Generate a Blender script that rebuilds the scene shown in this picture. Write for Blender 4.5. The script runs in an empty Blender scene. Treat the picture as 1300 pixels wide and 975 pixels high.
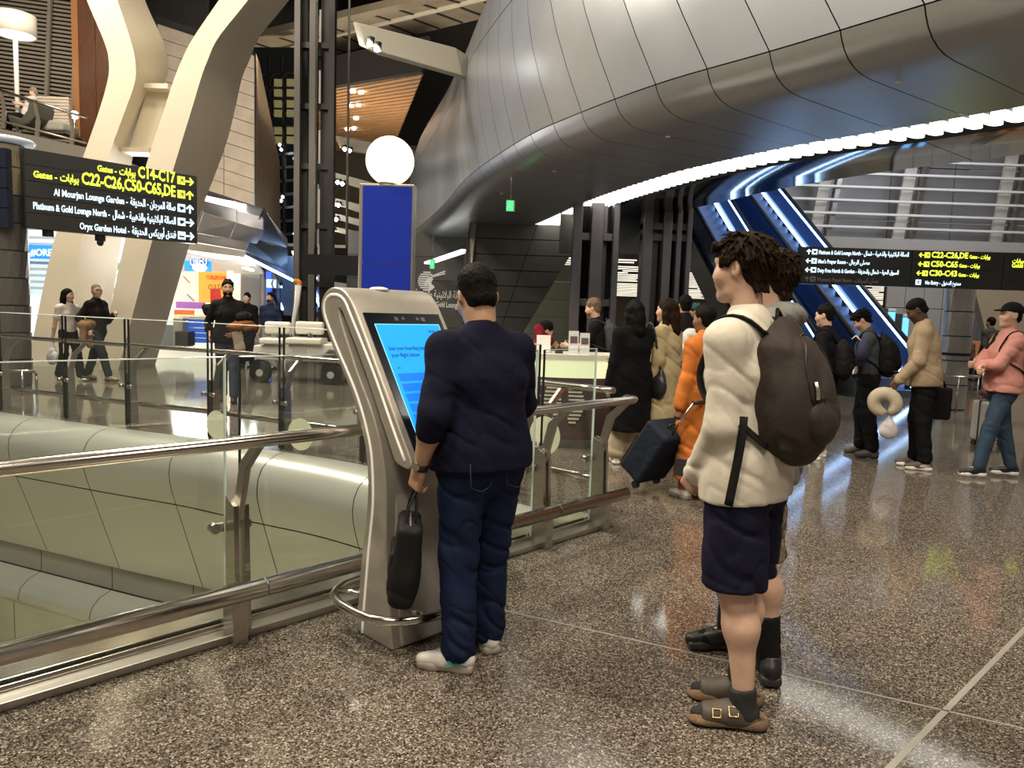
import bpy, bmesh, math, random
import numpy as np
from mathutils import Matrix, Vector
random.seed(7); np.random.seed(7)
SC = bpy.context.scene
COL = SC.collection
PI = math.pi

# ------------------------------------------------------------------ camera
FPX, CAMH = 950.0, 1.55
PITCH, ROLL = math.atan(95.5/950), math.radians(1.95)
FW = np.array([0, math.cos(PITCH), -math.sin(PITCH)])
U0 = np.array([0, math.sin(PITCH), math.cos(PITCH)]); R0 = np.array([1.0, 0, 0])
RT = R0*math.cos(ROLL)+U0*math.sin(ROLL); UP = U0*math.cos(ROLL)-R0*math.sin(ROLL)
CAM = np.array([0, 0, CAMH])
cd = bpy.data.cameras.new('camera'); cam = bpy.data.objects.new('camera', cd); COL.objects.link(cam)
cd.sensor_width = 36; cd.lens = FPX/1300*36; cd.clip_end = 400
cam.matrix_world = Matrix(((RT[0], UP[0], -FW[0], 0), (RT[1], UP[1], -FW[1], 0), (RT[2], UP[2], -FW[2], CAMH), (0, 0, 0, 1)))
SC.camera = cam
# ------------------------------------------------------------------ world, exposure
wd = bpy.data.worlds.new('world'); SC.world = wd; wd.use_nodes = True
wd.node_tree.nodes['Background'].inputs[0].default_value = (1.0, .88, .74, 1)
wd.node_tree.nodes['Background'].inputs[1].default_value = .14
SC.view_settings.view_transform = 'Standard'; SC.view_settings.look = 'None'
SC.view_settings.gamma = 1; SC.view_settings.use_curve_mapping = False
SC.view_settings.exposure = 0.6
SC.cycles.max_bounces = 7; SC.cycles.glossy_bounces = 4; SC.cycles.transparent_max_bounces = 24
SC.cycles.sample_clamp_indirect = 4; SC.cycles.caustics_reflective = False; SC.cycles.caustics_refractive = False
# unseen overhead lamps added to light the hall: x, y, z, size, watts, colour
FILL_LAMPS = [(-3, -1.5, 11.5, 2.2, 520, (1, .87, .70)), (3.5, 0.0, 11.5, 2.2, 560, (1, .87, .70)),
                 (-4.5, 9, 12.5, 2.2, 620, (1, .87, .70)), (-10, 13, 12.5, 2.2, 1300, (1, .88, .72)),
                 (10.5, 6, 10.5, 2.0, 260, (1, .88, .74)), (0, -7, 11.5, 2.2, 500, (1, .88, .74)), (-8.5, 4, 12, 2.2, 850, (1, .87, .7)), (10.5, 14.5, 9.5, 2.0, 520, (1, .9, .78))]

# ------------------------------------------------------------------ helpers
def at(u, v, y):
    "world point at distance y that the photograph shows at pixel u, v"
    d = FW+RT*(u-650)/FPX+UP*(487.5-v)/FPX
    return CAM+d*(y/d[1])
def atz(u, v, z):
    d = FW+RT*(u-650)/FPX+UP*(487.5-v)/FPX
    return CAM+d*((z-CAMH)/d[2])
WM = {}
def wm(o): return WM.get(o.name, Matrix()) if o else Matrix()
MATS = {}
def mat(name, col, rough=.5, metal=0, noise=None, bump=None, emit=None, coat=0, spec=.5, aniso=0, wrinkle=None, sub=0):
    if name in MATS: return MATS[name]
    m = bpy.data.materials.new(name); m.use_nodes = True; MATS[name] = m
    nt = m.node_tree; b = nt.nodes['Principled BSDF']; L = nt.links.new
    c = (*col, 1)
    b.inputs['Base Color'].default_value = c; b.inputs['Roughness'].default_value = rough
    b.inputs['Metallic'].default_value = metal; b.inputs['Specular IOR Level'].default_value = spec
    b.inputs['Coat Weight'].default_value = coat; b.inputs['Coat Roughness'].default_value = .08
    b.inputs['Anisotropic'].default_value = aniso
    if sub: b.inputs['Subsurface Weight'].default_value = sub; b.inputs['Subsurface Radius'].default_value = (.012, .005, .003)
    if emit: b.inputs['Emission Color'].default_value = (*emit[0], 1); b.inputs['Emission Strength'].default_value = emit[1]
    tc = None
    if noise or bump: tc = nt.nodes.new('ShaderNodeTexCoord')
    if noise:                       # (scale, amount[, stretch xyz])
        n = nt.nodes.new('ShaderNodeTexNoise'); n.inputs['Scale'].default_value = noise[0]; n.inputs['Detail'].default_value = 4
        src = tc.outputs['Object']
        if len(noise) > 2:
            mp = nt.nodes.new('ShaderNodeMapping'); mp.inputs['Scale'].default_value = noise[2]; L(src, mp.inputs[0]); src = mp.outputs[0]
        L(src, n.inputs['Vector'])
        r = nt.nodes.new('ShaderNodeValToRGB'); a = noise[1]
        r.color_ramp.elements[0].position = .3; r.color_ramp.elements[1].position = .7
        r.color_ramp.elements[0].color = (*[max(0, x*(1-a)) for x in col], 1); r.color_ramp.elements[1].color = (*[min(1, x*(1+a)) for x in col], 1)
        L(n.outputs['Fac'], r.inputs[0]); L(r.outputs[0], b.inputs['Base Color'])
    if bump:                        # (scale, strength, distance[, stretch])
        n = nt.nodes.new('ShaderNodeTexNoise'); n.inputs['Scale'].default_value = bump[0]; n.inputs['Detail'].default_value = 3
        src = tc.outputs['Object']
        if len(bump) > 3:
            mp = nt.nodes.new('ShaderNodeMapping'); mp.inputs['Scale'].default_value = bump[3]; L(src, mp.inputs[0]); src = mp.outputs[0]
        L(src, n.inputs['Vector'])
        bp = nt.nodes.new('ShaderNodeBump'); bp.inputs['Strength'].default_value = bump[1]; bp.inputs['Distance'].default_value = bump[2]
        L(n.outputs['Fac'], bp.inputs['Height']); L(bp.outputs[0], b.inputs['Normal'])
        if wrinkle:                 # (scale, strength, distance)
            n2 = nt.nodes.new('ShaderNodeTexNoise'); n2.inputs['Scale'].default_value = wrinkle[0]; n2.inputs['Detail'].default_value = 2; n2.inputs['Distortion'].default_value = 1.2; L(tc.outputs['Object'], n2.inputs['Vector'])
            b2 = nt.nodes.new('ShaderNodeBump'); b2.inputs['Strength'].default_value = wrinkle[1]; b2.inputs['Distance'].default_value = wrinkle[2]; L(n2.outputs['Fac'], b2.inputs['Height']); L(b2.outputs[0], bp.inputs['Normal'])
    return m
def glass_mat(name, tint, refl=1.0, rough=0.0):
    "clear architectural glass: see-through, mirror share by Fresnel"
    if name in MATS: return MATS[name]
    m = bpy.data.materials.new(name); m.use_nodes = True; MATS[name] = m; nt = m.node_tree; nt.nodes.clear()
    o = nt.nodes.new('ShaderNodeOutputMaterial'); mx = nt.nodes.new('ShaderNodeMixShader'); t = nt.nodes.new('ShaderNodeBsdfTransparent')
    g = nt.nodes.new('ShaderNodeBsdfGlossy'); f = nt.nodes.new('ShaderNodeLayerWeight'); pw = nt.nodes.new('ShaderNodeMath'); pw.operation = 'POWER'; pw.inputs[1].default_value = 5; mu = nt.nodes.new('ShaderNodeMath'); mu.operation = 'MULTIPLY_ADD'
    t.inputs[0].default_value = (*tint, 1); g.inputs[0].default_value = (1, 1, 1, 1); g.inputs['Roughness'].default_value = rough
    f.inputs[0].default_value = .5; mu.inputs[1].default_value = .95*refl; mu.inputs[2].default_value = .05*refl; mu.use_clamp = True
    L = nt.links.new; L(f.outputs['Facing'], pw.inputs[0]); L(pw.outputs[0], mu.inputs[0]); L(mu.outputs[0], mx.inputs[0]); L(t.outputs[0], mx.inputs[1]); L(g.outputs[0], mx.inputs[2]); L(mx.outputs[0], o.inputs[0])
    return m
def emis(name, col, s):
    return mat(name, tuple(min(1, c*.6) for c in col), .5, emit=(col, s))

def obj(name, me, m=None, parent=None, world=True):
    "link a mesh as ONE object; its coordinates are world ones unless world=False"
    o = bpy.data.objects.new(name, me); COL.objects.link(o)
    if m is not None and not me.materials: me.materials.append(m)
    if parent is not None:
        o.parent = parent; w = wm(parent); WM[o.name] = w
        if world and w != Matrix(): me.transform(w.inverted())
    return o
def tag(o, label=None, cat=None, group=None, kind=None):
    if label: o['label'] = label
    if cat: o['category'] = cat
    if group: o['group'] = group
    if kind: o['kind'] = kind
    return o
def root(name, label, cat, loc=(0, 0, 0), rz=0, group=None):
    o = bpy.data.objects.new(name, None); COL.objects.link(o); o.empty_display_size = .1
    o.location = loc; o.rotation_euler = (0, 0, rz)
    WM[o.name] = Matrix.Translation(Vector(loc)) @ Matrix.Rotation(rz, 4, 'Z')
    return tag(o, label, cat, group)
def sroot(name, loc=(0, 0, 0), label=None):
    o = bpy.data.objects.new(name, None); COL.objects.link(o); o.empty_display_size = .1; o.location = loc
    WM[o.name] = Matrix.Translation(Vector(loc)); o['kind'] = 'structure'
    if label: o['label'] = label
    return o

class MB:
    "collects shapes, then becomes one mesh"
    def __init__(s): s.v = []; s.f = []; s.sm = []
    def add(s, vs, fs, smooth=False):
        n = len(s.v); s.v += [tuple(float(c) for c in p) for p in vs]; s.f += [tuple(i+n for i in f) for f in fs]; s.sm += [smooth]*len(fs); return s
    def box(s, c, sz, rz=0, M=None):
        x, y, z = sz[0]/2, sz[1]/2, sz[2]/2
        P = [Vector((a*x, b*y, d*z)) for d in (-1, 1) for b in (-1, 1) for a in (-1, 1)]
        R = M if M is not None else Matrix.Rotation(rz, 3, 'Z')
        P = [R @ p+Vector(c) for p in P]
        return s.add(P, [(0, 2, 3, 1), (4, 5, 7, 6), (0, 1, 5, 4), (2, 6, 7, 3), (0, 4, 6, 2), (1, 3, 7, 5)])
    def bar(s, a, b, w, h, upv=(0, 0, 1)):
        "box from a to b, w across, h along upv"
        a, b = Vector(a), Vector(b); d = b-a; L = d.length; d.normalize()
        x = d.cross(Vector(upv))
        if x.length < 1e-4: x = d.cross(Vector((1, 0, 0)))
        x.normalize(); y = x.cross(d)
        M = Matrix((x, d, y)).transposed()
        return s.box((a+b)/2, (w, L, h), M=M)
    def tube(s, pts, r, n=10, closed=False, ry=None, cap=True):
        P = [Vector(p) for p in pts]; k = len(P); rings = []
        rr = r if isinstance(r, (list, tuple)) else [r]*k
        ref = None
        for i, p in enumerate(P):
            d = (P[(i+1) % k]-P[i-1]) if closed else (P[min(i+1, k-1)]-P[max(i-1, 0)])
            d.normalize()
            if ref is None:
                ref = Vector((0, 0, 1)) if abs(d.z) < .9 else Vector((1, 0, 0))
            x = d.cross(ref); x.normalize(); y = x.cross(d); ref = y
            q = (ry/r if ry else 1)
            rings.append([p+x*math.cos(2*PI*j/n)*rr[i]+y*math.sin(2*PI*j/n)*rr[i]*q for j in range(n)])
        vs = [v for g in rings for v in g]; fs = []
        for i in range(k if closed else k-1):
            a, b = i*n, ((i+1) % k)*n
            fs += [(a+j, a+(j+1) % n, b+(j+1) % n, b+j) for j in range(n)]
        s.add(vs, fs, True)
        if cap and not closed:
            m = len(s.v)-len(vs); s.f += [tuple(m+j for j in range(n))[::-1], tuple(m+(k-1)*n+j for j in range(n))]; s.sm += [False]*2
        return s
    def lathe(s, prof, c=(0, 0, 0), n=24, sx=1, sy=1):
        vs = []; fs = []
        for r, z in prof: vs += [(c[0]+r*sx*math.cos(2*PI*j/n), c[1]+r*sy*math.sin(2*PI*j/n), c[2]+z) for j in range(n)]
        for i in range(len(prof)-1): fs += [(i*n+j, i*n+(j+1) % n, (i+1)*n+(j+1) % n, (i+1)*n+j) for j in range(n)]
        return s.add(vs, fs, True)
    def prism(s, poly, vec, smooth=False):
        "closed polygon of 3-D points pushed along vec"
        n = len(poly); P = [Vector(p) for p in poly]; V = Vector(vec)
        nr = Vector((0, 0, 0))
        for i in range(n): nr += P[i].cross(P[(i+1) % n])
        base = tuple(range(n)); top = tuple(range(n, 2*n))
        fl = nr.dot(V) > 0
        fs = [base[::-1] if fl else base, top if fl else top[::-1]]
        for i in range(n):
            q = (i, (i+1) % n, n+(i+1) % n, n+i); fs.append(q if fl else q[::-1])
        m = len(s.sm); s.add(P+[p+V for p in P], fs, False)
        if smooth:
            for i in range(m+2, len(s.sm)): s.sm[i] = True
        return s
    def sphere(s, c, r, n=20, m=12):
        r = (r, r, r) if not isinstance(r, (tuple, list)) else r
        return s.add(*uv(c, r, n, m), True)
    def mesh(s, name):
        me = bpy.data.meshes.new(name); me.from_pydata(s.v, [], s.f); me.update()
        me.polygons.foreach_set('use_smooth', s.sm); return me
    def build(s, name, m, parent=None, bevel=0, seg=2, world=True, angle=None):
        o = obj(name, s.mesh(name), m, parent, world)
        if bevel:
            b = o.modifiers.new('bevel', 'BEVEL'); b.width = bevel; b.segments = seg; b.limit_method = 'ANGLE'; b.angle_limit = math.radians(40)
        return o
def uv(c, r, n=20, m=12):
    vs = [(c[0], c[1], c[2]+r[2])]; fs = []
    for i in range(1, m):
        t = PI*i/m
        vs += [(c[0]+r[0]*math.sin(t)*math.cos(2*PI*j/n), c[1]+r[1]*math.sin(t)*math.sin(2*PI*j/n), c[2]+r[2]*math.cos(t)) for j in range(n)]
    vs.append((c[0], c[1], c[2]-r[2])); e = len(vs)-1
    fs += [(0, 1+j, 1+(j+1) % n) for j in range(n)]
    for i in range(m-2):
        a = 1+i*n; fs += [(a+j, a+n+j, a+n+(j+1) % n, a+(j+1) % n) for j in range(n)]
    a = 1+(m-2)*n; fs += [(a+j, e, a+(j+1) % n) for j in range(n)]
    return vs, fs
def catmull(pts, step):
    "smooth curve through 2-D/3-D points, resampled evenly"
    P = [np.array(p, float) for p in pts]; out = []
    Q = [2*P[0]-P[1]]+P+[2*P[-1]-P[-2]]
    for i in range(1, len(Q)-2):
        p0, p1, p2, p3 = Q[i-1:i+3]
        for t in np.linspace(0, 1, 40, endpoint=False):
            out.append(.5*((2*p1)+(p2-p0)*t+(2*p0-5*p1+4*p2-p3)*t*t+(3*p1-p0-3*p2+p3)*t**3))
    out.append(P[-1]); A = np.array(out); s = np.r_[0, np.cumsum(np.linalg.norm(np.diff(A, axis=0), axis=1))]
    k = max(2, int(round(s[-1]/step))+1); q = np.linspace(0, s[-1], k)
    return np.stack([np.interp(q, s, A[:, j]) for j in range(A.shape[1])], 1)

# ------------------------------------------------------------------ lettering
_F = dict(zip('ابتثجحخسشصضطظعغفقكلمنهي', [(0xFE8D, 2), (0xFE8F, 4), (0xFE95, 4), (0xFE99, 4), (0xFE9D, 4), (0xFEA1, 4), (0xFEA5, 4), (0xFEB1, 4), (0xFEB5, 4), (0xFEB9, 4), (0xFEBD, 4), (0xFEC1, 4), (0xFEC5, 4), (0xFEC9, 4), (0xFECD, 4), (0xFED1, 4), (0xFED5, 4), (0xFED9, 4), (0xFEDD, 4), (0xFEE1, 4), (0xFEE5, 4), (0xFEE9, 4), (0xFEF1, 4)]))
_F.update(zip('أةدذرزوى', [(0xFE83, 2), (0xFE93, 2), (0xFEA9, 2), (0xFEAB, 2), (0xFEAD, 2), (0xFEAF, 2), (0xFEED, 2), (0xFEEF, 2)]))
def arabic(t):
    "joined letter forms in visual order"
    out = []; n = len(t); i = 0
    while i < n:
        c = t[i]
        if c not in _F: out.append(c); i += 1; continue
        prev = i > 0 and t[i-1] in _F and _F[t[i-1]][1] == 4
        if c == 'ل' and i+1 < n and t[i+1] == 'ا':
            out.append(chr(0xFEFC if prev else 0xFEFB)); i += 2; continue
        b, k = _F[c]; nxt = k == 4 and i+1 < n and t[i+1] in _F
        out.append(chr(b+(3 if prev and nxt else 2 if nxt else 1 if prev else 0))); i += 1
    return ''.join(out[::-1])
def text_mesh(body, size, align='LEFT', bold=0.0, depth=0.002, width=None):
    c = bpy.data.curves.new('txt', 'FONT'); c.body = body; c.size = size; c.align_x = align; c.offset = bold; c.extrude = depth; c.resolution_u = 2
    o = bpy.data.objects.new('txt', c); COL.objects.link(o); bpy.context.view_layer.update()
    dg = bpy.context.evaluated_depsgraph_get(); me = bpy.data.meshes.new_from_object(o.evaluated_get(dg))
    bpy.data.objects.remove(o); bpy.data.curves.remove(c)
    if width and len(me.vertices):
        xs = [v.co.x for v in me.vertices]; w = max(xs)-min(xs); k = width/w; x0 = {'LEFT': min(xs), 'RIGHT': max(xs), 'CENTER': (max(xs)+min(xs))/2}[align]
        for v in me.vertices: v.co.x = (v.co.x-x0)*k
    return me
def put_text(name, body, size, origin, xdir, ydir, m, parent, align='LEFT', bold=0.0, width=None, depth=.002):
    me = text_mesh(body, size, align, bold, depth, width)
    x, y = Vector(xdir).normalized(), Vector(ydir).normalized(); z = x.cross(y)
    M = Matrix((x, y, z)).transposed().to_4x4(); M.translation = Vector(origin); me.transform(M)
    me.materials.clear()
    return obj(name, me, m, parent)
# ------------------------------------------------------------------ materials of the hall
def terrazzo():
    m = bpy.data.materials.new('terrazzo'); m.use_nodes = True; nt = m.node_tree; b = nt.nodes['Principled BSDF']; L = nt.links.new
    tc = nt.nodes.new('ShaderNodeTexCoord')
    v = nt.nodes.new('ShaderNodeTexVoronoi'); v.inputs['Scale'].default_value = 165; L(tc.outputs['Object'], v.inputs['Vector'])
    s = nt.nodes.new('ShaderNodeSeparateColor'); L(v.outputs['Color'], s.inputs[0])
    r = nt.nodes.new('ShaderNodeValToRGB'); cr = r.color_ramp; cr.interpolation = 'CONSTANT'
    cols = [(0, (.034, .028, .022)), (.25, (.085, .070, .055)), (.50, (.150, .126, .100)), (.74, (.24, .205, .165)), (.92, (.43, .38, .32))]
    cr.elements[0].position = 0; cr.elements[0].color = (*cols[0][1], 1); cr.elements[1].position = cols[1][0]; cr.elements[1].color = (*cols[1][1], 1)
    for p, c in cols[2:]: e = cr.elements.new(p); e.color = (*c, 1)
    L(s.outputs[0], r.inputs[0])
    n = nt.nodes.new('ShaderNodeTexNoise'); n.inputs['Scale'].default_value = 1.3; n.inputs['Detail'].default_value = 5; L(tc.outputs['Object'], n.inputs['Vector'])
    mr = nt.nodes.new('ShaderNodeMapRange'); mr.inputs[3].default_value = .05; mr.inputs[4].default_value = .13; L(n.outputs['Fac'], mr.inputs[0])
    L(r.outputs[0], b.inputs['Base Color']); L(mr.outputs[0], b.inputs['Roughness'])
    b.inputs['Specular IOR Level'].default_value = .62
    return m
M_FLOOR = terrazzo()
M_STEEL = mat('brushed_steel', (.50, .47, .42), .27, 1, noise=(9, .12, (1, 1, 14)))
M_STEELD = mat('dark_steel', (.27, .26, .24), .32, 1, noise=(7, .15))
M_HULL = mat('hull_metal', (.45, .475, .51), .36, .75, noise=(1.2, .05))
M_SOFF = mat('soffit_metal', (.30, .295, .27), .38, .6, noise=(1.5, .06))
M_BLACK = mat('black_gap', (.008, .008, .008), .7)
M_BAND = mat('polished_band', (.42, .40, .37), .09, 1, noise=(2.5, .25, (1, 4, 1)))
M_DARKW = mat('charcoal_panel', (.085, .085, .075), .42, .3, noise=(1.4, .12))
M_FASC = mat('fascia_panel', (.44, .45, .41), .30, .35, noise=(1.1, .05))
M_FASCD = mat('fascia_trim', (.27, .27, .24), .4, .2)
M_CREAM = mat('cream_column', (.60, .545, .43), .45, 0, noise=(.6, .05))
M_TILE = mat('stone_tile', (.36, .31, .25), .55, 0, noise=(2.5, .12))
M_WOOD = mat('wood_slats', (.34, .20, .10), .45, 0, noise=(3, .3, (1, 9, 1)))
M_WOODD = mat('dark_wood', (.085, .032, .013), .4, 0, noise=(3, .25, (9, 9, 1)))
M_TAN = mat('tan_ceiling', (.27, .23, .17), .7, 0, noise=(1.5, .1))
M_ROOF = mat('black_roof', (.012, .011, .010), .8)
M_GREY = mat('grey_panel', (.42, .41, .38), .45, .1, noise=(1.2, .06))
M_PALE = mat('pale_wall', (.70, .66, .55), .6, 0, noise=(1, .05))
M_WHITE = mat('white_paint', (.80, .79, .75), .4)
M_GLASS = glass_mat('clear_glass', (.93, .962, .942), 1.0)
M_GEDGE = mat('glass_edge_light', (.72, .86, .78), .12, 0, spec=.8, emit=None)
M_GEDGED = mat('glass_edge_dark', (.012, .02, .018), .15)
M_DGLASS = mat('dark_window', (.02, .026, .03), .08, 0, spec=.8)
M_LITP = emis('strip_light', (1, .97, .88), 2.3)
M_BLUE = emis('blue_led', (.16, .42, 1.0), 5.0)
M_BLUEW = emis('pale_blue_led', (.42, .66, 1.0), 5.0)

# ------------------------------------------------------------------ floor with the triangular void
D2 = np.array([2.62, 2.70]); D2 = D2/np.linalg.norm(D2); N2 = np.array([D2[1], -D2[0]]); O2 = np.array([-1.85, 2.62])
def rail(s, off, z=0.0):
    "point beside the near railing: s along it, off towards the hall, z up"
    p = O2+D2*s+N2*off; return np.array([p[0], p[1], z])
FARC = catmull([(-13.5, 12.7), (-8.6, 10.45), (-5.56, 9.11), (-4.44, 8.62), (-3.4, 8.19), (-2.43, 7.67), (-1.65, 7.27), (-.8, 6.66), (.06, 5.9), (.62, 5.42)], .18)
corner = (.66, 5.38)
na, nb = rail(-9, -.30), rail(3.6, -.30)
near = [(-12, -14), (34, -14), (34, 5.38), corner, (nb[0], nb[1]), (na[0], na[1]), (-12, -5)]
far = [corner, (34, 5.38), (34, 95), (-34, 95), (-34, 12.7)]+[tuple(p) for p in FARC]
mb = MB(); mb.add([(x, y, 0) for x, y in near], [tuple(range(len(near)))]); mb.add([(x, y, 0) for x, y in far], [tuple(range(len(far)))])
fl = tag(mb.build('floor', M_FLOOR), 'polished brown terrazzo concourse floor with a void in it', kind='structure')
M_JOINT = mat('floor_joint', (.62, .58, .5), .3, .6)
for a, b, w in [((-.62, 4.02), (6.5, .62), .010), ((.2, 1.37), (6.4, 7.23), .024), ((3.2, -2.2), (9.5, 3.9), .024), ((-1.2, 1.4), (4.6, -1.4), .010)]:
    tag(MB().bar((*a, .0005), (*b, .0005), w, .003).build('joint_strip', M_JOINT, fl), 'pale metal joint strip in the terrazzo')
# slab edge under the near rim, lower floor and its walls
mb = MB(); p = [rail(-9, -.30), rail(3.62, -.30)]
mb.add([p[0], p[1], p[1]+[0, 0, -1.9], p[0]+[0, 0, -1.9]], [(0, 1, 2, 3)]).build('trim_1', M_FASCD)['kind'] = 'structure'
M_LOWF = mat('lower_floor_stone', (.36, .33, .22), .25, 0, noise=(3, .2))
M_LOWW = mat('lower_wall_pale', (.66, .64, .47), .4, 0, noise=(1.5, .1))
tag(MB().add([(-34, -10, -5.2), (10, -10, -5.2), (10, 30, -5.2), (-34, 30, -5.2)], [(0, 1, 2, 3)]).build('floor_lower', M_LOWF), 'olive stone floor of the level below', kind='structure')
lw = sroot('wall_lower', (-9, 14, -5.2), 'pale panelled wall on the level below')
for i in range(9):
    for j in range(2): MB().box((-17.2+i*1.5, 13.2, -4.35+j*1.72), (1.48, .1, 1.69)).build('panel', M_LOWW, lw, .01)
lb = tag(MB().box((-5.4, 12.2, -4.7), (1.5, 1.2, 1.0)).box((-5.4, 12.2, -4.15), (1.6, 1.3, .1)).build('planter_box', mat('lower_box', (.75, .55, .30), .5)), 'sandy box seen through the glass on the level below', 'box')
lp = bpy.data.lights.new('lower_lamp', 'AREA'); lp.energy = 110; lp.size = 3; lp.color = (1, .95, .82)  # unseen area light added to brighten the level below
lo = bpy.data.objects.new('lower_lamp', lp); COL.objects.link(lo); lo.location = (-6.5, 8.2, -2.55)

# ------------------------------------------------------------------ generic: panels swept along a plan curve
def frames(curve, side):
    T = np.gradient(curve, axis=0); T /= np.linalg.norm(T, axis=1)[:, None]
    return np.stack([T[:, 1], -T[:, 0]], 1)*side
def sweep(curve, nrm, prof, a, b, mbld=None):
    mbld = mbld or MB(); k = len(prof); vs = []; fs = []
    for i in range(a, b+1):
        vs += [(curve[i][0]+nrm[i][0]*o, curve[i][1]+nrm[i][1]*o, z) for o, z in prof]
    for i in range(b-a): fs += [(i*k+j, i*k+j+1, (i+1)*k+j+1, (i+1)*k+j) for j in range(k-1)]
    return mbld.add(vs, fs, True)
def lerp2(c, n, t):
    "curve and normals at fractional index t"
    i = min(int(t), len(c)-2); f = t-i; return c[i]*(1-f)+c[i+1]*f, n[i]*(1-f)+n[i+1]*f
def swept_panels(curve, nrm, profs, step, gap, m, parent, name='panel', sub=4, s0=0, s1=None, rake=0, zr=0):
    "panels along the curve; rake slants their joints: metres along the curve per metre above zr"
    seglen = np.r_[0, np.cumsum(np.linalg.norm(np.diff(curve, axis=0), axis=1))]; tot = seglen[-1]
    s = s0; ix = np.arange(len(curve))
    while s < (s1 or tot)-.05:
        e = min(s+step, tot); S = np.linspace(s+gap/2, e-gap/2, sub+1)
        for q, pf in enumerate(profs):
            mm = m[q] if isinstance(m, (list, tuple)) else m; vs = []; k = len(pf)
            for t in S:
                for o, z in pf:
                    c, n = lerp2(curve, nrm, np.interp(min(t+rake*max(z-zr, 0), tot), seglen, ix)); vs.append((c[0]+n[0]*o, c[1]+n[1]*o, z))
            MB().add(vs, [(i*k+j, i*k+j+1, (i+1)*k+j+1, (i+1)*k+j) for i in range(sub) for j in range(k-1)], True).build(name, mm, parent)
        s += step
# ------------------------------------------------------------------ far fascia below the far walkway
fn = frames(FARC, 1)                       # towards the void
if np.dot(fn[10], -FARC[10]) < 0: fn = -fn
fa = sroot('trim_2', (-4, 8.5, 0), 'rounded grey metal fascia of the walkway across the void')
nose = [(.0, -.002), (.10, -.012), (.22, -.05), (.31, -.12), (.365, -.22), (.38, -.33), (.37, -.44), (.335, -.57), (.295, -.69)]
low = [(.29, -.705), (-.07, -1.75)]
swept_panels(FARC, fn, [nose, low], 1.32, .012, [M_FASC, M_FASC], fa, sub=8, s0=.4)
swept_panels(FARC, fn, [[(-.12, -1.77), (-.12, -2.06)]], 1.32, .012, M_FASCD, fa, 'trim_panel', 8, s0=.2)
swept_panels(FARC, fn, [[(-.10, -2.07), (.05, -2.11), (.16, -2.2), (.2, -2.32), (.14, -2.42), (-.05, -2.46), (-.6, -2.47)]], 1.32, .012, M_FASC, fa, 'lip_panel', 8, s0=.2)
sweep(FARC, fn, [(o-.03, z-.01) for o, z in nose]+[(.26, -.7), (-.1, -1.76), (-.15, -1.77), (-.15, -2.07), (.1, -2.2), (.1, -2.4), (-.6, -2.44)], 0, len(FARC)-1).build('backing', M_BLACK, fa)
sweep(FARC, fn, [(-.6, -2.46), (-9, -2.46)], 0, len(FARC)-1).build('soffit', M_GREY, fa)

# ------------------------------------------------------------------ big curved metal bulkhead on the right
HC = catmull([(10.4, -1.6), (8.4, .6), (6.7, 2.6), (5.1, 4.5), (3.72, 6.27), (2.58, 7.87), (1.63, 9.12), (.72, 10.75), (0, 12.4), (-1.05, 15.9), (-1.88, 19.9), (-2.95, 24.5), (-4.1, 29)], .26)
hn = frames(HC, 1)
if np.dot(hn[20], np.array([1, .7])) < 0: hn = -hn
hull = sroot('bulkhead', (2, 9, 3.9), 'curved brushed metal bulkhead with dark soffit overhanging the concourse')
top = [(.95, 8.9), (.62, 8.45), (.34, 7.9), (.14, 7.3), (.03, 6.715)]
mid = [(.03, 6.70), (-.05, 6.1), (-.08, 5.5), (-.06, 4.9), (0, 4.26)]
bot = [(.0, 4.245), (.035, 4.17), (.09, 4.09), (.17, 4.02), (.28, 3.965), (.42, 3.93), (.6, 3.915), (1.8, 3.905), (2.55, 3.90)]
swept_panels(HC, hn, [top, mid, bot], .775, .014, [M_HULL, M_HULL, M_HULL], hull, sub=3, s0=0, rake=.52, zr=4.25)
sweep(HC, hn, [(o+.035, z) for o, z in top+mid]+[(.04, 4.26), (.2, 4.1), (.45, 3.99), (1.8, 3.96), (2.62, 3.96), (2.62, 3.99), (3.55, 3.99), (3.55, 3.93)], 0, len(HC)-1).build('backing', M_BLACK, hull)
swept_panels(HC, hn, [[(3.42, 3.895), (4.9, 3.86), (5.0, 3.9), (5.0, 4.35)]], 3.1, .01, M_BAND, hull, 'inner_band', sub=8)
sweep(HC, hn, [(.95, 8.9), (5.0, 8.9), (5.0, 4.35)], 0, len(HC)-1).build('upper_deck', M_SOFF, hull)
# the strip of lit panes set into the soffit
seg = np.r_[0, np.cumsum(np.linalg.norm(np.diff(HC, axis=0), axis=1))]
pm = MB(); w, l = .168, .33
oval = [(w*.5*math.copysign(abs(math.cos(t))**.75, math.cos(t)), l*math.copysign(abs(math.sin(t))**.45, math.sin(t))) for t in np.linspace(0, 2*PI, 20, endpoint=False)]
pme = MB().prism([(x, y, 0) for x, y in oval], (0, 0, .03)).mesh('light_pane'); pme.materials.append(M_LITP)
s = 3.9
while s < 27.6:
    t = np.interp(s, seg, np.arange(len(HC))); c, n = lerp2(HC, hn, t); p = c+n*3.02
    stp = .228*(1-0.0)
    o = bpy.data.objects.new('light_pane', pme); COL.objects.link(o); o.parent = hull; WM[o.name] = wm(hull)
    o.location = (p[0]-2, p[1]-9, 3.925-3.9); o.rotation_euler = (0, 0, math.atan2(n[1], n[0])-PI/2); k = 1.0
    # the inner curve is longer or shorter than the outer one
    c2, n2 = lerp2(HC, hn, np.interp(s+.2, seg, np.arange(len(HC)))); ds = np.linalg.norm((c2+n2*3.02)-(c+n*3.02))/.2
    s += .225/max(ds, .3)
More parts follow.
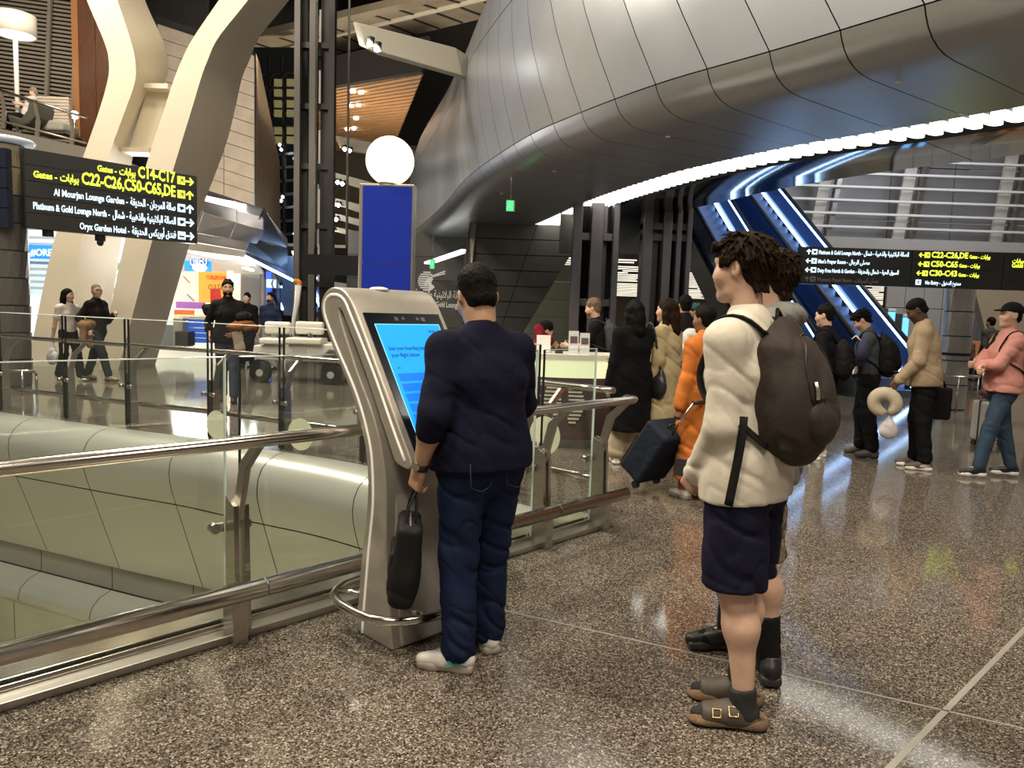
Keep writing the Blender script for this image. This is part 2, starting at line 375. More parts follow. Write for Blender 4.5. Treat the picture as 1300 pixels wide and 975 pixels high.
# sprinkler heads on the soffit
for u, v in [(1141, 99), (848, 170), (704, 215), (637, 244)]:
    p = atz(u, v, 3.9)
    tag(MB().lathe([(0, -.045), (.03, -.04), (.035, -.03), (.012, -.022), (.012, 0)], p, 10).build('sprinkler', M_WHITE, hull))
# hanging running-man exit sign
def exit_sign(u, v0, v1, y, label):
    p = at(u, v1, y); q = at(u, v0, y)
    r = root('exit_sign', label, 'exit sign', p)
    MB().box((p[0], p[1], (p[2]+q[2])/2), (.16, .05, q[2]-p[2])).build('housing', M_STEELD, r, .006)
    MB().box((p[0]-.01, p[1]-.03, (p[2]+q[2])/2), (.13, .012, (q[2]-p[2])*.86)).build('lit_face', emis('exit_green', (.05, .75, .20), 1.0), r)
    MB().tube([(p[0], p[1], q[2]), (p[0], p[1], 4.06)], .008, 6).build('hanger', M_STEELD, r)
    mb = MB(); zc = (p[2]+q[2])/2; x = p[0]-.01; y_ = p[1]-.037
    mb.sphere((x+.01, y_, zc+.07), .014, 8, 6).bar((x, y_, zc+.05), (x-.01, y_, zc), .02, .008).bar((x-.01, y_, zc), (x+.035, y_, zc-.05), .014, .008).bar((x-.01, y_, zc), (x-.04, y_, zc-.05), .014, .008).bar((x, y_, zc+.04), (x+.04, y_, zc+.02), .012, .008)
    mb.build('running_figure', M_WHITE, r)
exit_sign(648, 254, 269, 13.8, 'green lit exit sign hanging from the dark soffit')
exit_sign(549, 329, 342, 23.5, 'small far exit sign on the soffit above the lounge emblem')

# ------------------------------------------------------------------ charcoal pier and lounge wall
def wall_poly(name, pix, y, m, thick=.25, parent=None, label=None, kind='structure'):
    P = [at(u, v, yy) for (u, v), yy in zip(pix, y if isinstance(y, (list, tuple)) else [y]*len(pix))]
    o = MB().prism(P, (0, thick, 0)).build(name, m, parent)
    if parent is None: tag(o, label, kind=kind)
    return o
# tiled in slanting rows: each row a board of its own
pier = sroot('wall_pier', tuple(at(640, 420, 21.3)*[1, 1, 0]), 'charcoal panelled pier leaning over the service desk')
def lerp(a, b, t): return a+(b-a)*t
ZT, ZB = 3.93, 0.0; k = 9
rx = lambda z: lerp(at(640, 470, 21.3)[0], at(747, 291, 21.3)[0], (z-0)/3.93)   # sloping right side
lx = at(601, 330, 21.3)[0]
for i in range(k):
    z0, z1 = lerp(ZB, ZT, i/k)+.012, lerp(ZB, ZT, (i+1)/k)-.012
    xm0, xm1 = lx+(rx(z0)-lx)*.55, lx+(rx(z1)-lx)*.55
    for (a0, a1, b0, b1) in [(lx, lx, xm0-.01, xm1-.01), (xm0+.01, xm1+.01, rx(z0), rx(z1))]:
        MB().prism([(a0, 21.3, z0), (b0, 21.3, z0), (b1, 21.3, z1), (a1, 21.3, z1)], (0, .05, 0)).build('panel', M_DARKW, pier)
MB().prism([(lx, 21.36, 0), (rx(0)-.02, 21.36, 0), (rx(ZT)-.02, 21.36, ZT), (lx, 21.36, ZT)], (0, 1.2, 0)).build('core', M_BLACK, pier)
p0, p1, p2 = at(603, 283, 21.28), at(588, 340, 21.0), at(588, 480, 21.0)
MB().prism([p0+[-.14, 0, .1], p0+[.05, 0, .1], p1+[.22, 0, -.2], (p1[0]+.22, 21.2, 0), (p1[0]+.05, 21.0, 0), p1], (0, .5, 0)).build('edge_rib', M_SOFF, pier)
lounge = sroot('wall_lounge', tuple(at(550, 420, 26)*[1, 1, 0]), 'dark lounge wall with a white oryx emblem')
x0, x1 = at(440, 400, 26)[0], at(620, 400, 26)[0]
for i in range(5): MB().box(((x0+x1)/2, 26, .42+i*.8), (x1-x0, .1, .785)).build('panel', M_DARKW, lounge)
MB().box(((x0+x1)/2, 26.1, 2), (x1-x0, .1, 4)).build('core', M_BLACK, lounge)
a, b = atz(543, 334, 3.89), atz(591, 317, 3.89)
MB().bar((*at(543, 334, 25.2)[:2], at(543, 334, 25.2)[2]), at(591, 318, 21.8), .25, .06).build('light_strip', M_LITP, lounge)
# emblem: striped disc with a horned head, and two lines of lettering
EM = root('lounge_emblem', 'white oryx head emblem with lettering on the dark lounge wall', 'emblem', tuple(at(545, 365, 25.9)))
c = at(543, 357, 25.93); R = .34; M_EMB = mat('emblem_white', (.85, .85, .82), .4)
for i in range(9):
    z = -R+R*2*(i+.5)/9; hw = math.sqrt(max(R*R-z*z, .001))
    lo_ = -hw; hi_ = hw*(.15 if i < 7 else .6) if i > 2 else hw*.7
    MB().box((c[0]+(lo_+hi_)/2, 25.93, c[2]+z), (hi_-lo_, .02, R*.145)).build('stripe', M_EMB, EM)
MB().prism([(c[0]+x*R, 25.925, c[2]+z*R) for x, z in [(-.35, -.3), (-.15, .1), (.15, .45), (.4, .5), (.55, .2), (.35, -.1), (.5, -.5), (.75, -.55), (.45, -.85), (.1, -.9), (.15, -.4), (0, -.25), (-.2, -.55)]], (0, .02, 0)).build('oryx_head', M_EMB, EM)
for q in ((.35, .5, 1.75, 1.05), (.3, .4, 1.75, .82)):
    MB().bar((c[0]+q[0]*R, 25.925, c[2]+q[1]*R), (c[0]+q[2]*R, 25.925, c[2]+q[3]*R), .02, .045).build('horn', M_EMB, EM)
p = at(527, 376, 25.92); put_text('lettering', arabic('الصالة البلاتينية والذهبية'), .34, p, (1, 0, -.02), (0, 0, 1), M_EMB, EM, bold=.006, width=1.75)
p = at(527, 388, 25.92); put_text('lettering', 'Platinum & Gold Lounge North', .27, p, (1, 0, -.02), (0, 0, 1), M_EMB, EM, bold=.006, width=1.95)

# ------------------------------------------------------------------ dark steel pylons behind the desk
M_PYL = mat('pylon_paint', (.135, .125, .135), .38, .3, noise=(2, .1))
def pylon(u0, u1, y, label, ztop, layout):
    a, b = at(u0, 430, y)[0], at(u1, 430, y)[0]; W = b-a
    r = root('steel_pylon', label, 'pylon', ((a+b)/2, y, 0))
    for f, w in layout['posts']: MB().box((a+W*f, y, ztop/2), (W*w, .5, ztop)).build('post', M_PYL, r, .02)
    MB().box(((a+b)/2, y+.35, ztop/2), (W*.96, .1, ztop)).build('back_plate', M_BLACK, r)
    for z in layout['rungs']: MB().box(((a+b)/2, y+.05, z), (W, .36, .16)).build('rung', M_PYL, r, .01)
    for f, w, z0, z1 in layout['fins']: MB().box((a+W*f, y+.22, (z0+z1)/2), (W*w, .12, z1-z0)).build('fin', M_PYL, r)
pylon(722, 778, 17, 'dark grey steel pylon beside the charcoal pier', 5.2, dict(posts=[(.09, .2), (.52, .28), (.94, .14)], rungs=[.9, 3.2, 1.75], fins=[(.73, .1, 0, 5.2)]))
pylon(808, 868, 17.6, 'dark steel pylon catching blue escalator light', 6.5, dict(posts=[(.1, .2), (.5, .18), (.74, .1), (.95, .1)], rungs=[3.55, 3.3, 1.0], fins=[(.3, .16, 0, 6.5), (.62, .08, 0, 6.5), (.85, .06, 0, 6.5)]))
MB().box((at(792, 300, 19)[0], 19, 3.75), (3.2, .3, 1.5)).build('wall_header', M_DARKW)['kind'] = 'structure'

# ------------------------------------------------------------------ far hall beyond: luminous slat ceiling, back walls
M_SLATC = mat('far_ceiling', (.40, .36, .28), .5)
fc = tag(MB().box((14, 62, 3.55), (62, 70, .1)).build('ceiling_far', M_SLATC), 'low luminous ceiling with rows of lamp slats', kind='structure')
M_SLAT = emis('slat_lamp', (1, .93, .74), 1.1)
random.seed(3)
for row in range(26):
    y = 28*(1.047**row)
    x = -3+random.random()*2
    while x < 26*(y/40):
        l = random.uniform(2.2, 6)*(y/40)
        if len(fc.children) < 230: MB().box((x+l/2, y, 3.49), (l, .07*(y/28)**1.2, .05)).build('lamp_slat', M_SLAT, fc)
        x += l+random.uniform(.4, 1.6)
wg = sroot('wall_service', (1.2, 26.8, 0), 'pale green back wall behind the service desk')
for i in range(5): MB().box((1.35, 26.8, .38+i*.62), (2.3, .08, .60)).build('panel', mat('desk_back_wall', (.58, .60, .40), .35, 0, noise=(1, .06)), wg)
tag(MB().box((14, 95, 4), (70, .3, 9)).build('wall_back', mat('far_wall_tan', (.40, .36, .28), .6)), kind='structure')
# grey panel wall and column group on the right
wr = sroot('wall_right_hall', (12, 24, 0), 'grey panelled wall behind the right-hand direction sign')
X0, X1 = at(1120, 430, 24)[0], at(1262, 430, 24)[0]
for i in range(6):
    for j in range(4): MB().box((lerp(X0, X1, (i+.5)/6), 24, .5+j*1.0), ((X1-X0)/6-.02, .1, .98)).build('panel', M_GREY, wr)
MB().box(((X0+X1)/2, 24.1, 2), (X1-X0, .1, 4)).build('core', M_BLACK, wr)
wall_poly('wall_tan_lean', [(1236, 362), (1320, 352), (1320, 470), (1262, 462)], 22.5, mat('tan_lean', (.42, .36, .26), .5, 0, noise=(.8, .06)), .3, None, 'leaning tan wall at the right edge')
# upper facade with white louvres
wf = sroot('wall_facade', (10, 29, 4), 'upper facade with white horizontal louvres and dark mullions')
xa, xb = 4.5, 26
for i in range(9):
    for j in range(3): MB().box((lerp(xa, xb, (i+.5)/9), 29, 4.35+j*2.0), ((xb-xa)/9-.03, .1, 1.96)).build('panel', mat('facade_panel', (.30, .29, .28), .4, .1, noise=(1, .08)), wf)
for j in range(12):
    z = 3.95+j*.47; MB().box(((xa+xb)/2, 27.4, z), (xb-xa, .18, .075)).build('louvre', M_WHITE, wf)
for u in (1045, 1152, 1278, 1400):
    p, q = at(u, 312, 27.6), at(u+28, 175, 27.6)
    MB().bar(p+[0, 0, -.5], q+[.2, 0, 1.0], .16, .3, (0, 1, 0)).build('mullion', M_STEELD, wf)
    MB().bar(p+[-.35, .25, -.5], q+[-.2, .25, 1.0], .42, .1, (0, 1, 0)).build('pale_post', M_PALE, wf)
tag(MB().box((14, 26.6, 3.9), (24, 5.4, .5)).build('trim_3', M_GREY), 'grey slab edge under the louvred facade', kind='structure')
bl = bpy.data.lights.new('facade_wash', 'AREA'); bl.energy = 260; bl.size = 5; bl.color = (.8, .85, 1.0)
bo = bpy.data.objects.new('facade_wash', bl); COL.objects.link(bo); bo.location = (13, 22, 9.5); bo.rotation_euler = (math.radians(60), 0, 0)
tag(bo, None)

# ------------------------------------------------------------------ roof and ceilings
tag(MB().box((0, 35, 17), (90, 130, .2)).build('ceiling', M_ROOF), 'black roof far above the concourse', kind='structure')
def ceil_poly(name, pix, z, m, label):
    P = [atz(u, v, z) for u, v in pix]; return tag(MB().prism(P, (0, 0, .25)).build(name, m), label, kind='structure')
tc_ = ceil_poly('ceiling_tan', [(290, 56), (530, 0), (760, -55), (760, -12), (420, 70), (290, 102)], 14, M_TAN, 'tan suspended ceiling panels between black roof gaps')
for k in range(14):
    for (f0, f1) in ((.05, .42), (.52, .95)):
        u = 305+k*30
        a = atz(u+10, lerp(53-(u-290)*.235, 102-(u-290)*.246, f0), 13.98); b = atz(u+42, lerp(53-(u+32-290)*.235, 102-(u+32-290)*.246, f1), 13.98)
        MB().bar(a, b, .12, .03).build('slot', M_BLACK, tc_)
a, b = atz(290, 55, 13.9), atz(600, -17, 13.9); MB().bar(a, b, .5, .3).build('edge_beam', M_TAN, tc_)
a, b = atz(290, 79, 13.95), atz(640, -8, 13.95); MB().bar(a, b, .18, .1).build('edge_beam', M_PALE, tc_)
wc = ceil_poly('ceiling_wood', [(405, 113), (540, 86), (498, 190), (405, 192)], 12, M_WOOD, 'wood slat ceiling with small downlights')
P0, P1, P2, P3 = [atz(*q, 11.98) for q in [(405, 113), (540, 86), (498, 190), (405, 192)]]
for i in range(26):
    t = (i+.5)/26; MB().bar(lerp(P0, P3, t), lerp(P1, P2, t), .10, .06).build('slat', M_WOOD, wc)
M_DOT = emis('downlight', (1, .93, .8), 14)
for u, v in [(448, 117), (458, 118), (446, 135), (455, 134), (452, 151), (441, 165), (449, 164), (430, 177), (441, 178)]:
    p = atz(u, v, 11.9); MB().lathe([(0, -.02), (.12, -.02), (.13, .06)], p, 10).build('downlight', M_DOT, wc)
tag(wall_poly('trim_4', [(405, 75), (545, 45), (552, 70), (535, 90), (405, 112)], 33, M_ROOF, .4), 'black gap between tan and wood ceilings')
tag(wall_poly('wall_end', [(405, 185), (560, 185), (560, 330), (405, 330)], 60, mat('end_wall', (.20, .17, .13), .6), .4), 'dim end wall of the far concourse')

# unseen lamps with housings, added to light the hall
M_FIX = emis('flood_face', (1, .9, .75), 3)
for i, (x, y, z, sz, w, c) in enumerate(FILL_LAMPS):
    r = root('ceiling_floodlight', ['high ceiling floodlight above the kiosk side', 'high ceiling floodlight above the right floor', 'high floodlight above the void', 'high floodlight by the cream columns', 'floodlight over the right queue', 'floodlight behind the viewer', 'floodlight over the left of the void', 'floodlight above the right-hand sign'][i], 'ceiling light', (x, y, z))
    MB().box((x, y, z+.16), (sz+.2, sz+.2, .2)).build('housing', M_STEELD, r)
    for dx in (-.8, .8): MB().tube([(x+dx, y, z+.2), (x+dx, y, 16.9)], .03, 6).build('rod', M_STEELD, r)
    l = bpy.data.lights.new('flood', 'AREA'); l.energy = w; l.size = sz; l.color = c
    lo = bpy.data.objects.new('flood', l); COL.objects.link(lo); lo.parent = r; lo.location = (0, 0, .03)

# unseen area lights added to brighten tan and wood ceilings; louvre and stone washes
for nm, loc, e, sz, col, rot in [('ceiling_uplight', (-6, 27, 9.0), 420, 4, (1, .86, .66), (math.radians(165), 0, 0)), ('wood_wash', (-8, 40, 6.5), 520, 5, (1, .84, .62), (math.radians(175), 0, 0)), ('louvre_wash', (-12, 18.5, 9.5), 50, 2, (1, .85, .65), (math.radians(100), 0, 0)), ('stone_wash', (-7.6, 20.5, 4.2), 45, 1.5, (1, .84, .62), (math.radians(125), 0, 0))]:
    l = bpy.data.lights.new(nm, 'AREA'); l.energy = e; l.size = sz; l.color = col; lo = bpy.data.objects.new(nm, l); COL.objects.link(lo); lo.location = loc; lo.rotation_euler = rot

# unseen spots added to tint the bulkhead cool and warm
for nm, loc, tgt, e, col, blend, ang in [('cool_spot', (-6.5, 6.5, 8.2), (-.4, 13.2, 5.6), 900, (.55, .75, 1.0), .9, 26), ('warm_spot', (-2.5, 3.0, 9.4), (1.2, 9.9, 6.3), 420, (1, .82, .5), .9, 24)]:
    l = bpy.data.lights.new(nm, 'SPOT'); l.energy = e; l.color = col; l.spot_size = math.radians(ang); l.spot_blend = blend; l.shadow_soft_size = .25
    lo = bpy.data.objects.new(nm, l); COL.objects.link(lo); lo.location = loc; lo.rotation_euler = (Vector(tgt)-Vector(loc)).to_track_quat('-Z', 'Y').to_euler()

l = bpy.data.lights.new('shop_spill', 'AREA'); l.energy = 420; l.size = 3.2; l.color = (1, .95, .86); lo = bpy.data.objects.new('shop_spill', l); COL.objects.link(lo); lo.location = (-8.4, 19.2, 3.0); lo.rotation_euler = (math.radians(-52), 0, math.radians(10))
# ================================================================== left background
# ------------------------------------------------------------------ cream tree columns
def cm(pts, n):
    "even samples of a smooth curve through the points, by index"
    P = [np.array(p, float) for p in pts]; Q = [2*P[0]-P[1]]+P+[2*P[-1]-P[-2]]; out = []
    for t in np.linspace(0, len(P)-1-1e-6, n):
        i = int(t); f = t-i; p0, p1, p2, p3 = Q[i:i+4]; out.append(.5*((2*p1)+(p2-p0)*f+(2*p0-5*p1+4*p2-p3)*f*f+(3*p1-p0-3*p2+p3)*f**3))
    return out
def leg(parent, L, Mx, Rr, y0, y1):
    "one leg: outlines of its left, middle and right edges at the distances y0 and y1"
    n = 44; S = []
    for (lu, lv), (mu, mv), (ru, rv) in zip(cm(L, n), cm(Mx, n), cm(Rr, n)):
        l, m, r = at(lu, lv, y0), at(mu, mv, y0), at(ru, rv, y1); S.append([l, m, r, l+(r-m)])
    mb = MB()
    for j in range(4):
        vs = [p for q in S for p in (q[j], q[(j+1) % 4])]; mb.add(vs, [(2*i, 2*i+1, 2*i+3, 2*i+2) for i in range(n-1)], True)
    mb.add(S[0], [(0, 3, 2, 1)]); mb.add(S[-1], [(0, 1, 2, 3)])
    return mb.build('leg', M_CREAM, parent)
ty = root('tree_column', 'cream forked concrete column standing behind the left direction sign', 'column', tuple(at(110, 467, 16)*[1, 1, 0]))
leg(ty, [(34, 468), (69, 303), (108, 192), (126, 140), (137, 100), (138, 78), (133, 55), (110, 0), (80, -75)],
    [(88, 469), (104, 303), (140, 192), (159, 140), (171, 105), (172, 80), (167, 55), (149, 0), (122, -75)],
    [(128, 466), (155, 303), (170, 192), (192, 130), (208, 105), (213, 88), (208, 55), (184, 0), (160, -75)], 15.8, 17.2)
leg(ty, [(125, 469), (159, 303), (191, 192), (208, 140), (221, 100), (230, 78), (244, 50), (278, 0), (330, -75)],
    [(150, 470), (194, 303), (227, 192), (243, 140), (255, 100), (263, 78), (277, 48), (315, 0), (372, -75)],
    [(196, 467), (243, 303), (284, 192), (298, 140), (307, 100), (316, 78), (330, 46), (367, 0), (420, -75)], 15.6, 17.0)
for pix in ([(186, 114), (216, 114), (194, 193), (162, 193)],):
    MB().prism([at(u, v, 16.6) for u, v in pix], (0, .35, 0)).build('web_plate', mat('web_cream', (.66, .60, .47), .45), ty, .02)
MB().box(tuple(at(201, 113, 16.5)), (.62, .5, .1)).build('ledge', M_CREAM, ty); MB().box(tuple(at(178, 193, 16.5)), (.6, .5, .1)).build('ledge', M_CREAM, ty)

# ------------------------------------------------------------------ dark column with relief triangles and the signs it carries
M_COLD = mat('column_cladding', (.115, .11, .098), .38, .35, noise=(1.5, .12))
M_COLP = mat('column_bronze', (.42, .34, .22), .4, .3, noise=(1.5, .1))  # lit top of the column, painted in as paler cladding
def clad_column(name, label, x, y, r, z1, mlow, mtop, ztop):
    c = root(name, label, 'column', (x, y, 0))
    MB().lathe([(r*.97, 0), (r*.97, z1)], (x, y, 0), 20).build('core', M_BLACK, c)
    z = .02
    while z < z1-.05:
        h = min(.44, z1-z); m = mtop if z > ztop else mlow; mb = MB(); n = 16; vs = []; fs = []
        # faceted drum: alternate facets pushed out so that each course reads as triangles
        for k in range(n):
            a0, a1, am = 2*PI*k/n, 2*PI*(k+1)/n, 2*PI*(k+.5)/n
            P = lambda a, zz, rr: (x+rr*math.cos(a), y+rr*math.sin(a), zz)
            b = len(vs); vs += [P(a0, z, r), P(a1, z, r), P(am, z+h-.02, r*1.035), P(a0, z+h-.02, r*1.01), P(a1, z+h-.02, r*1.01)]
            fs += [(b, b+1, b+2), (b, b+2, b+3), (b+1, b+4, b+2)]
        mb.add(vs, fs).build('cladding_course', m, c); z += h
    return c
cl = clad_column('clad_column', 'dark column with triangle relief under the left direction sign', -8.40, 12.35, .37, 3.9, M_COLD, M_COLP, 2.75)
MB().lathe([(0, .02), (.5, .02), (.52, .0), (.5, -.05), (.0, -.05)], (-8.40, 12.35, 3.97), 24).build('cap_ring', mat('cap_white', (.75, .8, .85), .3, emit=((.7, .85, 1), .12)), cl)
M_SIGN = mat('sign_face', (.022, .022, .021), .35, 0, noise=(3, .15)); M_SIGNE = mat('sign_frame', (.012, .012, .014), .3)
YEL, BLW = emis('sign_yellow', (.82, 1.0, .06), 1.25), emis('sign_pale_blue', (.62, .86, 1.0), 1.3)
DIMW = mat('sign_dim', (.30, .30, .29), .5)
ARR = [(-.5, .09), (.18, .09), (-.06, .36), (.06, .47), (.5, 0), (.06, -.47), (-.06, -.36), (.18, -.09), (-.5, -.09)]
def arrow(p, x, y, s, deg, m, parent):
    c, sn = math.cos(math.radians(deg)), math.sin(math.radians(deg))
    P = [Vector(p)+Vector(x)*((a*c-b*sn)*s)+Vector(y)*((a*sn+b*c)*s) for a, b in ARR]
    nr = Vector(x).cross(Vector(y)); return MB().prism(P, nr*.006).build('arrow', m, parent)
def picto(p, x, y, s, m, parent, kind):
    x, y = Vector(x), Vector(y); nr = x.cross(y); p = Vector(p)
    o = MB().prism([p+x*a*s+y*b*s for a, b in [(-.5, -.5), (.5, -.5), (.5, .5), (-.5, .5)]], nr*.005).build('pictogram', m, parent)
    K = {'plane': [(-.3, -.28), (.05, .02), (-.25, .22), (-.15, .28), (.2, .16), (.32, .28), (.36, .2), (.26, .08), (.3, -.25), (.2, -.3), (.12, -.05), (-.2, -.34)],
         'cup': [(-.3, .2), (.25, .2), (.25, .1), (.36, .1), (.36, -.1), (.22, -.1), (.12, -.26), (-.16, -.26)],
         'bed': [(-.36, -.25), (-.36, .3), (-.28, .3), (-.28, -.02), (.36, -.02), (.36, -.25)],
         'figure': [(-.1, -.35), (-.1, .0), (-.2, .0), (-.2, .2), (.2, .2), (.2, 0), (.1, 0), (.1, -.35)]}[kind]
    MB().prism([p+nr*.005+x*a*s+y*b*s for a, b in K], nr*.003).build('pictogram_mark', M_SIGNE, o)
# --- big left sign
A, B = np.array([-7.78, 12.0]), np.array([-5.98, 14.2]); X = np.array([*(B-A), 0])/np.linalg.norm(B-A); Y = np.array([0, 0, 1.0]); NR = np.cross(X, Y)
LW = np.linalg.norm(B-A); ZT, ZB = 3.80, 2.56; RH = (ZT-ZB)/5
sg = root('direction_sign', 'dark hanging direction sign with five rows pointing to gates C14-C17 and lounges', 'sign', (-6.88, 13.1, ZB))
def sp(x, z, e=0.0): return np.array([A[0], A[1], 0])+X*x+Y*z+NR*e
MB().prism([sp(0, ZB), sp(LW, ZB), sp(LW, ZT), sp(0, ZT)], tuple(-NR*.16)).build('frame', M_SIGNE, sg, .01)
for i in range(5): MB().prism([sp(.015, ZT-(i+1)*RH+.006, .002), sp(LW-.015, ZT-(i+1)*RH+.006, .002), sp(LW-.015, ZT-i*RH-.006, .002), sp(.015, ZT-i*RH-.006, .002)], tuple(NR*.008)).build('row_panel', M_SIGN, sg)
rows = [(0, YEL, [('C14-C17', .27, .66, .006), (arabic('بوابات'), .17, .27, .003), ('Gates -', .14, .31, .003)], 'plane', 0),
        (1, YEL, [('C22-C26,C50-C65,DE', .275, 1.58, .006), (arabic('بوابات'), .17, .28, .003), ('Gates -', .145, .34, .003)], 'plane', 90),
        (2, BLW, [(arabic('صالة المرجان - الحديقة'), .18, .80, .002), ('Al Mourjan Lounge Garden -', .155, 1.16, .002)], 'cup', 90),
        (3, BLW, [(arabic('الصالة البلاتينية والذهبية - شمال'), .18, 1.10, .002), ('Platinum & Gold Lounge North -', .155, 1.16, .002)], 'cup', 0),
        (4, BLW, [(arabic('فندق أوريكس الحديقة'), .18, .78, .002), ('Oryx Garden Hotel -', .155, .80, .002)], 'bed', 0)]
for i, m, words, pk, deg in rows:
    zb = ZT-(i+1)*RH+.065; zc = ZT-(i+.5)*RH
    arrow(sp(LW-.15, zc, .011), X, Y, .16, deg, m, sg); picto(sp(LW-.31, zc, .011), X, Y, .14, m, sg, pk)
    x = LW-.42
    for body, size, wdt, bd in words:
        put_text('lettering', body, size, sp(x, zb, .012), X, Y, m, sg, 'RIGHT', bd, wdt, .003); x -= wdt+.045
for x in (.35, 1.15): MB().box(tuple(sp(x, ZB-.05, -.08)), (.12, .12, .1)).build('camera_mount', M_SIGNE, sg)
MB().sphere(tuple(sp(1.15, ZB-.13, -.08)), .055, 12, 8).build('dome_camera', M_SIGNE, sg)
sg2 = root('direction_sign', 'dark blue back of a sign cut off at the left edge', 'sign', (-9.1, 12.1, 2.6))
p, q = at(-90, 185, 12.0), at(14, 290, 12.0)
for i in range(4): MB().box(((p[0]+q[0])/2, 12.0, lerp(q[2], p[2], (i+.5)/4)), (q[0]-p[0], .14, (p[2]-q[2])/4-.012)).build('row_panel', mat('sign_back_blue', (.012, .016, .035), .35), sg2)
# steel guard hoop round the column foot
gh = root('guard_rail', 'low steel hoop rail round the dark column foot', 'rail', tuple(atz(30, 505, 0)))
a, b, c = at(-60, 471, 11.2), at(28, 471, 11.2), at(46, 473, 11.6)
MB().tube([a, b, (b[0]+.12, b[1]+.05, b[2]), c], .022, 8).build('hoop', M_STEEL, gh)
for q in (b, c): MB().tube([q, (q[0], q[1], 0)], .02, 8).build('leg', M_STEEL, gh)

# ------------------------------------------------------------------ upper balcony at the left
UZ = 5.55
bal = sroot('floor_balcony', (-12.5, 20, UZ), 'upper balcony slab with a lounge on it')
MB().prism([at(-60, 150, 19.5), at(118, 189, 19.5), at(118, 200, 19.5), at(-60, 200, 19.5)], (0, 5, 0)).build('slab', mat('balcony_edge', (.20, .185, .155), .4, .2), bal)
bw = sroot('wall_louvre', (-13, 24.5, UZ), 'dark glazed wall behind pale louvre blades')
MB().box((-14.5, 24.7, 8.5), (9, .1, 9)).build('backing', M_BLACK, bw)
for i in range(34):
    a, b = at(-30, -12+i*5.3, 24.2), at(98, 6+i*5.3, 24.2)
    MB().bar(a, b, .05, .07).build('louvre', mat('louvre_taupe', (.42, .37, .30), .45), bw)
for u in (58, 92, -10): a, b = at(u, 150, 24), at(u+6, -10, 24); MB().bar(a, b, .10, .1).build('post', M_TILE, bw)
wl = sroot('wall_timber', (-11.6, 22, 4), 'dark timber wall between the balcony and the cream column')
for k, (u0, u1) in enumerate([(97, 105), (105.5, 126), (126.5, 150)]):
    a, b = at(u0, 200, 22), at(u1, 200, 22); MB().box(((a[0]+b[0])/2, 22, 9), (b[0]-a[0], .2, 10.5)).build('panel', mat('timber_edge', (.30, .13, .045), .45) if k == 0 else M_WOODD, wl)
# balcony railing
br = root('balcony_railing', 'steel handrail with leaning posts on the upper balcony', 'railing', (-12, 19.6, UZ))
a, b = at(-20, 108, 19.6), at(110, 150, 19.6); MB().tube([a, b], .035, 8).build('handrail', M_STEEL, br)
for u, v0, v1 in ((4, 116, 163), (47, 129, 175), (91, 143, 186)):
    a, b = at(u, v1, 19.6), at(u-3, v0, 19.6); MB().bar(a, (a+b)/2+[.06, 0, 0], .10, .05, (0, 1, 0)).bar((a+b)/2+[.06, 0, 0], b, .07, .04, (0, 1, 0)).build('post', mat('rail_bronze', (.33, .29, .22), .35, .7), br)
a, b = at(-20, 148, 19.6), at(110, 182, 19.6); MB().tube([a, b], .03, 8).build('lower_rail', mat('rail_bronze', (.33, .29, .22)), br)
# drum floor lamp, lounge sofas
fl_ = root('floor_lamp', 'tall floor lamp with a lit white drum shade on the balcony', 'lamp', tuple(at(18, 152, 20.6)))
c = at(19, 33, 20.6)
MB().lathe([(.02, .28), (.5, .28), (.5, -.24), (.47, -.24), (.47, .25)], c, 28).build('shade', mat('lamp_shade', (.75, .70, .6), .6, emit=((1, .88, .7), .08)), fl_)
MB().lathe([(0, -.22), (.46, -.22), (.46, -.21), (0, -.21)], c, 28).build('diffuser', emis('lamp_diffuser', (1, .93, .8), 2), fl_)
MB().tube([c, (c[0], c[1], 5.7)], .06, 10).build('pole', M_WHITE, fl_)
sf = root('sofa', 'pale striped high-back sofa on the balcony', 'sofa', tuple(at(70, 165, 21.2)))
a, b = at(33, 122, 21.6), at(90, 168, 21.6)
for i in range(11): MB().box(((a[0]+b[0])/2, 21.6, lerp(b[2], a[2], (i+.5)/11)), (b[0]-a[0], .16, (a[2]-b[2])/11*.93)).build('back_channel', mat('sofa_cloth', (.55, .47, .39), .8), sf, .02)
p = at(72, 163, 21.2); MB().box(tuple(p), (.8, .8, .28)).build('seat', mat('sofa_seat', (.36, .34, .28), .8), sf, .06); MB().box((p[0]+.1, p[1]-.1, p[2]-.2), (.9, .8, .06)).build('base', M_STEEL, sf)
bt = root('side_lamp', 'small glowing globe lamp beside the sofa', 'lamp', tuple(at(95, 152, 21)))
MB().sphere(tuple(at(94.5, 146, 21)), .11, 14, 10).build('globe', emis('small_globe', (1, .95, .85), 6), bt); p = at(94.5, 152, 21); MB().tube([p, (p[0], p[1], p[2]-.5)], .03, 8).build('stem', M_STEELD, bt)
ch = root('lounge_chair', 'dark curved lounge chair with a person in it on the balcony', 'chair', tuple(at(35, 160, 20.4)))
cp = [at(u, v, 20.25) for u, v in [(8, 145), (12, 156), (24, 161), (36, 157), (45, 147), (48, 133), (46, 126), (37, 126), (34, 140), (26, 150), (14, 146)]]
MB().prism(cp, (0, .75, 0)).build('shell', mat('chair_shell', (.075, .07, .055), .6), ch, .04)
MB().tube([at(26, 160, 20.6), at(26, 170, 20.6)], .05, 8).build('stem', M_STEEL, ch)

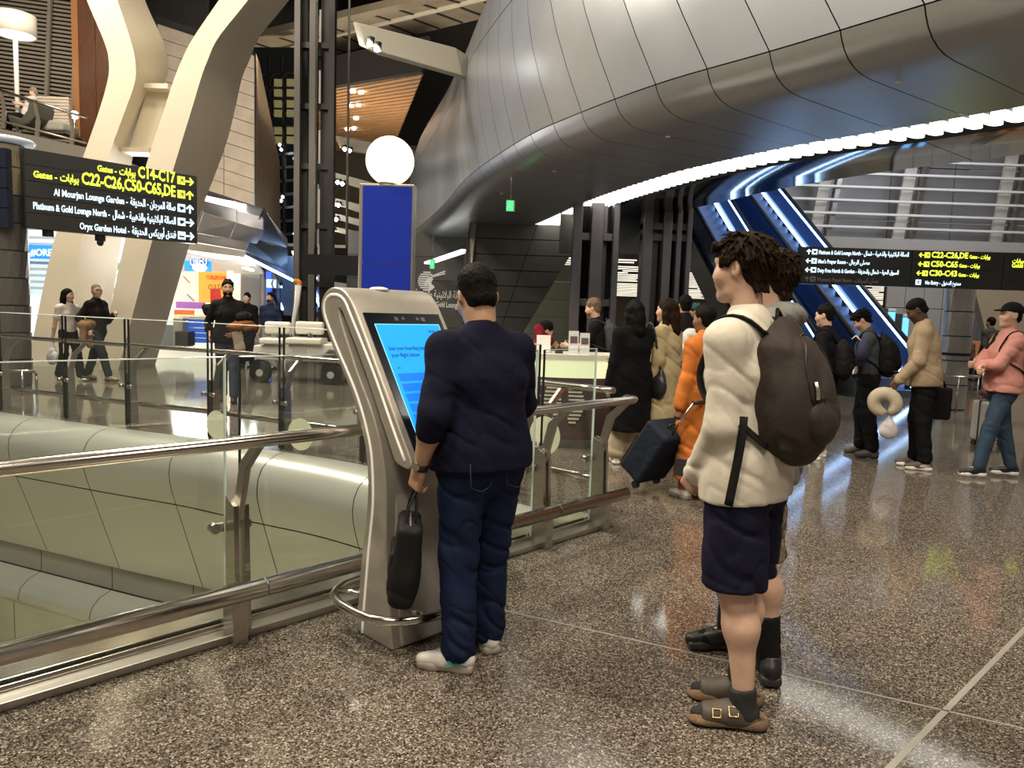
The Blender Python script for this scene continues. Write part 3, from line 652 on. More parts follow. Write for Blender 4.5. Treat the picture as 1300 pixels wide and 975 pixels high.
# ------------------------------------------------------------------ stone-tiled wall, dark glass building, mast
tw = sroot('wall_tiled', (-8.5, 24, 4), 'taupe stone-clad wall bending away behind the cream column')
for i in range(15):
    v0 = 60+i*17.5; v1 = v0+16.8
    f = lambda u, v: at(u, v+(u-290)*.33, 24-(0 if u < 327 else -.0))
    for (u0, u1) in ((200, 250), (250.5, 284), (284.5, 323)):
        MB().prism([f(u0, v1), f(u1-.3, v1), f(u1-.3, v0), f(u0, v0)], (0, .1, 0)).build('tile', M_TILE, tw)
MB().prism([at(198, 20, 24.12), at(322, 60, 24.12), at(322, 340, 24.12), at(198, 340, 24.12)], (0, .2, 0)).build('core', M_BLACK, tw)
MB().add([at(323, 62, 24), at(323, 330, 24), at(357, 330, 31), at(355, 205, 31), at(347, 170, 31), at(329, 78, 31)], [(0, 1, 2, 3, 4, 5)]).build('side_face', mat('stone_side', (.40, .30, .20), .55, 0, noise=(8, .2)), tw)
gb = sroot('wall_dark_glass', (-10, 36, 6), 'dark glazed building front with dim windows')
MB().prism([at(318, 60, 36), at(385, 60, 36), at(385, 345, 36), at(318, 345, 36)], (0, .3, 0)).build('pane_wall', M_DGLASS, gb)
for i in range(15): a, b = at(318, 97+i*17, 35.9), at(385, 92+i*17, 35.9); MB().bar(a, b, .1, .12).build('transom', M_SOFF if i > 6 else M_STEELD, gb)
for u in (345, 361): a, b = at(u, 340, 35.9), at(u-2, 70, 35.9); MB().bar(a, b, .1, .1).build('mullion', M_STEELD, gb)
M_DIMWIN = emis('dim_window', (.75, .7, .35), .05)
for u in (353, 369):
    for i, v in enumerate((105, 118, 132, 144, 166, 178)): a, b = at(u-5, v+4.5, 35.8), at(u+5, v-4.5, 35.8); MB().box(((a[0]+b[0])/2, 35.8, (a[2]+b[2])/2), (b[0]-a[0], .05, b[2]-a[2])).build('lit_window', M_DIMWIN, gb)
for u, v in [(355, 184), (357, 190), (359, 250), (357, 255)]: MB().sphere(tuple(at(u, v, 35)), .07, 8, 6).build('lamp_dot', emis('white_dot', (.9, .95, 1), 6), gb)
ms = root('lattice_mast', 'black steel lattice mast rising to the roof behind the kiosk', 'mast', tuple(at(397, 470, 19)*[1, 1, 0]))
M_MAST = mat('mast_black', (.016, .015, .014), .5, .2); M_MASTG = mat('mast_grey', (.10, .095, .085), .5)
for u, w, m, dy in ((377, .14, M_MASTG, 0), (386, .16, M_MAST, .25), (396, .16, M_MASTG, 0), (411, .2, M_MAST, .2), (419, .14, M_MAST, 0)):
    p = at(u, 430, 19+dy); MB().box((p[0], p[1], 7.6+.6), (w, .22, 16.6-.0)).build('chord', m, ms)
for i in range(9):
    z = 2.0+i*1.45; a, b = at(377, 400, 19.1)[0], at(419, 400, 19.1)[0]; MB().box(((a+b)/2, 19.1, z), (b-a, .16, .14)).build('rung', M_MAST, ms)
for i in range(6):
    z = 2.5+i*1.45
    for u in (391, 405): p = at(u, 400, 19.35); MB().box((p[0], 19.35, z), (.09, .04, .9)).build('strip_pane', mat('strip_pane_warm', (.55, .5, .4), .5, emit=((1, .93, .75), .10)), ms)
# light arms reaching out of the bulkhead
M_ARM = mat('arm_cream', (.58, .55, .46), .45); M_SPOT = emis('spot_white', (1, .97, .9), 60); M_SPOTS = emis('spot_far', (1, .97, .9), 18)
def arm(pix, y0, y1, spots, label, thick, spotm, sr):
    P = [at(u, v, yy) for (u, v), yy in zip(pix, (y0, y1, y1, y0))]
    r = root('light_arm', label, 'light fixture', tuple((P[0]+P[2])/2))
    MB().prism(P, (thick*.5, thick, 0)).build('arm_beam', M_ARM, r, .02)
    for u, v in spots: p = at(u, v, y0); MB().sphere(tuple(p+[0, -.05, -.02]), sr, 10, 8).build('spot_lamp', spotm, r); MB().lathe([(sr*1.5, -.02), (sr*1.6, .12), (0, .12)], p+[0, .03, 0], 12).build('spot_can', M_STEELD, r)
    return r
arm([(447, 26), (578, 60), (587, 96), (456, 58)], 14.5, 16.5, [(470, 55.5), (479, 62)], 'long cream light arm with twin spotlights jutting from the bulkhead', .5, M_SPOT, .05)
arm([(425, 172), (524, 190), (524, 206), (431, 188)], 27.4, 29.2, [(438, 189), (444, 191)], 'smaller far light arm left of the glowing globe', .6, M_SPOTS, .07)
arm([(421, 218), (526, 246), (526, 261), (427, 230)], 27.5, 29.0, [(429, 231), (435, 233)], 'far light arm just left of the blue totem top', .6, M_SPOTS, .07)
arm([(419, 250), (526, 279), (526, 294), (424, 259)], 27.5, 28.9, [(425, 259), (430, 260)], 'far light arm beside the blue totem, third down', .6, M_SPOTS, .07)
arm([(419, 270), (526, 295), (526, 308), (422, 277)], 27.5, 28.8, [(422, 277), (427, 278)], 'far light arm beside the blue totem, fourth down', .6, M_SPOTS, .07)
arm([(419, 287), (526, 311), (526, 324), (422, 293)], 27.5, 28.7, [(423, 292)], 'lowest far light arm beside the blue totem', .6, M_SPOTS, .07)

# ------------------------------------------------------------------ metal bulkhead over the shop, shop interior
sb = sroot('bulkhead_shop', (-8, 18, 3), 'folded grey metal canopy above the shop front')
M_SHM = mat('shop_metal', (.27, .27, .30), .38, .7, noise=(1.2, .08))
def quadp(pix, ys, m, name, th=.08):
    P = [at(u, v, yy) for (u, v), yy in zip(pix, ys)]; return MB().prism(P, (0, th, .0)).build(name, m, sb)
for u0, u1 in ((200, 258), (258.6, 300), (300.6, 334)):
    f = lambda u, a, b: a+(u-250)*b
    quadp([(u0, f(u0, 237, .33)), (u1, f(u1, 237, .33)), (u1, f(u1, 250, .3)), (u0, f(u0, 252, .3))], (18.9, 18.9, 18.2, 18.2), M_SHM, 'top_roll')
    quadp([(u0, f(u0, 252.5, .3)), (u1, f(u1, 250.5, .3)), (u1, f(u1, 267, .3)), (u0, f(u0, 267, .3))], (18.2, 18.2, 18.0, 18.0), M_SHM, 'upper_panel')
    quadp([(u0, f(u0, 267.6, .3)), (u1, f(u1, 267.6, .3)), (u1-9, f(u1, 294, .18)), (u0-9, f(u0, 294, .18))], (18.0, 18.0, 18.3, 18.3), M_SHM, 'lower_panel')
quadp([(195, 288), (316, 307), (311, 318), (195, 298)], (18.35, 18.3, 18.35, 18.4), M_SHM, 'band')
quadp([(195, 300), (311, 319), (313, 327), (195, 312)], (18.3, 18.25, 18.25, 18.3), M_GREY, 'lip')
for pix, ys in (([(334.5, 263), (364, 303), (364, 315), (318, 302)], (18.1, 22, 22, 18.2)), ([(313, 303), (364, 316), (364, 344), (311, 318)], (18.3, 22, 22, 18.4)), ([(311, 319), (364, 345), (366, 352), (313, 328)], (18.3, 22, 22, 18.3))):
    quadp(pix, ys, mat('shop_metal_side', (.16, .17, .22), .3, .8), 'side_panel')
a, b = at(312, 326, 18.2), at(372, 356, 22); MB().bar(a, b, .05, .06).build('light_line', M_BLUEW, sb)
shop = root('shop_front', 'bright duty free shop with sweets displays under the metal canopy', 'shop', tuple(at(280, 455, 21)*[1, 1, 0]))
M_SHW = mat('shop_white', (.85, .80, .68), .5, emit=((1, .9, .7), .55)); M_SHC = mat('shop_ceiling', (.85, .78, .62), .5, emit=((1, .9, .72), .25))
def sbox(u0, v0, u1, v1, y, m, name, parent=shop, th=.08):
    a, b = at(u0, v1, y), at(u1, v0, y); return MB().box(((a[0]+b[0])/2, y, (a[2]+b[2])/2), (abs(b[0]-a[0]), th, abs(b[2]-a[2]))).build(name, m, parent)
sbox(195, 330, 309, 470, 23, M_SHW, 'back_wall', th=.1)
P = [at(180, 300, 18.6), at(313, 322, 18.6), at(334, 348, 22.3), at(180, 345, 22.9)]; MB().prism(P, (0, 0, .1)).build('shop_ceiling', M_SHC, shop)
for u0, u1, v in ((265, 283, 329), (310, 320, 340)): a, b = at(u0, v, 20), at(u1, v+3, 20.6); MB().bar(a, b, .12, .04).build('lamp_line', emis('shop_lamp', (1, .98, .95), 5), shop)
for u0, u1, m in ((306, 331, M_GREY), (331.5, 336, M_STEELD)):
    for i in range(4): sbox(u0, 345+i*22, u1, 366.4+i*22, 22.6, m, 'side_panel')
sbox(225, 342, 254, 396, 22.6, mat('poster_dots', (.9, .84, .74), .5, emit=((1, .93, .8), .35)), 'poster_panel')
for u, v, c in ((234.5, 360.5, (.35, .33, .75)), (246, 361, (.08, .30, .70))):
    p = at(u, v, 22.52); MB().lathe([(0, .0), (.11, 0)], (0, 0, 0), 18).build('poster_disc', mat('disc%d' % u, c, .5, emit=(c, .3)), shop, world=False)
    o = shop.children[-1]; o.rotation_euler = (PI/2, 0, 0); o.location = Vector(p)-Vector(shop.location)
for u, v, c, r in ((237, 355, (.6, .4, .15), .7), (242, 378, (.25, .3, .5), .7)):
    p = at(u, v, 22.5); MB().bar(p+[-.1, 0, .1], p+[.1, 0, -.1], .02, .05, (0, 1, 0)).build('poster_bar', mat('bar%d' % v, c, .5), shop)
sbox(253, 346, 287, 384, 22.3, mat('poster_orange', (.85, .42, .06), .5, emit=((1, .48, .06), .45)), 'poster_panel')
PR = mat('poster_red', (.6, .03, .02), .5, emit=((.8, .04, .02), .3))
put_text('lettering', 'TOBLERONE', .16, at(261.5, 354.5, 22.2), (1, 0, .01), (0, 0, 1), PR, shop, bold=.004, width=.60)
put_text('lettering', 'CULTA', .2, at(264, 367, 22.2), (1, 0, .01), (0, 0, 1), mat('poster_brown', (.45, .18, .02), .5), shop, bold=.003, width=.46)
P = [at(u, v, 22.2) for u, v in ((267, 367), (279, 366), (281, 383), (267, 384))]; MB().prism(P, (0, .03, 0)).build('poster_pack', PR, shop)
# hanging cookie sign
os_ = root('hanging_sign', 'blue hanging shop sign with puffy white OREO lettering', 'sign', tuple(at(248, 335, 20)))
sbox(235, 332, 268, 344, 20, mat('oreo_blue', (.03, .22, .75), .4, emit=((.03, .3, 1), .8)), 'panel', os_)
put_text('lettering', 'OREO', .34, at(240.5, 337.5, 19.9), (1, 0, .06), (0, 0, 1), emis('oreo_outline', (.01, .10, .55), .4), os_, bold=.035, width=.50)
put_text('lettering', 'OREO', .34, at(241, 337.5, 19.86), (1, 0, .06), (0, 0, 1), emis('oreo_white', (.95, .98, 1), .7), os_, bold=.008, width=.46)
MB().sphere(tuple(at(253.5, 340, 19.9)), (.2, .05, .11), 16, 10).build('cookie_puff', emis('oreo_white', (.95, .98, 1), .7), os_)
sn = root('hanging_sign', 'small pale blue square hanging sign in the shop ceiling', 'sign', tuple(at(291, 348, 20.5)))
sbox(289, 344, 295, 352, 20.5, emis('sign_ice', (.5, .8, 1), 1.2), 'lit_face', sn)
hs = root('hashtag_banner', 'blue shop banner reading #ORE beside the dark column', 'banner', tuple(at(50, 320, 18.98)))
sbox(36, 312, 72, 328, 18.98, mat('banner_blue', (.02, .16, .62), .4, emit=((.02, .22, .9), .8)), 'panel', hs)
put_text('lettering', '#OREO', .24, at(38.5, 324.5, 18.9), (1, 0, .02), (0, 0, 1), emis('oreo_white', (.95, .98, 1), .7), hs, bold=.006, width=.72)
sw = sroot('wall_shop_left', tuple(at(60, 460, 19)*[1, 1, 0]), 'bright shop shelving seen past the dark column')
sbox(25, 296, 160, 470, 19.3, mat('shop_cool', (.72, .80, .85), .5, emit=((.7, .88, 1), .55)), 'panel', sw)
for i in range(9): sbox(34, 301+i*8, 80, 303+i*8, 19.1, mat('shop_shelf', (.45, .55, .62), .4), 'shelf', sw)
random.seed(5)
for i in range(24):
    v = 330+random.random()*115; u = 150-(v-330)*.33+random.uniform(-9, 9); sbox(u, v, u+4, v+random.uniform(5, 9), 18.9, mat('pack%d' % (i % 5), [(.1, .25, .7), (.55, .6, .6), (.15, .4, .3), (.7, .2, .1), (.8, .75, .5)][i % 5], .5), 'pack', sw)
# display counters in front of the shop
dc = root('sweets_display', 'purple and orange sweets counter in front of the shop', 'display', tuple(at(240, 455, 20)*[1, 1, 0]))
sbox(224, 384, 260, 391, 20.6, mat('disp_purple', (.35, .12, .45), .5, emit=((.5, .2, .6), .25)), 'sign_board', dc)
sbox(222, 394, 246, 399, 20.3, mat('disp_rust', (.5, .12, .03), .5), 'board', dc); sbox(222, 400, 262, 404, 20.3, mat('disp_warm', (.75, .4, .15), .5, emit=((1, .5, .2), .2)), 'board', dc)
bx = root('blue_display', 'blue and white gondola shelf with a dark bin by the shop', 'display', tuple(at(245, 455, 18.5)*[1, 1, 0]))
for i in range(5): sbox(240, 404+i*6.4, 262, 409+i*6.4, 18.5, mat('gond_blue', (.03, .12, .55), .4, emit=((.05, .2, .9), .25)), 'shelf_front', bx)
sbox(227, 402, 263, 404.5, 18.4, M_WHITE, 'top', bx); sbox(227, 404, 239, 440, 18.5, M_GREY, 'end_panel', bx, .6); sbox(206, 412, 228, 440, 18.6, mat('counter_grey', (.22, .27, .30), .4), 'counter_block', bx, .6)
sbox(227, 421, 243, 438, 18.0, M_SIGNE, 'bin', bx, .4)
# lit square sign on a blue post, flowers in a tall vase
ts = root('info_sign', 'pale blue lit square sign with a phone mark on a blue post', 'sign', tuple(at(344, 460, 21)*[1, 1, 0]))
sbox(339, 355, 350, 365, 21, emis('sign_ice', (.5, .8, 1), 1.2), 'lit_face', ts); sbox(338, 345, 345, 420, 21.2, mat('blue_post', (.03, .10, .55), .4, emit=((.05, .2, 1), .35)), 'post', ts)
put_text('lettering', '(', .22, at(344, 362.5, 20.93), (1, 0, 0), (0, 0, 1), M_SIGNE, ts, bold=.012)
fv = root('flower_stand', 'slender white flower stand with orange flowers before the mast', 'vase', tuple(at(369, 464, 17.6)*[1, 1, 0]))
MB().tube([at(369, 464, 17.6)*[1, 1, 0], at(371, 430, 17.6), at(373, 405, 17.6), at(377, 385, 17.6), at(379, 362, 17.6)], [.035, .04, .045, .06, .075], 8).build('stem', M_WHITE, fv)
random.seed(2)
for i in range(9): MB().sphere(tuple(at(378+random.uniform(-3.2, 3.2), 358+random.uniform(-2.4, 2.4), 17.6)), .045, 8, 6).build('flower', mat('flower%d' % (i % 2), [(.75, .18, .02), (.8, .4, .05)][i % 2], .6), fv)
# round concrete column and black screen behind the kiosk
cc = root('concrete_column', 'round grey concrete column under a black hanging screen', 'column', tuple(at(385, 455, 20)*[1, 1, 0]))
for i in range(6): p = at(386, 455, 20); MB().lathe([(.20, .0), (.20, .56)], (p[0], p[1], .58*i), 20).build('drum', M_GREY, cc)
bs = root('hanging_screen', 'black unlit display board hanging left of the blue totem', 'screen', tuple(at(420, 337, 18)))
sbox(384, 325, 456, 348, 18, M_SIGNE, 'panel', bs, .2); MB().tube([at(400, 325, 18), (at(400, 325, 18)[0], 18, 16.9)], .03, 6).build('hanger', M_STEELD, bs); MB().tube([at(440, 325, 18), (at(440, 325, 18)[0], 18, 16.9)], .03, 6).build('hanger', M_STEELD, bs)
# blue-lit escalators (left far, right pair)
M_STEP = mat('escalator_step', (.10, .13, .20), .45, .5); M_BALU = mat('escalator_glass', (.05, .09, .2), .15, .3)
def escalator(label, bot, topp, width, nstep, led=M_BLUEW, side=True):
    b, t = np.array(bot, float), np.array(topp, float); d = t-b; hd = np.array([d[0], d[1], 0]); hd /= np.linalg.norm(hd); sd = np.array([hd[1], -hd[0], 0])
    r = root('escalator', label, 'escalator', tuple(b*[1, 1, 0]))
    for i in range(nstep):
        p = b+d*(i+.5)/nstep; q = b+d*(i+1.5)/nstep
        ln = np.linalg.norm((q-p)[:2]); rise = d[2]/nstep
        M = Matrix((Vector(sd), Vector(hd), Vector((0, 0, 1)))).transposed()
        MB().box(tuple(p+[0, 0, -rise*.5]), (width, ln*1.05, rise), M=M).build('step', M_STEP, r)
    for s in (-1, 1):
        o = sd*s*(width/2+.08)
        MB().prism([b+o, t+o, t+o+[0, 0, .75], b+o+[0, 0, .75]], tuple(sd*.04*s)).build('balustrade', M_BALU, r)
        MB().tube([b+o+[0, 0, .8], t+o+[0, 0, .8]], .05, 8).build('handrail', M_MAST, r)
        MB().bar(b+o*.93+[0, 0, .10], t+o*.93+[0, 0, .10], .05, .05).build('light_line', led, r)
        MB().bar(b+o*1.0+[0, 0, .70], t+o*1.0+[0, 0, .70], .05, .04).build('light_line', led, r)
        MB().prism([b+o*1.15+[0, 0, -.7], t+o*1.15+[0, 0, -.7], t+o*1.15+[0, 0, .1], b+o*1.15+[0, 0, .1]], tuple(sd*.05*s)).build('skirt', mat('skirt_metal', (.20, .19, .18), .35, .6), r)
    MB().prism([b+sd*width/2+[0, 0, -.75], t+sd*width/2+[0, 0, -.75], t-sd*width/2+[0, 0, -.75], b-sd*width/2+[0, 0, -.75]], (0, 0, .05)).build('underside', mat('skirt_metal', (.20, .19, .18), .35, .6), r)
    l = bpy.data.lights.new('escalator_glow', 'AREA'); l.energy = 28; l.size = width; l.color = (.2, .45, 1); l.shape = 'RECTANGLE'; l.size_y = np.linalg.norm(d)*.8
    m = (b+t)/2+[0, 0, 2.2]; lo = bpy.data.objects.new('escalator_glow', l); COL.objects.link(lo); lo.location = m; lo.parent = None
    lo.rotation_euler = (math.atan2(d[2], np.linalg.norm(d[:2])), 0, math.atan2(hd[1], hd[0])-PI/2)
    return r
escalator('blue-lit escalator climbing behind the two young men, right of the pair', (7.75, 15.2, .05), (6.55, 22.4, 5.2), 1.0, 24)
escalator('blue-lit escalator half hidden behind the brown-haired heads, left of the pair', (5.95, 15.4, .05), (4.95, 22.4, 5.2), 1.0, 24)
escalator('small far escalator with blue lights beside the shop', at(384, 398, 21)*[1, 1, 1], at(350, 322, 25), 1.0, 14)
wall_poly('trim_5', [(340, 366), (378, 406), (378, 440), (345, 440)], 21.6, mat('esc_wall', (.05, .042, .036), .5), .2, None, 'dark side wall under the far escalator')
# ================================================================== near and far glass railings
def post_mesh_near():
    "parts of one railing post in its own frame: x along the rail, y towards the hall, z up"
    P = {}
    mb = MB()
    for x in (-.026, .026): mb.prism([(x-.011, -.085, .0), (x-.011, .035, .0), (x-.011, .01, .62), (x-.011, -.085, .66)], (.022, 0, 0))
    P['blade_pair'] = mb
    P['upper_arm'] = MB().prism([(-.014, -.055, .55), (-.014, .0, .55), (-.014, .075, .80), (-.014, .215, .935), (-.014, .165, .945), (-.014, .02, .82)], (.028, 0, 0))
    P['bracket'] = MB().box((.045, .045, .13), (.07, .10, .26)).box((.045, .09, .25), (.05, .06, .06))
    return P
PM = {k: v.mesh(k) for k, v in post_mesh_near().items()}
cl_mb = MB()
for x in (-.075, .075): cl_mb.tube([(x, -.125, 0), (x, -.085, 0)], .024, 14); cl_mb.box((x*.6, -.105, 0), (.06, .02, .04))
PM['clamp'] = cl_mb.mesh('clamp')
PM['bolt'] = MB().tube([(0, .093, 0), (0, .101, 0)], .011, 10).mesh('bolt')
for k in PM: PM[k].materials.append(M_STEEL if k != 'upper_arm' else mat('arm_steel', (.42, .39, .34), .3, 1))
def post(parent, x, y, rz, s=1.0, full=True):
    M = Matrix.Translation((x, y, 0)) @ Matrix.Rotation(rz, 4, 'Z') @ Matrix.Scale(s, 4)
    W = wm(parent).inverted()
    def link(nm, z=0, dx=0):
        o = bpy.data.objects.new(nm, PM[nm]); COL.objects.link(o); o.parent = parent; WM[o.name] = wm(parent); o.matrix_local = W @ M @ Matrix.Translation((dx, 0, z)); return o
    b = link('blade_pair'); link('upper_arm')
    for z in (.16, .5) if full else (.5,): link('clamp', z)
    if full:
        link('bracket')
        for z in (.07, .19): link('bolt', z, .045)
RZ = math.atan2(D2[1], D2[0])
# rz so that local x runs along the rail and local y (towards hall) = N2 -> mirror handled by turning half round
RZN = math.atan2(-D2[1], -D2[0])
nr_ = root('glass_railing', 'near glass railing with steel handrail and bumper rail beside the kiosk', 'railing', tuple(rail(1.5, -.1)))
S0 = -5.2; SP = [-3.25, -1.15, .95, 2.0, 3.04, 3.66]
for s in SP: p = rail(s, -.04); post(nr_, p[0], p[1], RZN)
M_HAND = mat('handrail_steel', (.56, .52, .46), .2, 1, noise=(6, .12, (1, 1, 8)))
hp = [rail(S0, .19, .955), rail(3.62, .20, .955), rail(3.68, .17, .955), rail(3.70, .11, .955)]
MB().tube(hp, .042, 16, ry=.028).build('handrail', M_HAND, nr_)
MB().tube([rail(S0, .115, .27), rail(3.74, .115, .27)], .042, 16).build('bumper_rail', M_HAND, nr_)
for s in (.985, 3.0): MB().tube([rail(s, .115, .27), rail(s+.006, .115, .27)], .0428, 16).build('rail_joint', M_STEELD, nr_)
for a, b in zip([S0]+SP[:-1], SP):
    if b-a < .2: continue
    x0, x1 = rail(a+.035, -.125), rail(b-.035, -.125)
    MB().prism([x0+[0, 0, .03], x1+[0, 0, .03], x1+[0, 0, 1.29], x0+[0, 0, 1.29]], tuple(np.array([*N2, 0])*.014)).build('glass_pane', M_GLASS, nr_)
    g = np.array([*N2, 0])*.007
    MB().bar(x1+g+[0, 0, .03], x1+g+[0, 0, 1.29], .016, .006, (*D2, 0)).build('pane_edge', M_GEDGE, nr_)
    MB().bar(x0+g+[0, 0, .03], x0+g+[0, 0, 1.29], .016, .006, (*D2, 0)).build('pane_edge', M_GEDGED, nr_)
    MB().bar(x0+g+[0, 0, 1.29], x1+g+[0, 0, 1.29], .016, .004, (0, 0, 1)).build('pane_edge', M_GEDGE, nr_)
kb = root('kerb_channel', 'stepped steel channel along the rim of the void holding the near glass', 'kerb', tuple(rail(1.5, -.15)))
for o0, o1, z in ((-.30, -.155, .045), (-.10, 0.0, .035), (-.155, -.135, .065), (-.115, -.10, .055)):
    P = [rail(S0, o0), rail(3.76, o0), rail(3.76, o1), rail(S0, o1)]; MB().prism(P, (0, 0, z)).build('kerb_strip', M_HAND if z > .04 else mat('kerb_steel', (.50, .47, .43), .3, 1), kb, .004)

# far railing: leaning posts, low rails, tall panes
frr = root('glass_railing', 'far glass railing with leaning posts on the walkway across the void', 'railing', (-3.4, 8.25, 0))
fseg = np.r_[0, np.cumsum(np.linalg.norm(np.diff(FARC, axis=0), axis=1))]
def farp(s, off, z=0.0):
    t = np.interp(s, fseg, np.arange(len(FARC))); c, n = lerp2(FARC, fn, t); q = c-n*off; return np.array([q[0], q[1], z]), n
sref = []
for q in [(-10.9, 11.5), (-9.75, 10.98), (-8.6, 10.45), (-7.6, 10.0), (-6.6, 9.57), (-5.56, 9.11), (-4.44, 8.62), (-3.4, 8.19), (-2.43, 7.67), (-1.5, 7.18), (-.6, 6.5), (.2, 5.78)]:
    i = int(np.argmin(np.linalg.norm(FARC-np.array(q), axis=1))); sref.append(fseg[i])
for s in sref:
    p, n = farp(s, .12); post(frr, p[0], p[1], math.atan2(-n[1], -n[0])-PI/2, 1.0, False)
for z, off, rr, ry in ((.955, .30, .036, .026), (.27, .22, .032, None)):
    pts = [farp(s, off, z)[0] for s in np.linspace(sref[0]-.5, fseg[-1]-.05, 46)]
    MB().tube(pts, rr, 10, ry=ry).build('handrail' if z > .5 else 'lower_rail', M_HAND, frr)
for a, b in zip(sref[:-1], sref[1:]):
    q = [farp(s, .035)[0] for s in np.linspace(a+.03, b-.03, 4)]; mb = MB()
    for i in range(3): mb.add([q[i]+[0, 0, .02], q[i+1]+[0, 0, .02], q[i+1]+[0, 0, 1.28], q[i]+[0, 0, 1.28]], [(0, 1, 2, 3)])
    mb.build('glass_pane', M_GLASS, frr)
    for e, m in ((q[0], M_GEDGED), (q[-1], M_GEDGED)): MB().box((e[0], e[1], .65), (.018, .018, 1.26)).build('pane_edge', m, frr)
    MB().tube([x+[0, 0, 1.282] for x in q], .006, 6).build('pane_edge', M_GEDGE, frr)
M_DISC = mat('frosted_disc', (.72, .72, .55), .5)  # plain pale discs set flat on the far panes
for s, z, r in ((sref[8]+.27, .20, .165), (sref[7]+.12, .17, .16), (sref[11]+.06, .58, .15)):
    p, n = farp(s, .02, z); nn = Vector((n[0], n[1], 0)); t = Vector((-n[1], n[0], 0))
    P = [Vector(p)+t*r*math.cos(a)+Vector((0, 0, r*math.sin(a))) for a in np.linspace(0, 2*PI, 28, endpoint=False)]
    MB().prism(P, nn*.004).build('frosted_disc', M_DISC, frr)['label'] = 'round pale disc on the glass'

# ================================================================== kiosk
KW = Vector((.70, .715, 0)).normalized(); KN = Vector((KW.y, -KW.x, 0)); KO = Vector((-.70, 3.42, 0)); KL = .52
ki = root('information_kiosk', 'grey looped touch screen kiosk with a bright blue screen', 'kiosk', tuple(KO+KW*.3))
def kp(n, z, w=0.0): return KO+KN*n+KW*w+Vector((0, 0, z))
M_KIO = mat('kiosk_champagne', (.42, .39, .33), .36, .45, noise=(20, .05)); M_KIOF = mat('kiosk_front', (.42, .39, .345), .5, .2, noise=(3, .06))
M_KSTRIP = mat('kiosk_white_strip', (.85, .82, .74), .35, emit=((1, .95, .85), .12))
def smooth2(pts, step=.03): return [tuple(p) for p in catmull(pts, step)]
back = smooth2([(-.005, 0), (.005, .12), (.035, .40), (.068, .62), (.068, .78), (.035, .93), (-.07, 1.13), (-.235, 1.34), (-.325, 1.47)])
loop = smooth2([(-.325, 1.47), (-.343, 1.53), (-.315, 1.59), (-.25, 1.622), (-.17, 1.618), (-.105, 1.585), (-.055, 1.53)], .02)
front = [(-.055, 1.53)]+smooth2([(.385, .895), (.395, .872), (.385, .852), (.36, .846), (.30, .855), (.272, .868)], .015)
inner = smooth2([(.272, .868), (.16, 1.05), (.02, 1.268), (-.12, 1.46), (-.165, 1.52), (-.185, 1.525), (-.18, 1.50), (-.15, 1.44), (-.03, 1.245), (.09, 1.075), (.165, .93), (.205, .78), (.218, .62), (.225, .40), (.262, .12), (.285, 0)], .03)
prof = back+loop[1:]+front[1:]+inner[1:]
mb = MB(); mb.prism([kp(n, z) for n, z in prof], KW*KL, smooth=True); mb.build('looped_body', M_KIO, ki, .022, 3)
# side strips (both ends)
cs = smooth2([(.05, .01), (.06, .12), (.09, .40), (.118, .62), (.115, .78), (.085, .93), (-.02, 1.13), (-.19, 1.34), (-.288, 1.47), (-.308, 1.53), (-.288, 1.57), (-.24, 1.588), (-.17, 1.582), (-.125, 1.555), (-.09, 1.51), (.105, 1.25), (.262, 1.01), (.35, .882)], .03)
for w in (.001, KL-.001): MB().tube([kp(n, z, w) for n, z in cs], .0075, 8).build('light_strip', M_KSTRIP, ki)
# wide stem front
MB().prism([kp(n, z, .05) for n, z in [(.205, .78), (.222, .62), (.232, .40), (.268, .12), (.292, 0.005), (.12, .005), (.12, .78)]], KW*(KL-.1)).build('front_panel', M_KIOF, ki, .01)
# screen: bezel, display, its print
sd_ = (kp(.385, .895)-kp(-.055, 1.53)).normalized(); up_ = -sd_; nn_ = KW.cross(up_)
if nn_.dot(KN) < 0: nn_ = -nn_
T0 = kp(-.055, 1.53)+nn_*.001
def scr(x, y, e=0.0): return T0+KW*x+sd_*y+nn_*e         # x across from the left end, y down the slab
SLAB = (kp(.385, .895)-kp(-.055, 1.53)).length
bz = MB().prism([scr(.035, .03), scr(KL-.035, .03), scr(KL-.035, SLAB-.03), scr(.035, SLAB-.03)], nn_*.006).build('bezel', mat('bezel_black', (.008, .009, .014), .12, 0, spec=.7), ki)
M_SCR = emis('screen_blue', (.005, .33, 1.0), .62); M_SCRB = emis('screen_bar', (.0, .17, .85), .6); M_SCRE = emis('screen_rim', (.20, .62, 1.0), .9); M_SCRT = mat('screen_text', (.0, .03, .20), .5, emit=((0, .03, .3), .5))
SX0, SX1, SY0, SY1 = .078, KL-.065, .095, SLAB-.06
dp = MB().prism([scr(SX0, SY0, .006), scr(SX1, SY0, .006), scr(SX1, SY1, .006), scr(SX0, SY1, .006)], nn_*.0015).build('display', M_SCR, ki)
MB().prism([scr(SX0-.004, SY0-.004, .006), scr(SX1+.004, SY0-.004, .006), scr(SX1+.004, SY1+.004, .006), scr(SX0-.004, SY1+.004, .006)], nn_*.0008).build('display_rim', M_SCRE, dp)
for i in range(5): MB().prism([scr(SX0+.02, .36+i*.052, .0076), scr(SX1-.03, .36+i*.052, .0076), scr(SX1-.03, .40+i*.052, .0076), scr(SX0+.02, .40+i*.052, .0076)], nn_*.0006).build('form_field', M_SCRB, dp)
put_text('screen_text', 'Scan your boarding pass or find', .030, scr(SX0+.022, .235, .0078), KW, up_, M_SCRT, dp, width=.28, depth=.0005, bold=.0004)
put_text('screen_text', 'your flight below', .030, scr(SX0+.022, .272, .0078), KW, up_, M_SCRT, dp, width=.165, depth=.0005, bold=.0004)
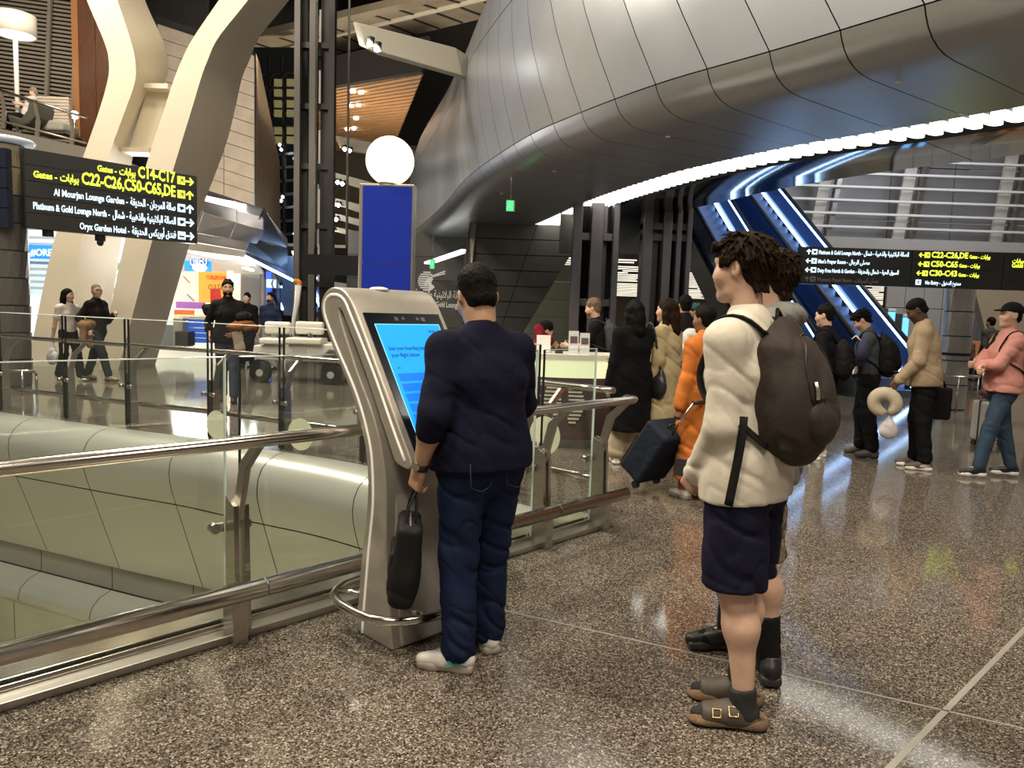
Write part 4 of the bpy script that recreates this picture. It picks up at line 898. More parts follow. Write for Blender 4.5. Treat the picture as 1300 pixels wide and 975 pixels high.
put_text('screen_text', 'or', .022, scr(SX0+.03, .335, .0078), KW, up_, M_SCRT, dp, depth=.0005)
put_text('screen_text', '10:25', .020, scr(SX1-.085, .14, .0078), KW, up_, M_SCRT, dp, depth=.0005, bold=.0004)
P = [scr(SX0+.042+.022*math.cos(a), .645+.022*math.sin(a), .0078) for a in np.linspace(0, 2*PI, 20, endpoint=False)]; MB().prism(P, nn_*.0006).build('chat_button', M_SCRB, dp)
MB().prism([scr(SX0+.042+x, .645+y, .0086) for x, y in [(-.01, -.004), (0, .004), (.01, -.006), (.004, .012), (-.006, .012)]], nn_*.0005).build('chat_mark', M_WHITE, dp)
for r_ in range(3):
    for c_ in range(11):
        x, y = SX0+.02+c_*.038, .685+r_*.019
        if y+.016 < SY1: MB().prism([scr(x, y, .0077), scr(x+.033, y, .0077), scr(x+.033, y+.015, .0077), scr(x, y+.015, .0077)], nn_*.0006).build('screen_key', M_SCRB, dp)
for x, w in ((.20, .020), (.245, .014), (.33, .016), (.36, .022)): MB().prism([scr(x, .052, .006), scr(x+w, .052, .006), scr(x+w, .052+w, .006), scr(x, .052+w, .006)], nn_*.002).build('sensor', mat('sensor_grey', (.10, .10, .11), .3), bz)
MB().sphere(tuple(kp(-.20, 1.622, .24)), (.05, .05, .014), 16, 8).build('antenna_dome', M_WHITE, ki)
# bumper hoop round the foot
hoop = []
for a in np.linspace(0, 2*PI, 40, endpoint=False):
    c, s_ = math.cos(a), math.sin(a); hoop.append(kp(.14+.30*math.copysign(abs(c)**.75, c), .185, KL/2+(KL/2+.13)*math.copysign(abs(s_)**.6, s_)))
MB().tube(hoop, .021, 12, closed=True).build('bumper_hoop', M_HAND, ki)
for n, w, n2, w2 in ((.03, .02, -.10, -.04), (.28, .08, .43, .06), (.28, KL-.08, .43, KL-.06), (.03, KL-.02, -.1, KL+.04)): MB().tube([kp(n, .185, w), kp(n2, .185, w2)], .016, 8).build('hoop_bracket', M_HAND, ki)

# ================================================================== blue totem with globe
tt = root('totem_lamp', 'tall blue totem topped by a glowing white globe', 'lamp', (-1.38, 8.05, 0))
TR = Matrix.Rotation(math.radians(-4), 3, 'Z')
M_TFR = mat('totem_frame', (.48, .45, .38), .35, .7)
MB().box((-1.38, 8.1, 1.405), (.58, .18, 2.81), M=TR).build('frame', M_TFR, tt, .012)
M_TBL = mat('totem_blue', (.008, .025, .28), .35, 0, emit=((.0, .02, .30), .18), noise=(2, .06))
for z0, z1 in ((.15, .9), (.91, 1.98), (1.99, 2.78)): MB().box(tuple(Vector((-1.372, 8.0, (z0+z1)/2))), (.52, .03, z1-z0), M=TR).build('blue_panel', M_TBL, tt)
MB().lathe([(.10, 2.80), (.11, 2.81), (.09, 2.84)], (-1.38, 8.08, 0), 20).build('collar', M_TFR, tt)
MB().sphere((-1.365, 8.08, 3.055), .253, 40, 24).build('globe', emis('globe_glow', (1.0, .90, .50), 1.35), tt)

# ================================================================== service desk
DY = 8.35
dx0, dx1 = at(662, 500, DY)[0], at(772, 500, DY)[0]
dk = root('service_desk', 'round-fronted service desk with pale lit top and dark emblem front', 'desk', ((dx0+dx1)/2, DY, 0))
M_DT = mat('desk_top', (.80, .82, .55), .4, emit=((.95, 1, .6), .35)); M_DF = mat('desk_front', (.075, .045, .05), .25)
cx, W = (dx0+dx1)/2, dx1-dx0+.5
arc = [(cx+W/2*math.sin(a)*1.0, DY+.42-.42*math.cos(a)) for a in np.linspace(-1.25, 1.25, 15)]
def deskslab(z0, z1, m, name, e=0):
    P = [(x+(x-cx)*e, y-e*.3, z0) for x, y in arc]+[(arc[-1][0], DY+.72, z0), (arc[0][0], DY+.72, z0)]
    return MB().prism(P, (0, 0, z1-z0)).build(name, m, dk)
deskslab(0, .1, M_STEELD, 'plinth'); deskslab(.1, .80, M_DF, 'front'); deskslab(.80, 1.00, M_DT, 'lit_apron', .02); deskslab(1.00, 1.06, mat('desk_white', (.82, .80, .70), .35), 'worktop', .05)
M_DSTR = mat('desk_emblem', (.55, .53, .42), .5)
for i in range(11): z = .30+i*.043; hw = .20*math.sqrt(max(.02, 1-((i-5)/5.6)**2)); p = at(716, 480, DY); MB().box((p[0]-.12, DY-.02, z), (hw, .02, .022)).build('emblem_stripe', M_DSTR, dk); MB().box((p[0]+.16-.03*abs(i-5)/3, DY-.02, z), (hw*.9, .02, .022)).build('emblem_stripe', M_DSTR, dk)
put_text('lettering', 'K', .22, (at(673, 480, DY)[0], DY-.03, .45), (1, 0, 0), (0, 0, 1), M_DSTR, dk)
for u, h, lab in ((728, .26, 'white leaflet holder left on the service desk'), (742, .24, 'clear leaflet holder with printed cards on the service desk')):
    p = at(u, 438, DY+.25); r = root('leaflet_holder', lab, 'leaflet holder', (p[0], p[1], 1.06))
    MB().box((p[0], p[1], 1.06+h/2), (.11, .05, h)).build('holder', mat('acrylic_white', (.75, .76, .78), .3), r); MB().box((p[0], p[1]-.03, 1.06+h*.62), (.08, .01, h*.3)).build('card', mat('card_dark', (.12, .08, .10), .5), r)
p = at(690, 438, DY+.3); lt = root('laptop', 'white folded computer screen in front of the maroon clerk', 'laptop', (p[0], p[1], 1.06))
MB().box((p[0], p[1], 1.16), (.16, .02, .2), M=Matrix.Rotation(-.25, 3, 'X')).build('screen', M_WHITE, lt); MB().box((p[0], p[1]+.12, 1.072), (.18, .2, .02)).build('keyboard', M_STEELD, lt)
p = at(710, 438, DY+.2); st = root('stapler', 'small black object lying on the desk top', 'stapler', (p[0], p[1], 1.06)); MB().box((p[0], p[1], 1.075), (.09, .05, .03)).build('base', M_SIGNE, st, .005); MB().box((p[0]+.01, p[1], 1.10), (.07, .04, .02)).build('arm', M_SIGNE, st, .005)
# white queue marker post seen through the near glass
qp = root('queue_post', 'slim steel post with a round foot behind the glass', 'post', tuple(atz(741, 541, 0)))
p = atz(741, 541, 0); MB().tube([p, p+[0, 0, .96]], .028, 10).build('pole', M_STEEL, qp); MB().lathe([(.17, 0), (.17, .015), (.06, .05), (.03, .07)], p, 20).build('foot', M_STEEL, qp); MB().box(tuple(p+[0, 0, 1.0]), (.07, .07, .13)).build('head', M_SIGNE, qp)

# ================================================================== white passenger cart across the void
BY = 14.2
bg = root('passenger_cart', 'white electric passenger cart with two bench backs behind the far glass', 'cart', tuple(at(395, 470, BY)*[1, 1, 0]))
M_CART = mat('cart_cream', (.70, .67, .58), .35); M_CARTL = mat('cart_body', (.62, .61, .56), .3)
def cbox(u0, v0, u1, v1, y, d, m, name, bev=.04):
    a, b = at(u0, v1, y), at(u1, v0, y); return MB().box(((a[0]+b[0])/2, y+d/2, (a[2]+b[2])/2), (b[0]-a[0], d, b[2]-a[2])).build(name, m, bg, bev, 3)
cbox(335, 409, 368, 423.5, BY, .16, M_CART, 'bench_back', .05); cbox(374, 409, 410, 424, BY, .16, M_CART, 'bench_back', .05); cbox(328, 430, 360, 437, BY-.2, .5, M_CART, 'bench_seat'); cbox(362, 430, 408, 437, BY-.2, .5, M_CART, 'bench_seat')
for u in (354, 393, 369): a, b = at(u, 424, BY), at(u, 440, BY); MB().tube([a, b], .03, 8).build('back_support', M_SIGNE, bg)
a = at(330, 437, BY-.1); b = at(455, 458, BY-.1)
P = [at(u, v, BY-.1) for u, v in [(322, 438), (455, 436), (470, 446), (470, 459), (440, 459), (432, 447), (418, 445), (410, 452), (407, 460), (330, 457), (318, 450)]]; MB().prism(P, (0, .95, 0)).build('chassis', M_CARTL, bg, .03)
cbox(371, 438, 388, 454, BY-.12, .1, mat('cart_step', (.45, .46, .44), .4), 'step_panel', .01)
for u in (421, 331):
    for dd in (0, .85):
        c = at(u, 458.5, BY+dd-.1); rr = .19; c[2] = rr
        w_ = MB().tube([(c[0], c[1]-.08, rr), (c[0], c[1]+.08, rr)], rr, 22).build('tyre', M_SIGNE, bg); MB().tube([(c[0], c[1]-.085, rr), (c[0], c[1]+.085, rr)], rr*.36, 16).build('hub', M_GREY, w_)

# ================================================================== right: direction sign, clad column, seats
sr = root('direction_sign', 'long dark right-hand direction sign with gate numbers C22-C26 and C50-C65', 'sign', tuple(at(1180, 366, 13.3)))
SA, SB = at(1013, 360, 12.6), at(1420, 377, 12.3)
AX = np.array([SB[0]-SA[0], SB[1]-SA[1], 0]); RL = np.linalg.norm(AX); AX /= RL; AN = np.cross(AX, [0, 0, 1]); RB, RT_ = 2.13, 2.74
def rp(x, z, e=0): return np.array([SA[0], SA[1], 0])+AX*x+np.array([0, 0, z])+AN*e
MB().prism([rp(0, RB), rp(RL, RB), rp(RL, RT_), rp(0, RT_)], tuple(-AN*.14)).build('frame', M_SIGNE, sr, .008)
sc_ = RL/407.0                     # metres along the sign per pixel of its image
ux = lambda u: (u-1013)*sc_
for a, b in ((1014, 1156), (1157, 1272), (1273, 1419)):
    for i in range(4): z = RB+.008+i*(RT_-RB-.016)/4; MB().prism([rp(ux(a), z, .002), rp(ux(b), z, .002), rp(ux(b), z+.142, .002), rp(ux(a), z+.142, .002)], tuple(AN*.006)).build('row_panel', M_SIGN, sr)
def rrow(i, u, deg, m, pk, words):
    z = RT_-.008-(i+.5)*(RT_-RB-.016)/4; arrow(rp(ux(u), z, .009), AX, (0, 0, 1), .085, deg, m, sr); picto(rp(ux(u+7.5), z, .009), AX, (0, 0, 1), .085, m, sr, pk)
    x = ux(u+13)
    for body, size, w, bd in words: put_text('lettering', body, size, rp(x, z-.035, .010), AX, (0, 0, 1), m, sr, 'LEFT', bd, w*sc_, .002); x += (w+2)*sc_
rrow(0, 1024, 90, BLW, 'cup', [('Platinum & Gold Lounge North -', .09, 56, .001), (arabic('الصالة البلاتينية والذهبية - شمال'), .10, 57, .001)])
rrow(1, 1024, 180, BLW, 'figure', [("Men's Prayer Room -", .09, 38, .001), (arabic('مصلى الرجال'), .10, 26, .001)])
rrow(2, 1024, 180, BLW, 'cup', [('Duty Free North & Garden -', .09, 50, .001), (arabic('السوق الحرة - شمال والحديقة'), .10, 52, .001)])
rrow(3, 1024, 90, DIMW, 'figure', [("Women's Prayer Room -", .09, 47, .001), (arabic('مصلى السيدات'), .10, 30, .001)])
rrow(0, 1168, 180, YEL, 'plane', [('C22-C26,DE', .13, 46, .003), ('Gates -', .08, 12, .001), (arabic('بوابات'), .09, 12, .001)])
rrow(1, 1168, 180, YEL, 'plane', [('C50-C65', .13, 34, .003), ('Gates -', .08, 12, .001), (arabic('بوابات'), .09, 12, .001)])
rrow(2, 1167, 180, YEL, 'plane', [('C30-C43', .13, 35, .003), ('Gates -', .08, 12, .001), (arabic('بوابات'), .09, 12, .001)])
z = RT_-.008-3.5*(RT_-RB-.016)/4; picto(rp(ux(1167), z, .009), AX, (0, 0, 1), .085, BLW, sr, 'figure'); put_text('lettering', 'No Entry -', .085, rp(ux(1176), z-.03, .01), AX, (0, 0, 1), BLW, sr, 'LEFT', .001, 19*sc_, .002); put_text('lettering', arabic('ممنوع الدخول'), .09, rp(ux(1197), z-.03, .01), AX, (0, 0, 1), BLW, sr, 'LEFT', .001, 24*sc_, .002)
put_text('lettering', arabic('بوابات'), .10, rp(ux(1283), RT_-.17, .01), AX, (0, 0, 1), YEL, sr, 'LEFT', .001, 14*sc_, .002); put_text('lettering', 'Gates', .09, rp(ux(1283), RT_-.24, .01), AX, (0, 0, 1), YEL, sr, 'LEFT', .001, 14*sc_, .002); put_text('lettering', 'C20', .18, rp(ux(1299), RT_-.24, .01), AX, (0, 0, 1), YEL, sr, 'LEFT', .003, 30*sc_, .002)
p = atz(1206, 519, 0)
cr_ = clad_column('clad_column', 'silver grey column with triangle relief under the right-hand direction sign', p[0], p[1], .235, 2.3, mat('column_silver', (.40, .39, .37), .35, .4, noise=(1.5, .1)), M_GREY, 9)
MB().lathe([(.245, .0), (.25, .02), (.245, .05)], (p[0], p[1], .98), 20).build('dark_band', M_BLACK, cr_)
gh2 = root('guard_rail', 'low steel hoop rail round the silver column foot', 'rail', tuple(p)); hp_ = [(p[0]+.42*math.cos(a), p[1]+.42*math.sin(a), .62) for a in np.linspace(0, 2*PI, 24, endpoint=False)]
MB().tube(hp_, .016, 8, closed=True).build('hoop', M_STEEL, gh2)
for a in (3.6, 4.4, 5.4, 1, 2): q = (p[0]+.42*math.cos(a), p[1]+.42*math.sin(a)); MB().tube([(*q, 0), (*q, .62)], .014, 8).build('leg', M_STEEL, gh2)
# waiting-seat row
M_SEATO = mat('seat_orange', (.48, .20, .07), .5)
def seat(x, y, lab, m):
    r = root('waiting_seat', lab, 'seat', (x, y, 0), group='orange waiting seats')
    MB().box((x, y, .45), (.56, .52, .07)).build('seat', m, r, .02); MB().box((x, y+.27, .78), (.56, .07, .62), M=Matrix.Rotation(-.2, 3, 'X')).build('backrest', m, r, .02)
    for dx in (-.3, .3): MB().box((x+dx, y, .62), (.04, .42, .04)).box((x+dx, y+.1, .5), (.03, .03, .26)).build('armrest', M_WHITE, r)
    MB().tube([(x, y, .42), (x, y, .02)], .03, 8).build('leg', M_STEEL, r); MB().bar((x, y-.25, .02), (x, y+.25, .02), .06, .03).build('foot', M_STEEL, r)
for i, u in enumerate((1226, 1254, 1282)): p = at(u, 450, 21.0); seat(p[0], 21.0, ['orange waiting seat nearest the silver column', 'middle orange waiting seat in the far row', 'orange waiting seat at the right end of the far row'][i], M_SEATO)
# self-service machines in the background
def machine(u0, v0, u1, y, lab):
    a, b = at(u0, v0, y), at(u1, v0, y); r = root('ticket_machine', lab, 'machine', ((a[0]+b[0])/2, y, 0)); w_ = b[0]-a[0]
    MB().box(((a[0]+b[0])/2, y, a[2]/2), (w_, .4, a[2])).build('cabinet', mat('machine_grey', (.24, .26, .30), .4), r, .02); MB().box(((a[0]+b[0])/2, y-.21, a[2]-.35), (w_*.8, .03, .5)).build('screen', emis('machine_screen', (.12, .42, .95), 1.3), r); MB().box(((a[0]+b[0])/2, y-.21, a[2]-.04), (w_*.9, .03, .07)).build('header', M_WHITE, r)
machine(1122, 391, 1133, 20, 'grey ticket machine with a pale blue screen behind the queue'); machine(1141, 398, 1150, 20.5, 'ticket machine with a blue screen behind the tan jacket')
bk = root('bistro_counter', 'dark counter with cream food boxes behind the queue', 'counter', tuple(at(1155, 470, 17)*[1, 1, 0]))
a, b = at(1112, 437, 17), at(1195, 437, 17); MB().box(((a[0]+b[0])/2, 17, a[2]-.03), (b[0]-a[0], .7, .08)).build('counter_top', mat('counter_brown', (.16, .09, .06), .4), bk); MB().box(((a[0]+b[0])/2, 17.1, a[2]/2-.04), (b[0]-a[0]-.2, .5, a[2]-.08)).build('counter_body', M_DARKW, bk)
for i in range(4): x = lerp(a[0], b[0], .2+i*.17); tag(MB().box((x, 17, a[2]+.06), (.13, .2, .10), rz=.3*i).box((x, 17, a[2]+.12), (.14, .21, .02), rz=.3*i).build('food_box', M_PALE), ['leftmost cream food box on the dark counter behind the queue', 'second cream food box from the left on the dark counter', 'third cream food box from the left on the dark counter', 'rightmost cream food box on the dark counter behind the queue'][i], 'box', 'food boxes on the far counter')
from mathutils.bvhtree import BVHTree
# ================================================================== people: implicit surfaces, one continuous body each
def V3(*a): return np.array(a, float)
def nrm(v): return v/(np.linalg.norm(v)+1e-12)
def rotm(ax, deg):
    return np.array(Matrix.Rotation(math.radians(deg), 3, Vector(ax)))
class Field:
    "signed distance field built from cones, ellipsoids and boxes with smooth joins"
    def __init__(s, voxel): s.p = []; s.h = voxel
    def cone(s, a, b, ra, rb=None, k=.02, op='+'): s.p.append(('c', np.array(a, float), np.array(b, float), ra, rb if rb is not None else ra, k, op)); return s
    def chain(s, pts, rs, k=.02):
        for i in range(len(pts)-1): s.cone(pts[i], pts[i+1], rs[i], rs[i+1], k)
        return s
    def ell(s, c, r, R=None, k=.02, op='+'): s.p.append(('e', np.array(c, float), np.array(r, float), np.eye(3) if R is None else R, None, k, op)); return s
    def box(s, c, half, R=None, rnd=.01, k=.01, op='+'): s.p.append(('b', np.array(c, float), np.array(half, float), np.eye(3) if R is None else R, rnd, k, op)); return s
    def slab(s, a, b, wa, wb, side, k=.03, op='+'):
        "segment a-b with elliptical section: wa=(half width, half depth)"
        s.p.append(('t', np.array(a, float), np.array(b, float), (wa, wb), nrm(np.array(side, float)), k, op)); return s
    def plane(s, p, n, op='&', k=.008): s.p.append(('p', np.array(p, float), nrm(np.array(n, float)), None, None, k, op)); return s
    def bounds(s):
        lo = np.full(3, 9e9); hi = -lo
        for q in s.p:
            if q[-1] != '+': continue
            t = q[0]
            if t == 'c': r = max(q[3], q[4]); l = np.minimum(q[1], q[2])-r; u = np.maximum(q[1], q[2])+r
            elif t == 'e': r = np.abs(q[3])@q[2]; l = q[1]-r; u = q[1]+r
            elif t == 'b': r = np.abs(q[3])@q[2]+q[4]; l = q[1]-r; u = q[1]+r
            elif t == 't': r = max(q[3][0]+q[3][1]); l = np.minimum(q[1], q[2])-r; u = np.maximum(q[1], q[2])+r
            lo = np.minimum(lo, l); hi = np.maximum(hi, u)
        return lo, hi
    def mesh(s, name, fold=None):
        h = s.h; lo, hi = s.bounds(); pad = 4*h+.02; lo = lo-pad; hi = hi+pad
        n = np.ceil((hi-lo)/h).astype(int)+1
        X = [lo[i]+h*np.arange(n[i]) for i in range(3)]; D = np.full(tuple(n), .25, np.float32)
        for q in s.p:
            t, k, op = q[0], q[-2], q[-1]
            if t == 'c': r = max(q[3], q[4]); l, u = np.minimum(q[1], q[2])-r, np.maximum(q[1], q[2])+r
            elif t == 'e': r = np.abs(q[3])@q[2]; l, u = q[1]-r, q[1]+r
            elif t == 'b': r = np.abs(q[3])@q[2]+q[4]; l, u = q[1]-r, q[1]+r
            elif t == 't': r = max(q[3][0]+q[3][1]); l, u = np.minimum(q[1], q[2])-r, np.maximum(q[1], q[2])+r
            else: l, u = lo, hi
            e = k+3*h+.02; i0 = np.clip(((l-e-lo)/h).astype(int), 0, n-1); i1 = np.clip(((u+e-lo)/h).astype(int)+1, 1, n)
            sl = tuple(slice(a, b) for a, b in zip(i0, i1)); x, y, z = np.meshgrid(*[X[i][sl[i]] for i in range(3)], indexing='ij', sparse=True)
            if t == 'c':
                a, b = q[1], q[2]; ab = b-a; L2 = max(ab@ab, 1e-9)
                px, py, pz = x-a[0], y-a[1], z-a[2]; tt = np.clip((px*ab[0]+py*ab[1]+pz*ab[2])/L2, 0, 1)
                d = np.sqrt((px-tt*ab[0])**2+(py-tt*ab[1])**2+(pz-tt*ab[2])**2)-(q[3]+(q[4]-q[3])*tt)
            elif t == 't':
                a, b = q[1], q[2]; ab = b-a; L2 = max(ab@ab, 1e-9); ax = ab/math.sqrt(L2); sd = q[4]-ax*(q[4]@ax); sd = nrm(sd); fd = np.cross(ax, sd)
                px, py, pz = x-a[0], y-a[1], z-a[2]; tt = np.clip((px*ab[0]+py*ab[1]+pz*ab[2])/L2, 0, 1)
                qx, qy, qz = px-tt*ab[0], py-tt*ab[1], pz-tt*ab[2]
                (w0, d0), (w1, d1) = q[3]; w = w0+(w1-w0)*tt; dd = d0+(d1-d0)*tt
                s1 = (qx*sd[0]+qy*sd[1]+qz*sd[2])/w; s2 = (qx*fd[0]+qy*fd[1]+qz*fd[2])/dd; s3 = (qx*ax[0]+qy*ax[1]+qz*ax[2])/np.minimum(w, dd)
                g = np.sqrt(s1*s1+s2*s2+s3*s3)+1e-6; gg = np.sqrt((s1/w)**2+(s2/dd)**2+(s3/np.minimum(w, dd))**2)+1e-6; d = g*(g-1)/gg
            elif t in 'eb':
                R = q[3]; px, py, pz = x-q[1][0], y-q[1][1], z-q[1][2]
                a0 = px*R[0, 0]+py*R[1, 0]+pz*R[2, 0]; a1 = px*R[0, 1]+py*R[1, 1]+pz*R[2, 1]; a2 = px*R[0, 2]+py*R[1, 2]+pz*R[2, 2]
                if t == 'e':
                    r = q[2]; g = np.sqrt((a0/r[0])**2+(a1/r[1])**2+(a2/r[2])**2)+1e-6; gg = np.sqrt((a0/r[0]**2)**2+(a1/r[1]**2)**2+(a2/r[2]**2)**2)+1e-6; d = g*(g-1)/gg
                else:
                    r = q[2]; b0, b1, b2 = np.abs(a0)-r[0], np.abs(a1)-r[1], np.abs(a2)-r[2]
                    d = np.sqrt(np.maximum(b0, 0)**2+np.maximum(b1, 0)**2+np.maximum(b2, 0)**2)+np.minimum(np.maximum(np.maximum(b0, b1), b2), 0)-q[4]
            else:
                d = (x-q[1][0])*q[2][0]+(y-q[1][1])*q[2][1]+(z-q[1][2])*q[2][2]
            c = D[sl]; d = np.broadcast_to(d, c.shape)
            if op == '+': f = np.clip(.5+.5*(c-d)/k, 0, 1); D[sl] = c+(d-c)*f-k*f*(1-f)
            elif op == '-': f = np.clip(.5-.5*(c+d)/k, 0, 1); D[sl] = c+(-d-c)*f+k*f*(1-f)
            else: f = np.clip(.5-.5*(c-d)/k, 0, 1); D[sl] = c+(d-c)*f+k*f*(1-f)
        if fold:
            m = np.abs(D) < .05; I = np.nonzero(m); P = np.stack([X[i][I[i]] for i in range(3)], 1); D[I] += fold(P).astype(np.float32)
        return nets(name, D, lo, h)
def nets(name, D, lo, h):
    S = D < 0; nx, ny, nz = D.shape; cnt = np.zeros((nx-1, ny-1, nz-1), np.int8); off = [(i, j, k) for i in (0, 1) for j in (0, 1) for k in (0, 1)]
    for i, j, k in off: cnt += S[i:nx-1+i, j:ny-1+j, k:nz-1+k]
    I = np.argwhere((cnt > 0) & (cnt < 8)); pos = np.zeros((len(I), 3)); num = np.zeros(len(I))
    val = {o: D[I[:, 0]+o[0], I[:, 1]+o[1], I[:, 2]+o[2]] for o in off}
    for a in off:
        for ax in range(3):
            if a[ax]: continue
            b = list(a); b[ax] = 1; b = tuple(b); d0, d1 = val[a], val[b]; m = (d0 < 0) != (d1 < 0)
            t = d0[m]/(d0[m]-d1[m]); q = np.tile(np.array(a, float), (m.sum(), 1)); q[:, ax] = t; pos[m] += q; num[m] += 1
    vv = lo+h*(I+pos/num[:, None]); vid = np.full(cnt.shape, -1, np.int32); vid[tuple(I.T)] = np.arange(len(I)); F = []
    for ax in range(3):
        A = [slice(1, -1)]*3; A[ax] = slice(0, -1); B = list(A); B[ax] = slice(1, None)
        s0, s1 = S[tuple(A)], S[tuple(B)]; E = np.argwhere(s0 != s1); flip = s0[tuple(E.T)]
        E = E+np.array([1 if i != ax else 0 for i in range(3)]); u, v = [(1, 2), (2, 0), (0, 1)][ax]
        def g(du, dv): q = E.copy(); q[:, u] += du; q[:, v] += dv; return vid[tuple(q.T)]
        Q = np.stack([g(-1, -1), g(0, -1), g(0, 0), g(-1, 0)], 1); Q[~flip] = Q[~flip][:, ::-1]; F.append(Q)
    F = np.concatenate(F); F = F[(F >= 0).all(1)]
    me = bpy.data.meshes.new(name); me.vertices.add(len(vv)); me.vertices.foreach_set('co', vv.astype(np.float32).ravel())
    me.loops.add(F.size); me.loops.foreach_set('vertex_index', F.ravel().astype(np.int32)); me.polygons.add(len(F))
    me.polygons.foreach_set('loop_start', np.arange(0, F.size, 4, dtype=np.int32)); me.polygons.foreach_set('use_smooth', np.ones(len(F), bool)); me.update(calc_edges=True); me.validate()
    return me
_lat = np.random.RandomState(11).rand(32, 32, 32)
def vnoise(P):
    "smooth value noise in -1..1"
    F = np.floor(P).astype(int); f = P-F; f = f*f*(3-2*f); F %= 32; G = (F+1) % 32; r = 0
    for i in (0, 1):
        for j in (0, 1):
            for k in (0, 1):
                w = (f[:, 0] if i else 1-f[:, 0])*(f[:, 1] if j else 1-f[:, 1])*(f[:, 2] if k else 1-f[:, 2]); r = r+w*_lat[(G if i else F)[:, 0], (G if j else F)[:, 1], (G if k else F)[:, 2]]
    return r*2-1
def folds(amp, fx=5, fz=9, seed=0):
    "soft drape with sharp creases pressed in"
    def f(P):
        Q = P+.04*np.stack([vnoise(P*5+seed), vnoise(P*5+seed+9), vnoise(P*5+seed+17)], 1)
        Q = np.stack([Q[:, 0], Q[:, 1], Q[:, 2]+.55*Q[:, 0]-.35*Q[:, 1]], 1)
        r = vnoise(Q*[fx, fx, fz]+seed); r2 = vnoise(Q*[fx*1.9, fx*1.9, fz*1.7]+seed+5)
        return amp*(.9*(np.exp(-(r/.17)**2)-.3)+.45*(np.exp(-(r2/.15)**2)-.3)+.3*vnoise(P*3.5+seed))
    return f

def ik(a, c, l1, l2, pole):
    "middle joint of a two-bone limb from a to c"
    d = c-a; L = np.linalg.norm(d); L_ = min(L, (l1+l2)*.9985); d = d/L; c = a+d*L_
    x = (l1*l1-l2*l2+L_*L_)/(2*L_); hh = math.sqrt(max(l1*l1-x*x, 1e-8)); p = pole-d*(pole@d); return a+d*x+nrm(p)*hh, c
SKIN = {'tan': (.46, .27, .17), 'fair': (.62, .40, .29), 'brown': (.26, .14, .08), 'dark': (.085, .045, .028), 'pale': (.66, .46, .36)}
def skin(k): return mat('skin_'+k, SKIN[k], .48, 0, noise=(14, .10), bump=(160, .15, .002), sub=.12)
def cloth(name, col, rough=.85, weave=420, bs=.25, var=.10): return mat(name, col, rough, 0, noise=(9, var), bump=(weave, bs, .002), spec=.12, wrinkle=(13, .22, .012))
def hairm(name, col): return mat(name, col, .55, 0, noise=(55, .35, (1, 1, .35)), bump=(190, .6, .004, (1, 1, .3)), spec=.06)
M_EYE = mat('eye_white', (.75, .73, .70), .2); M_IRIS = mat('iris_dark', (.03, .018, .012), .15)

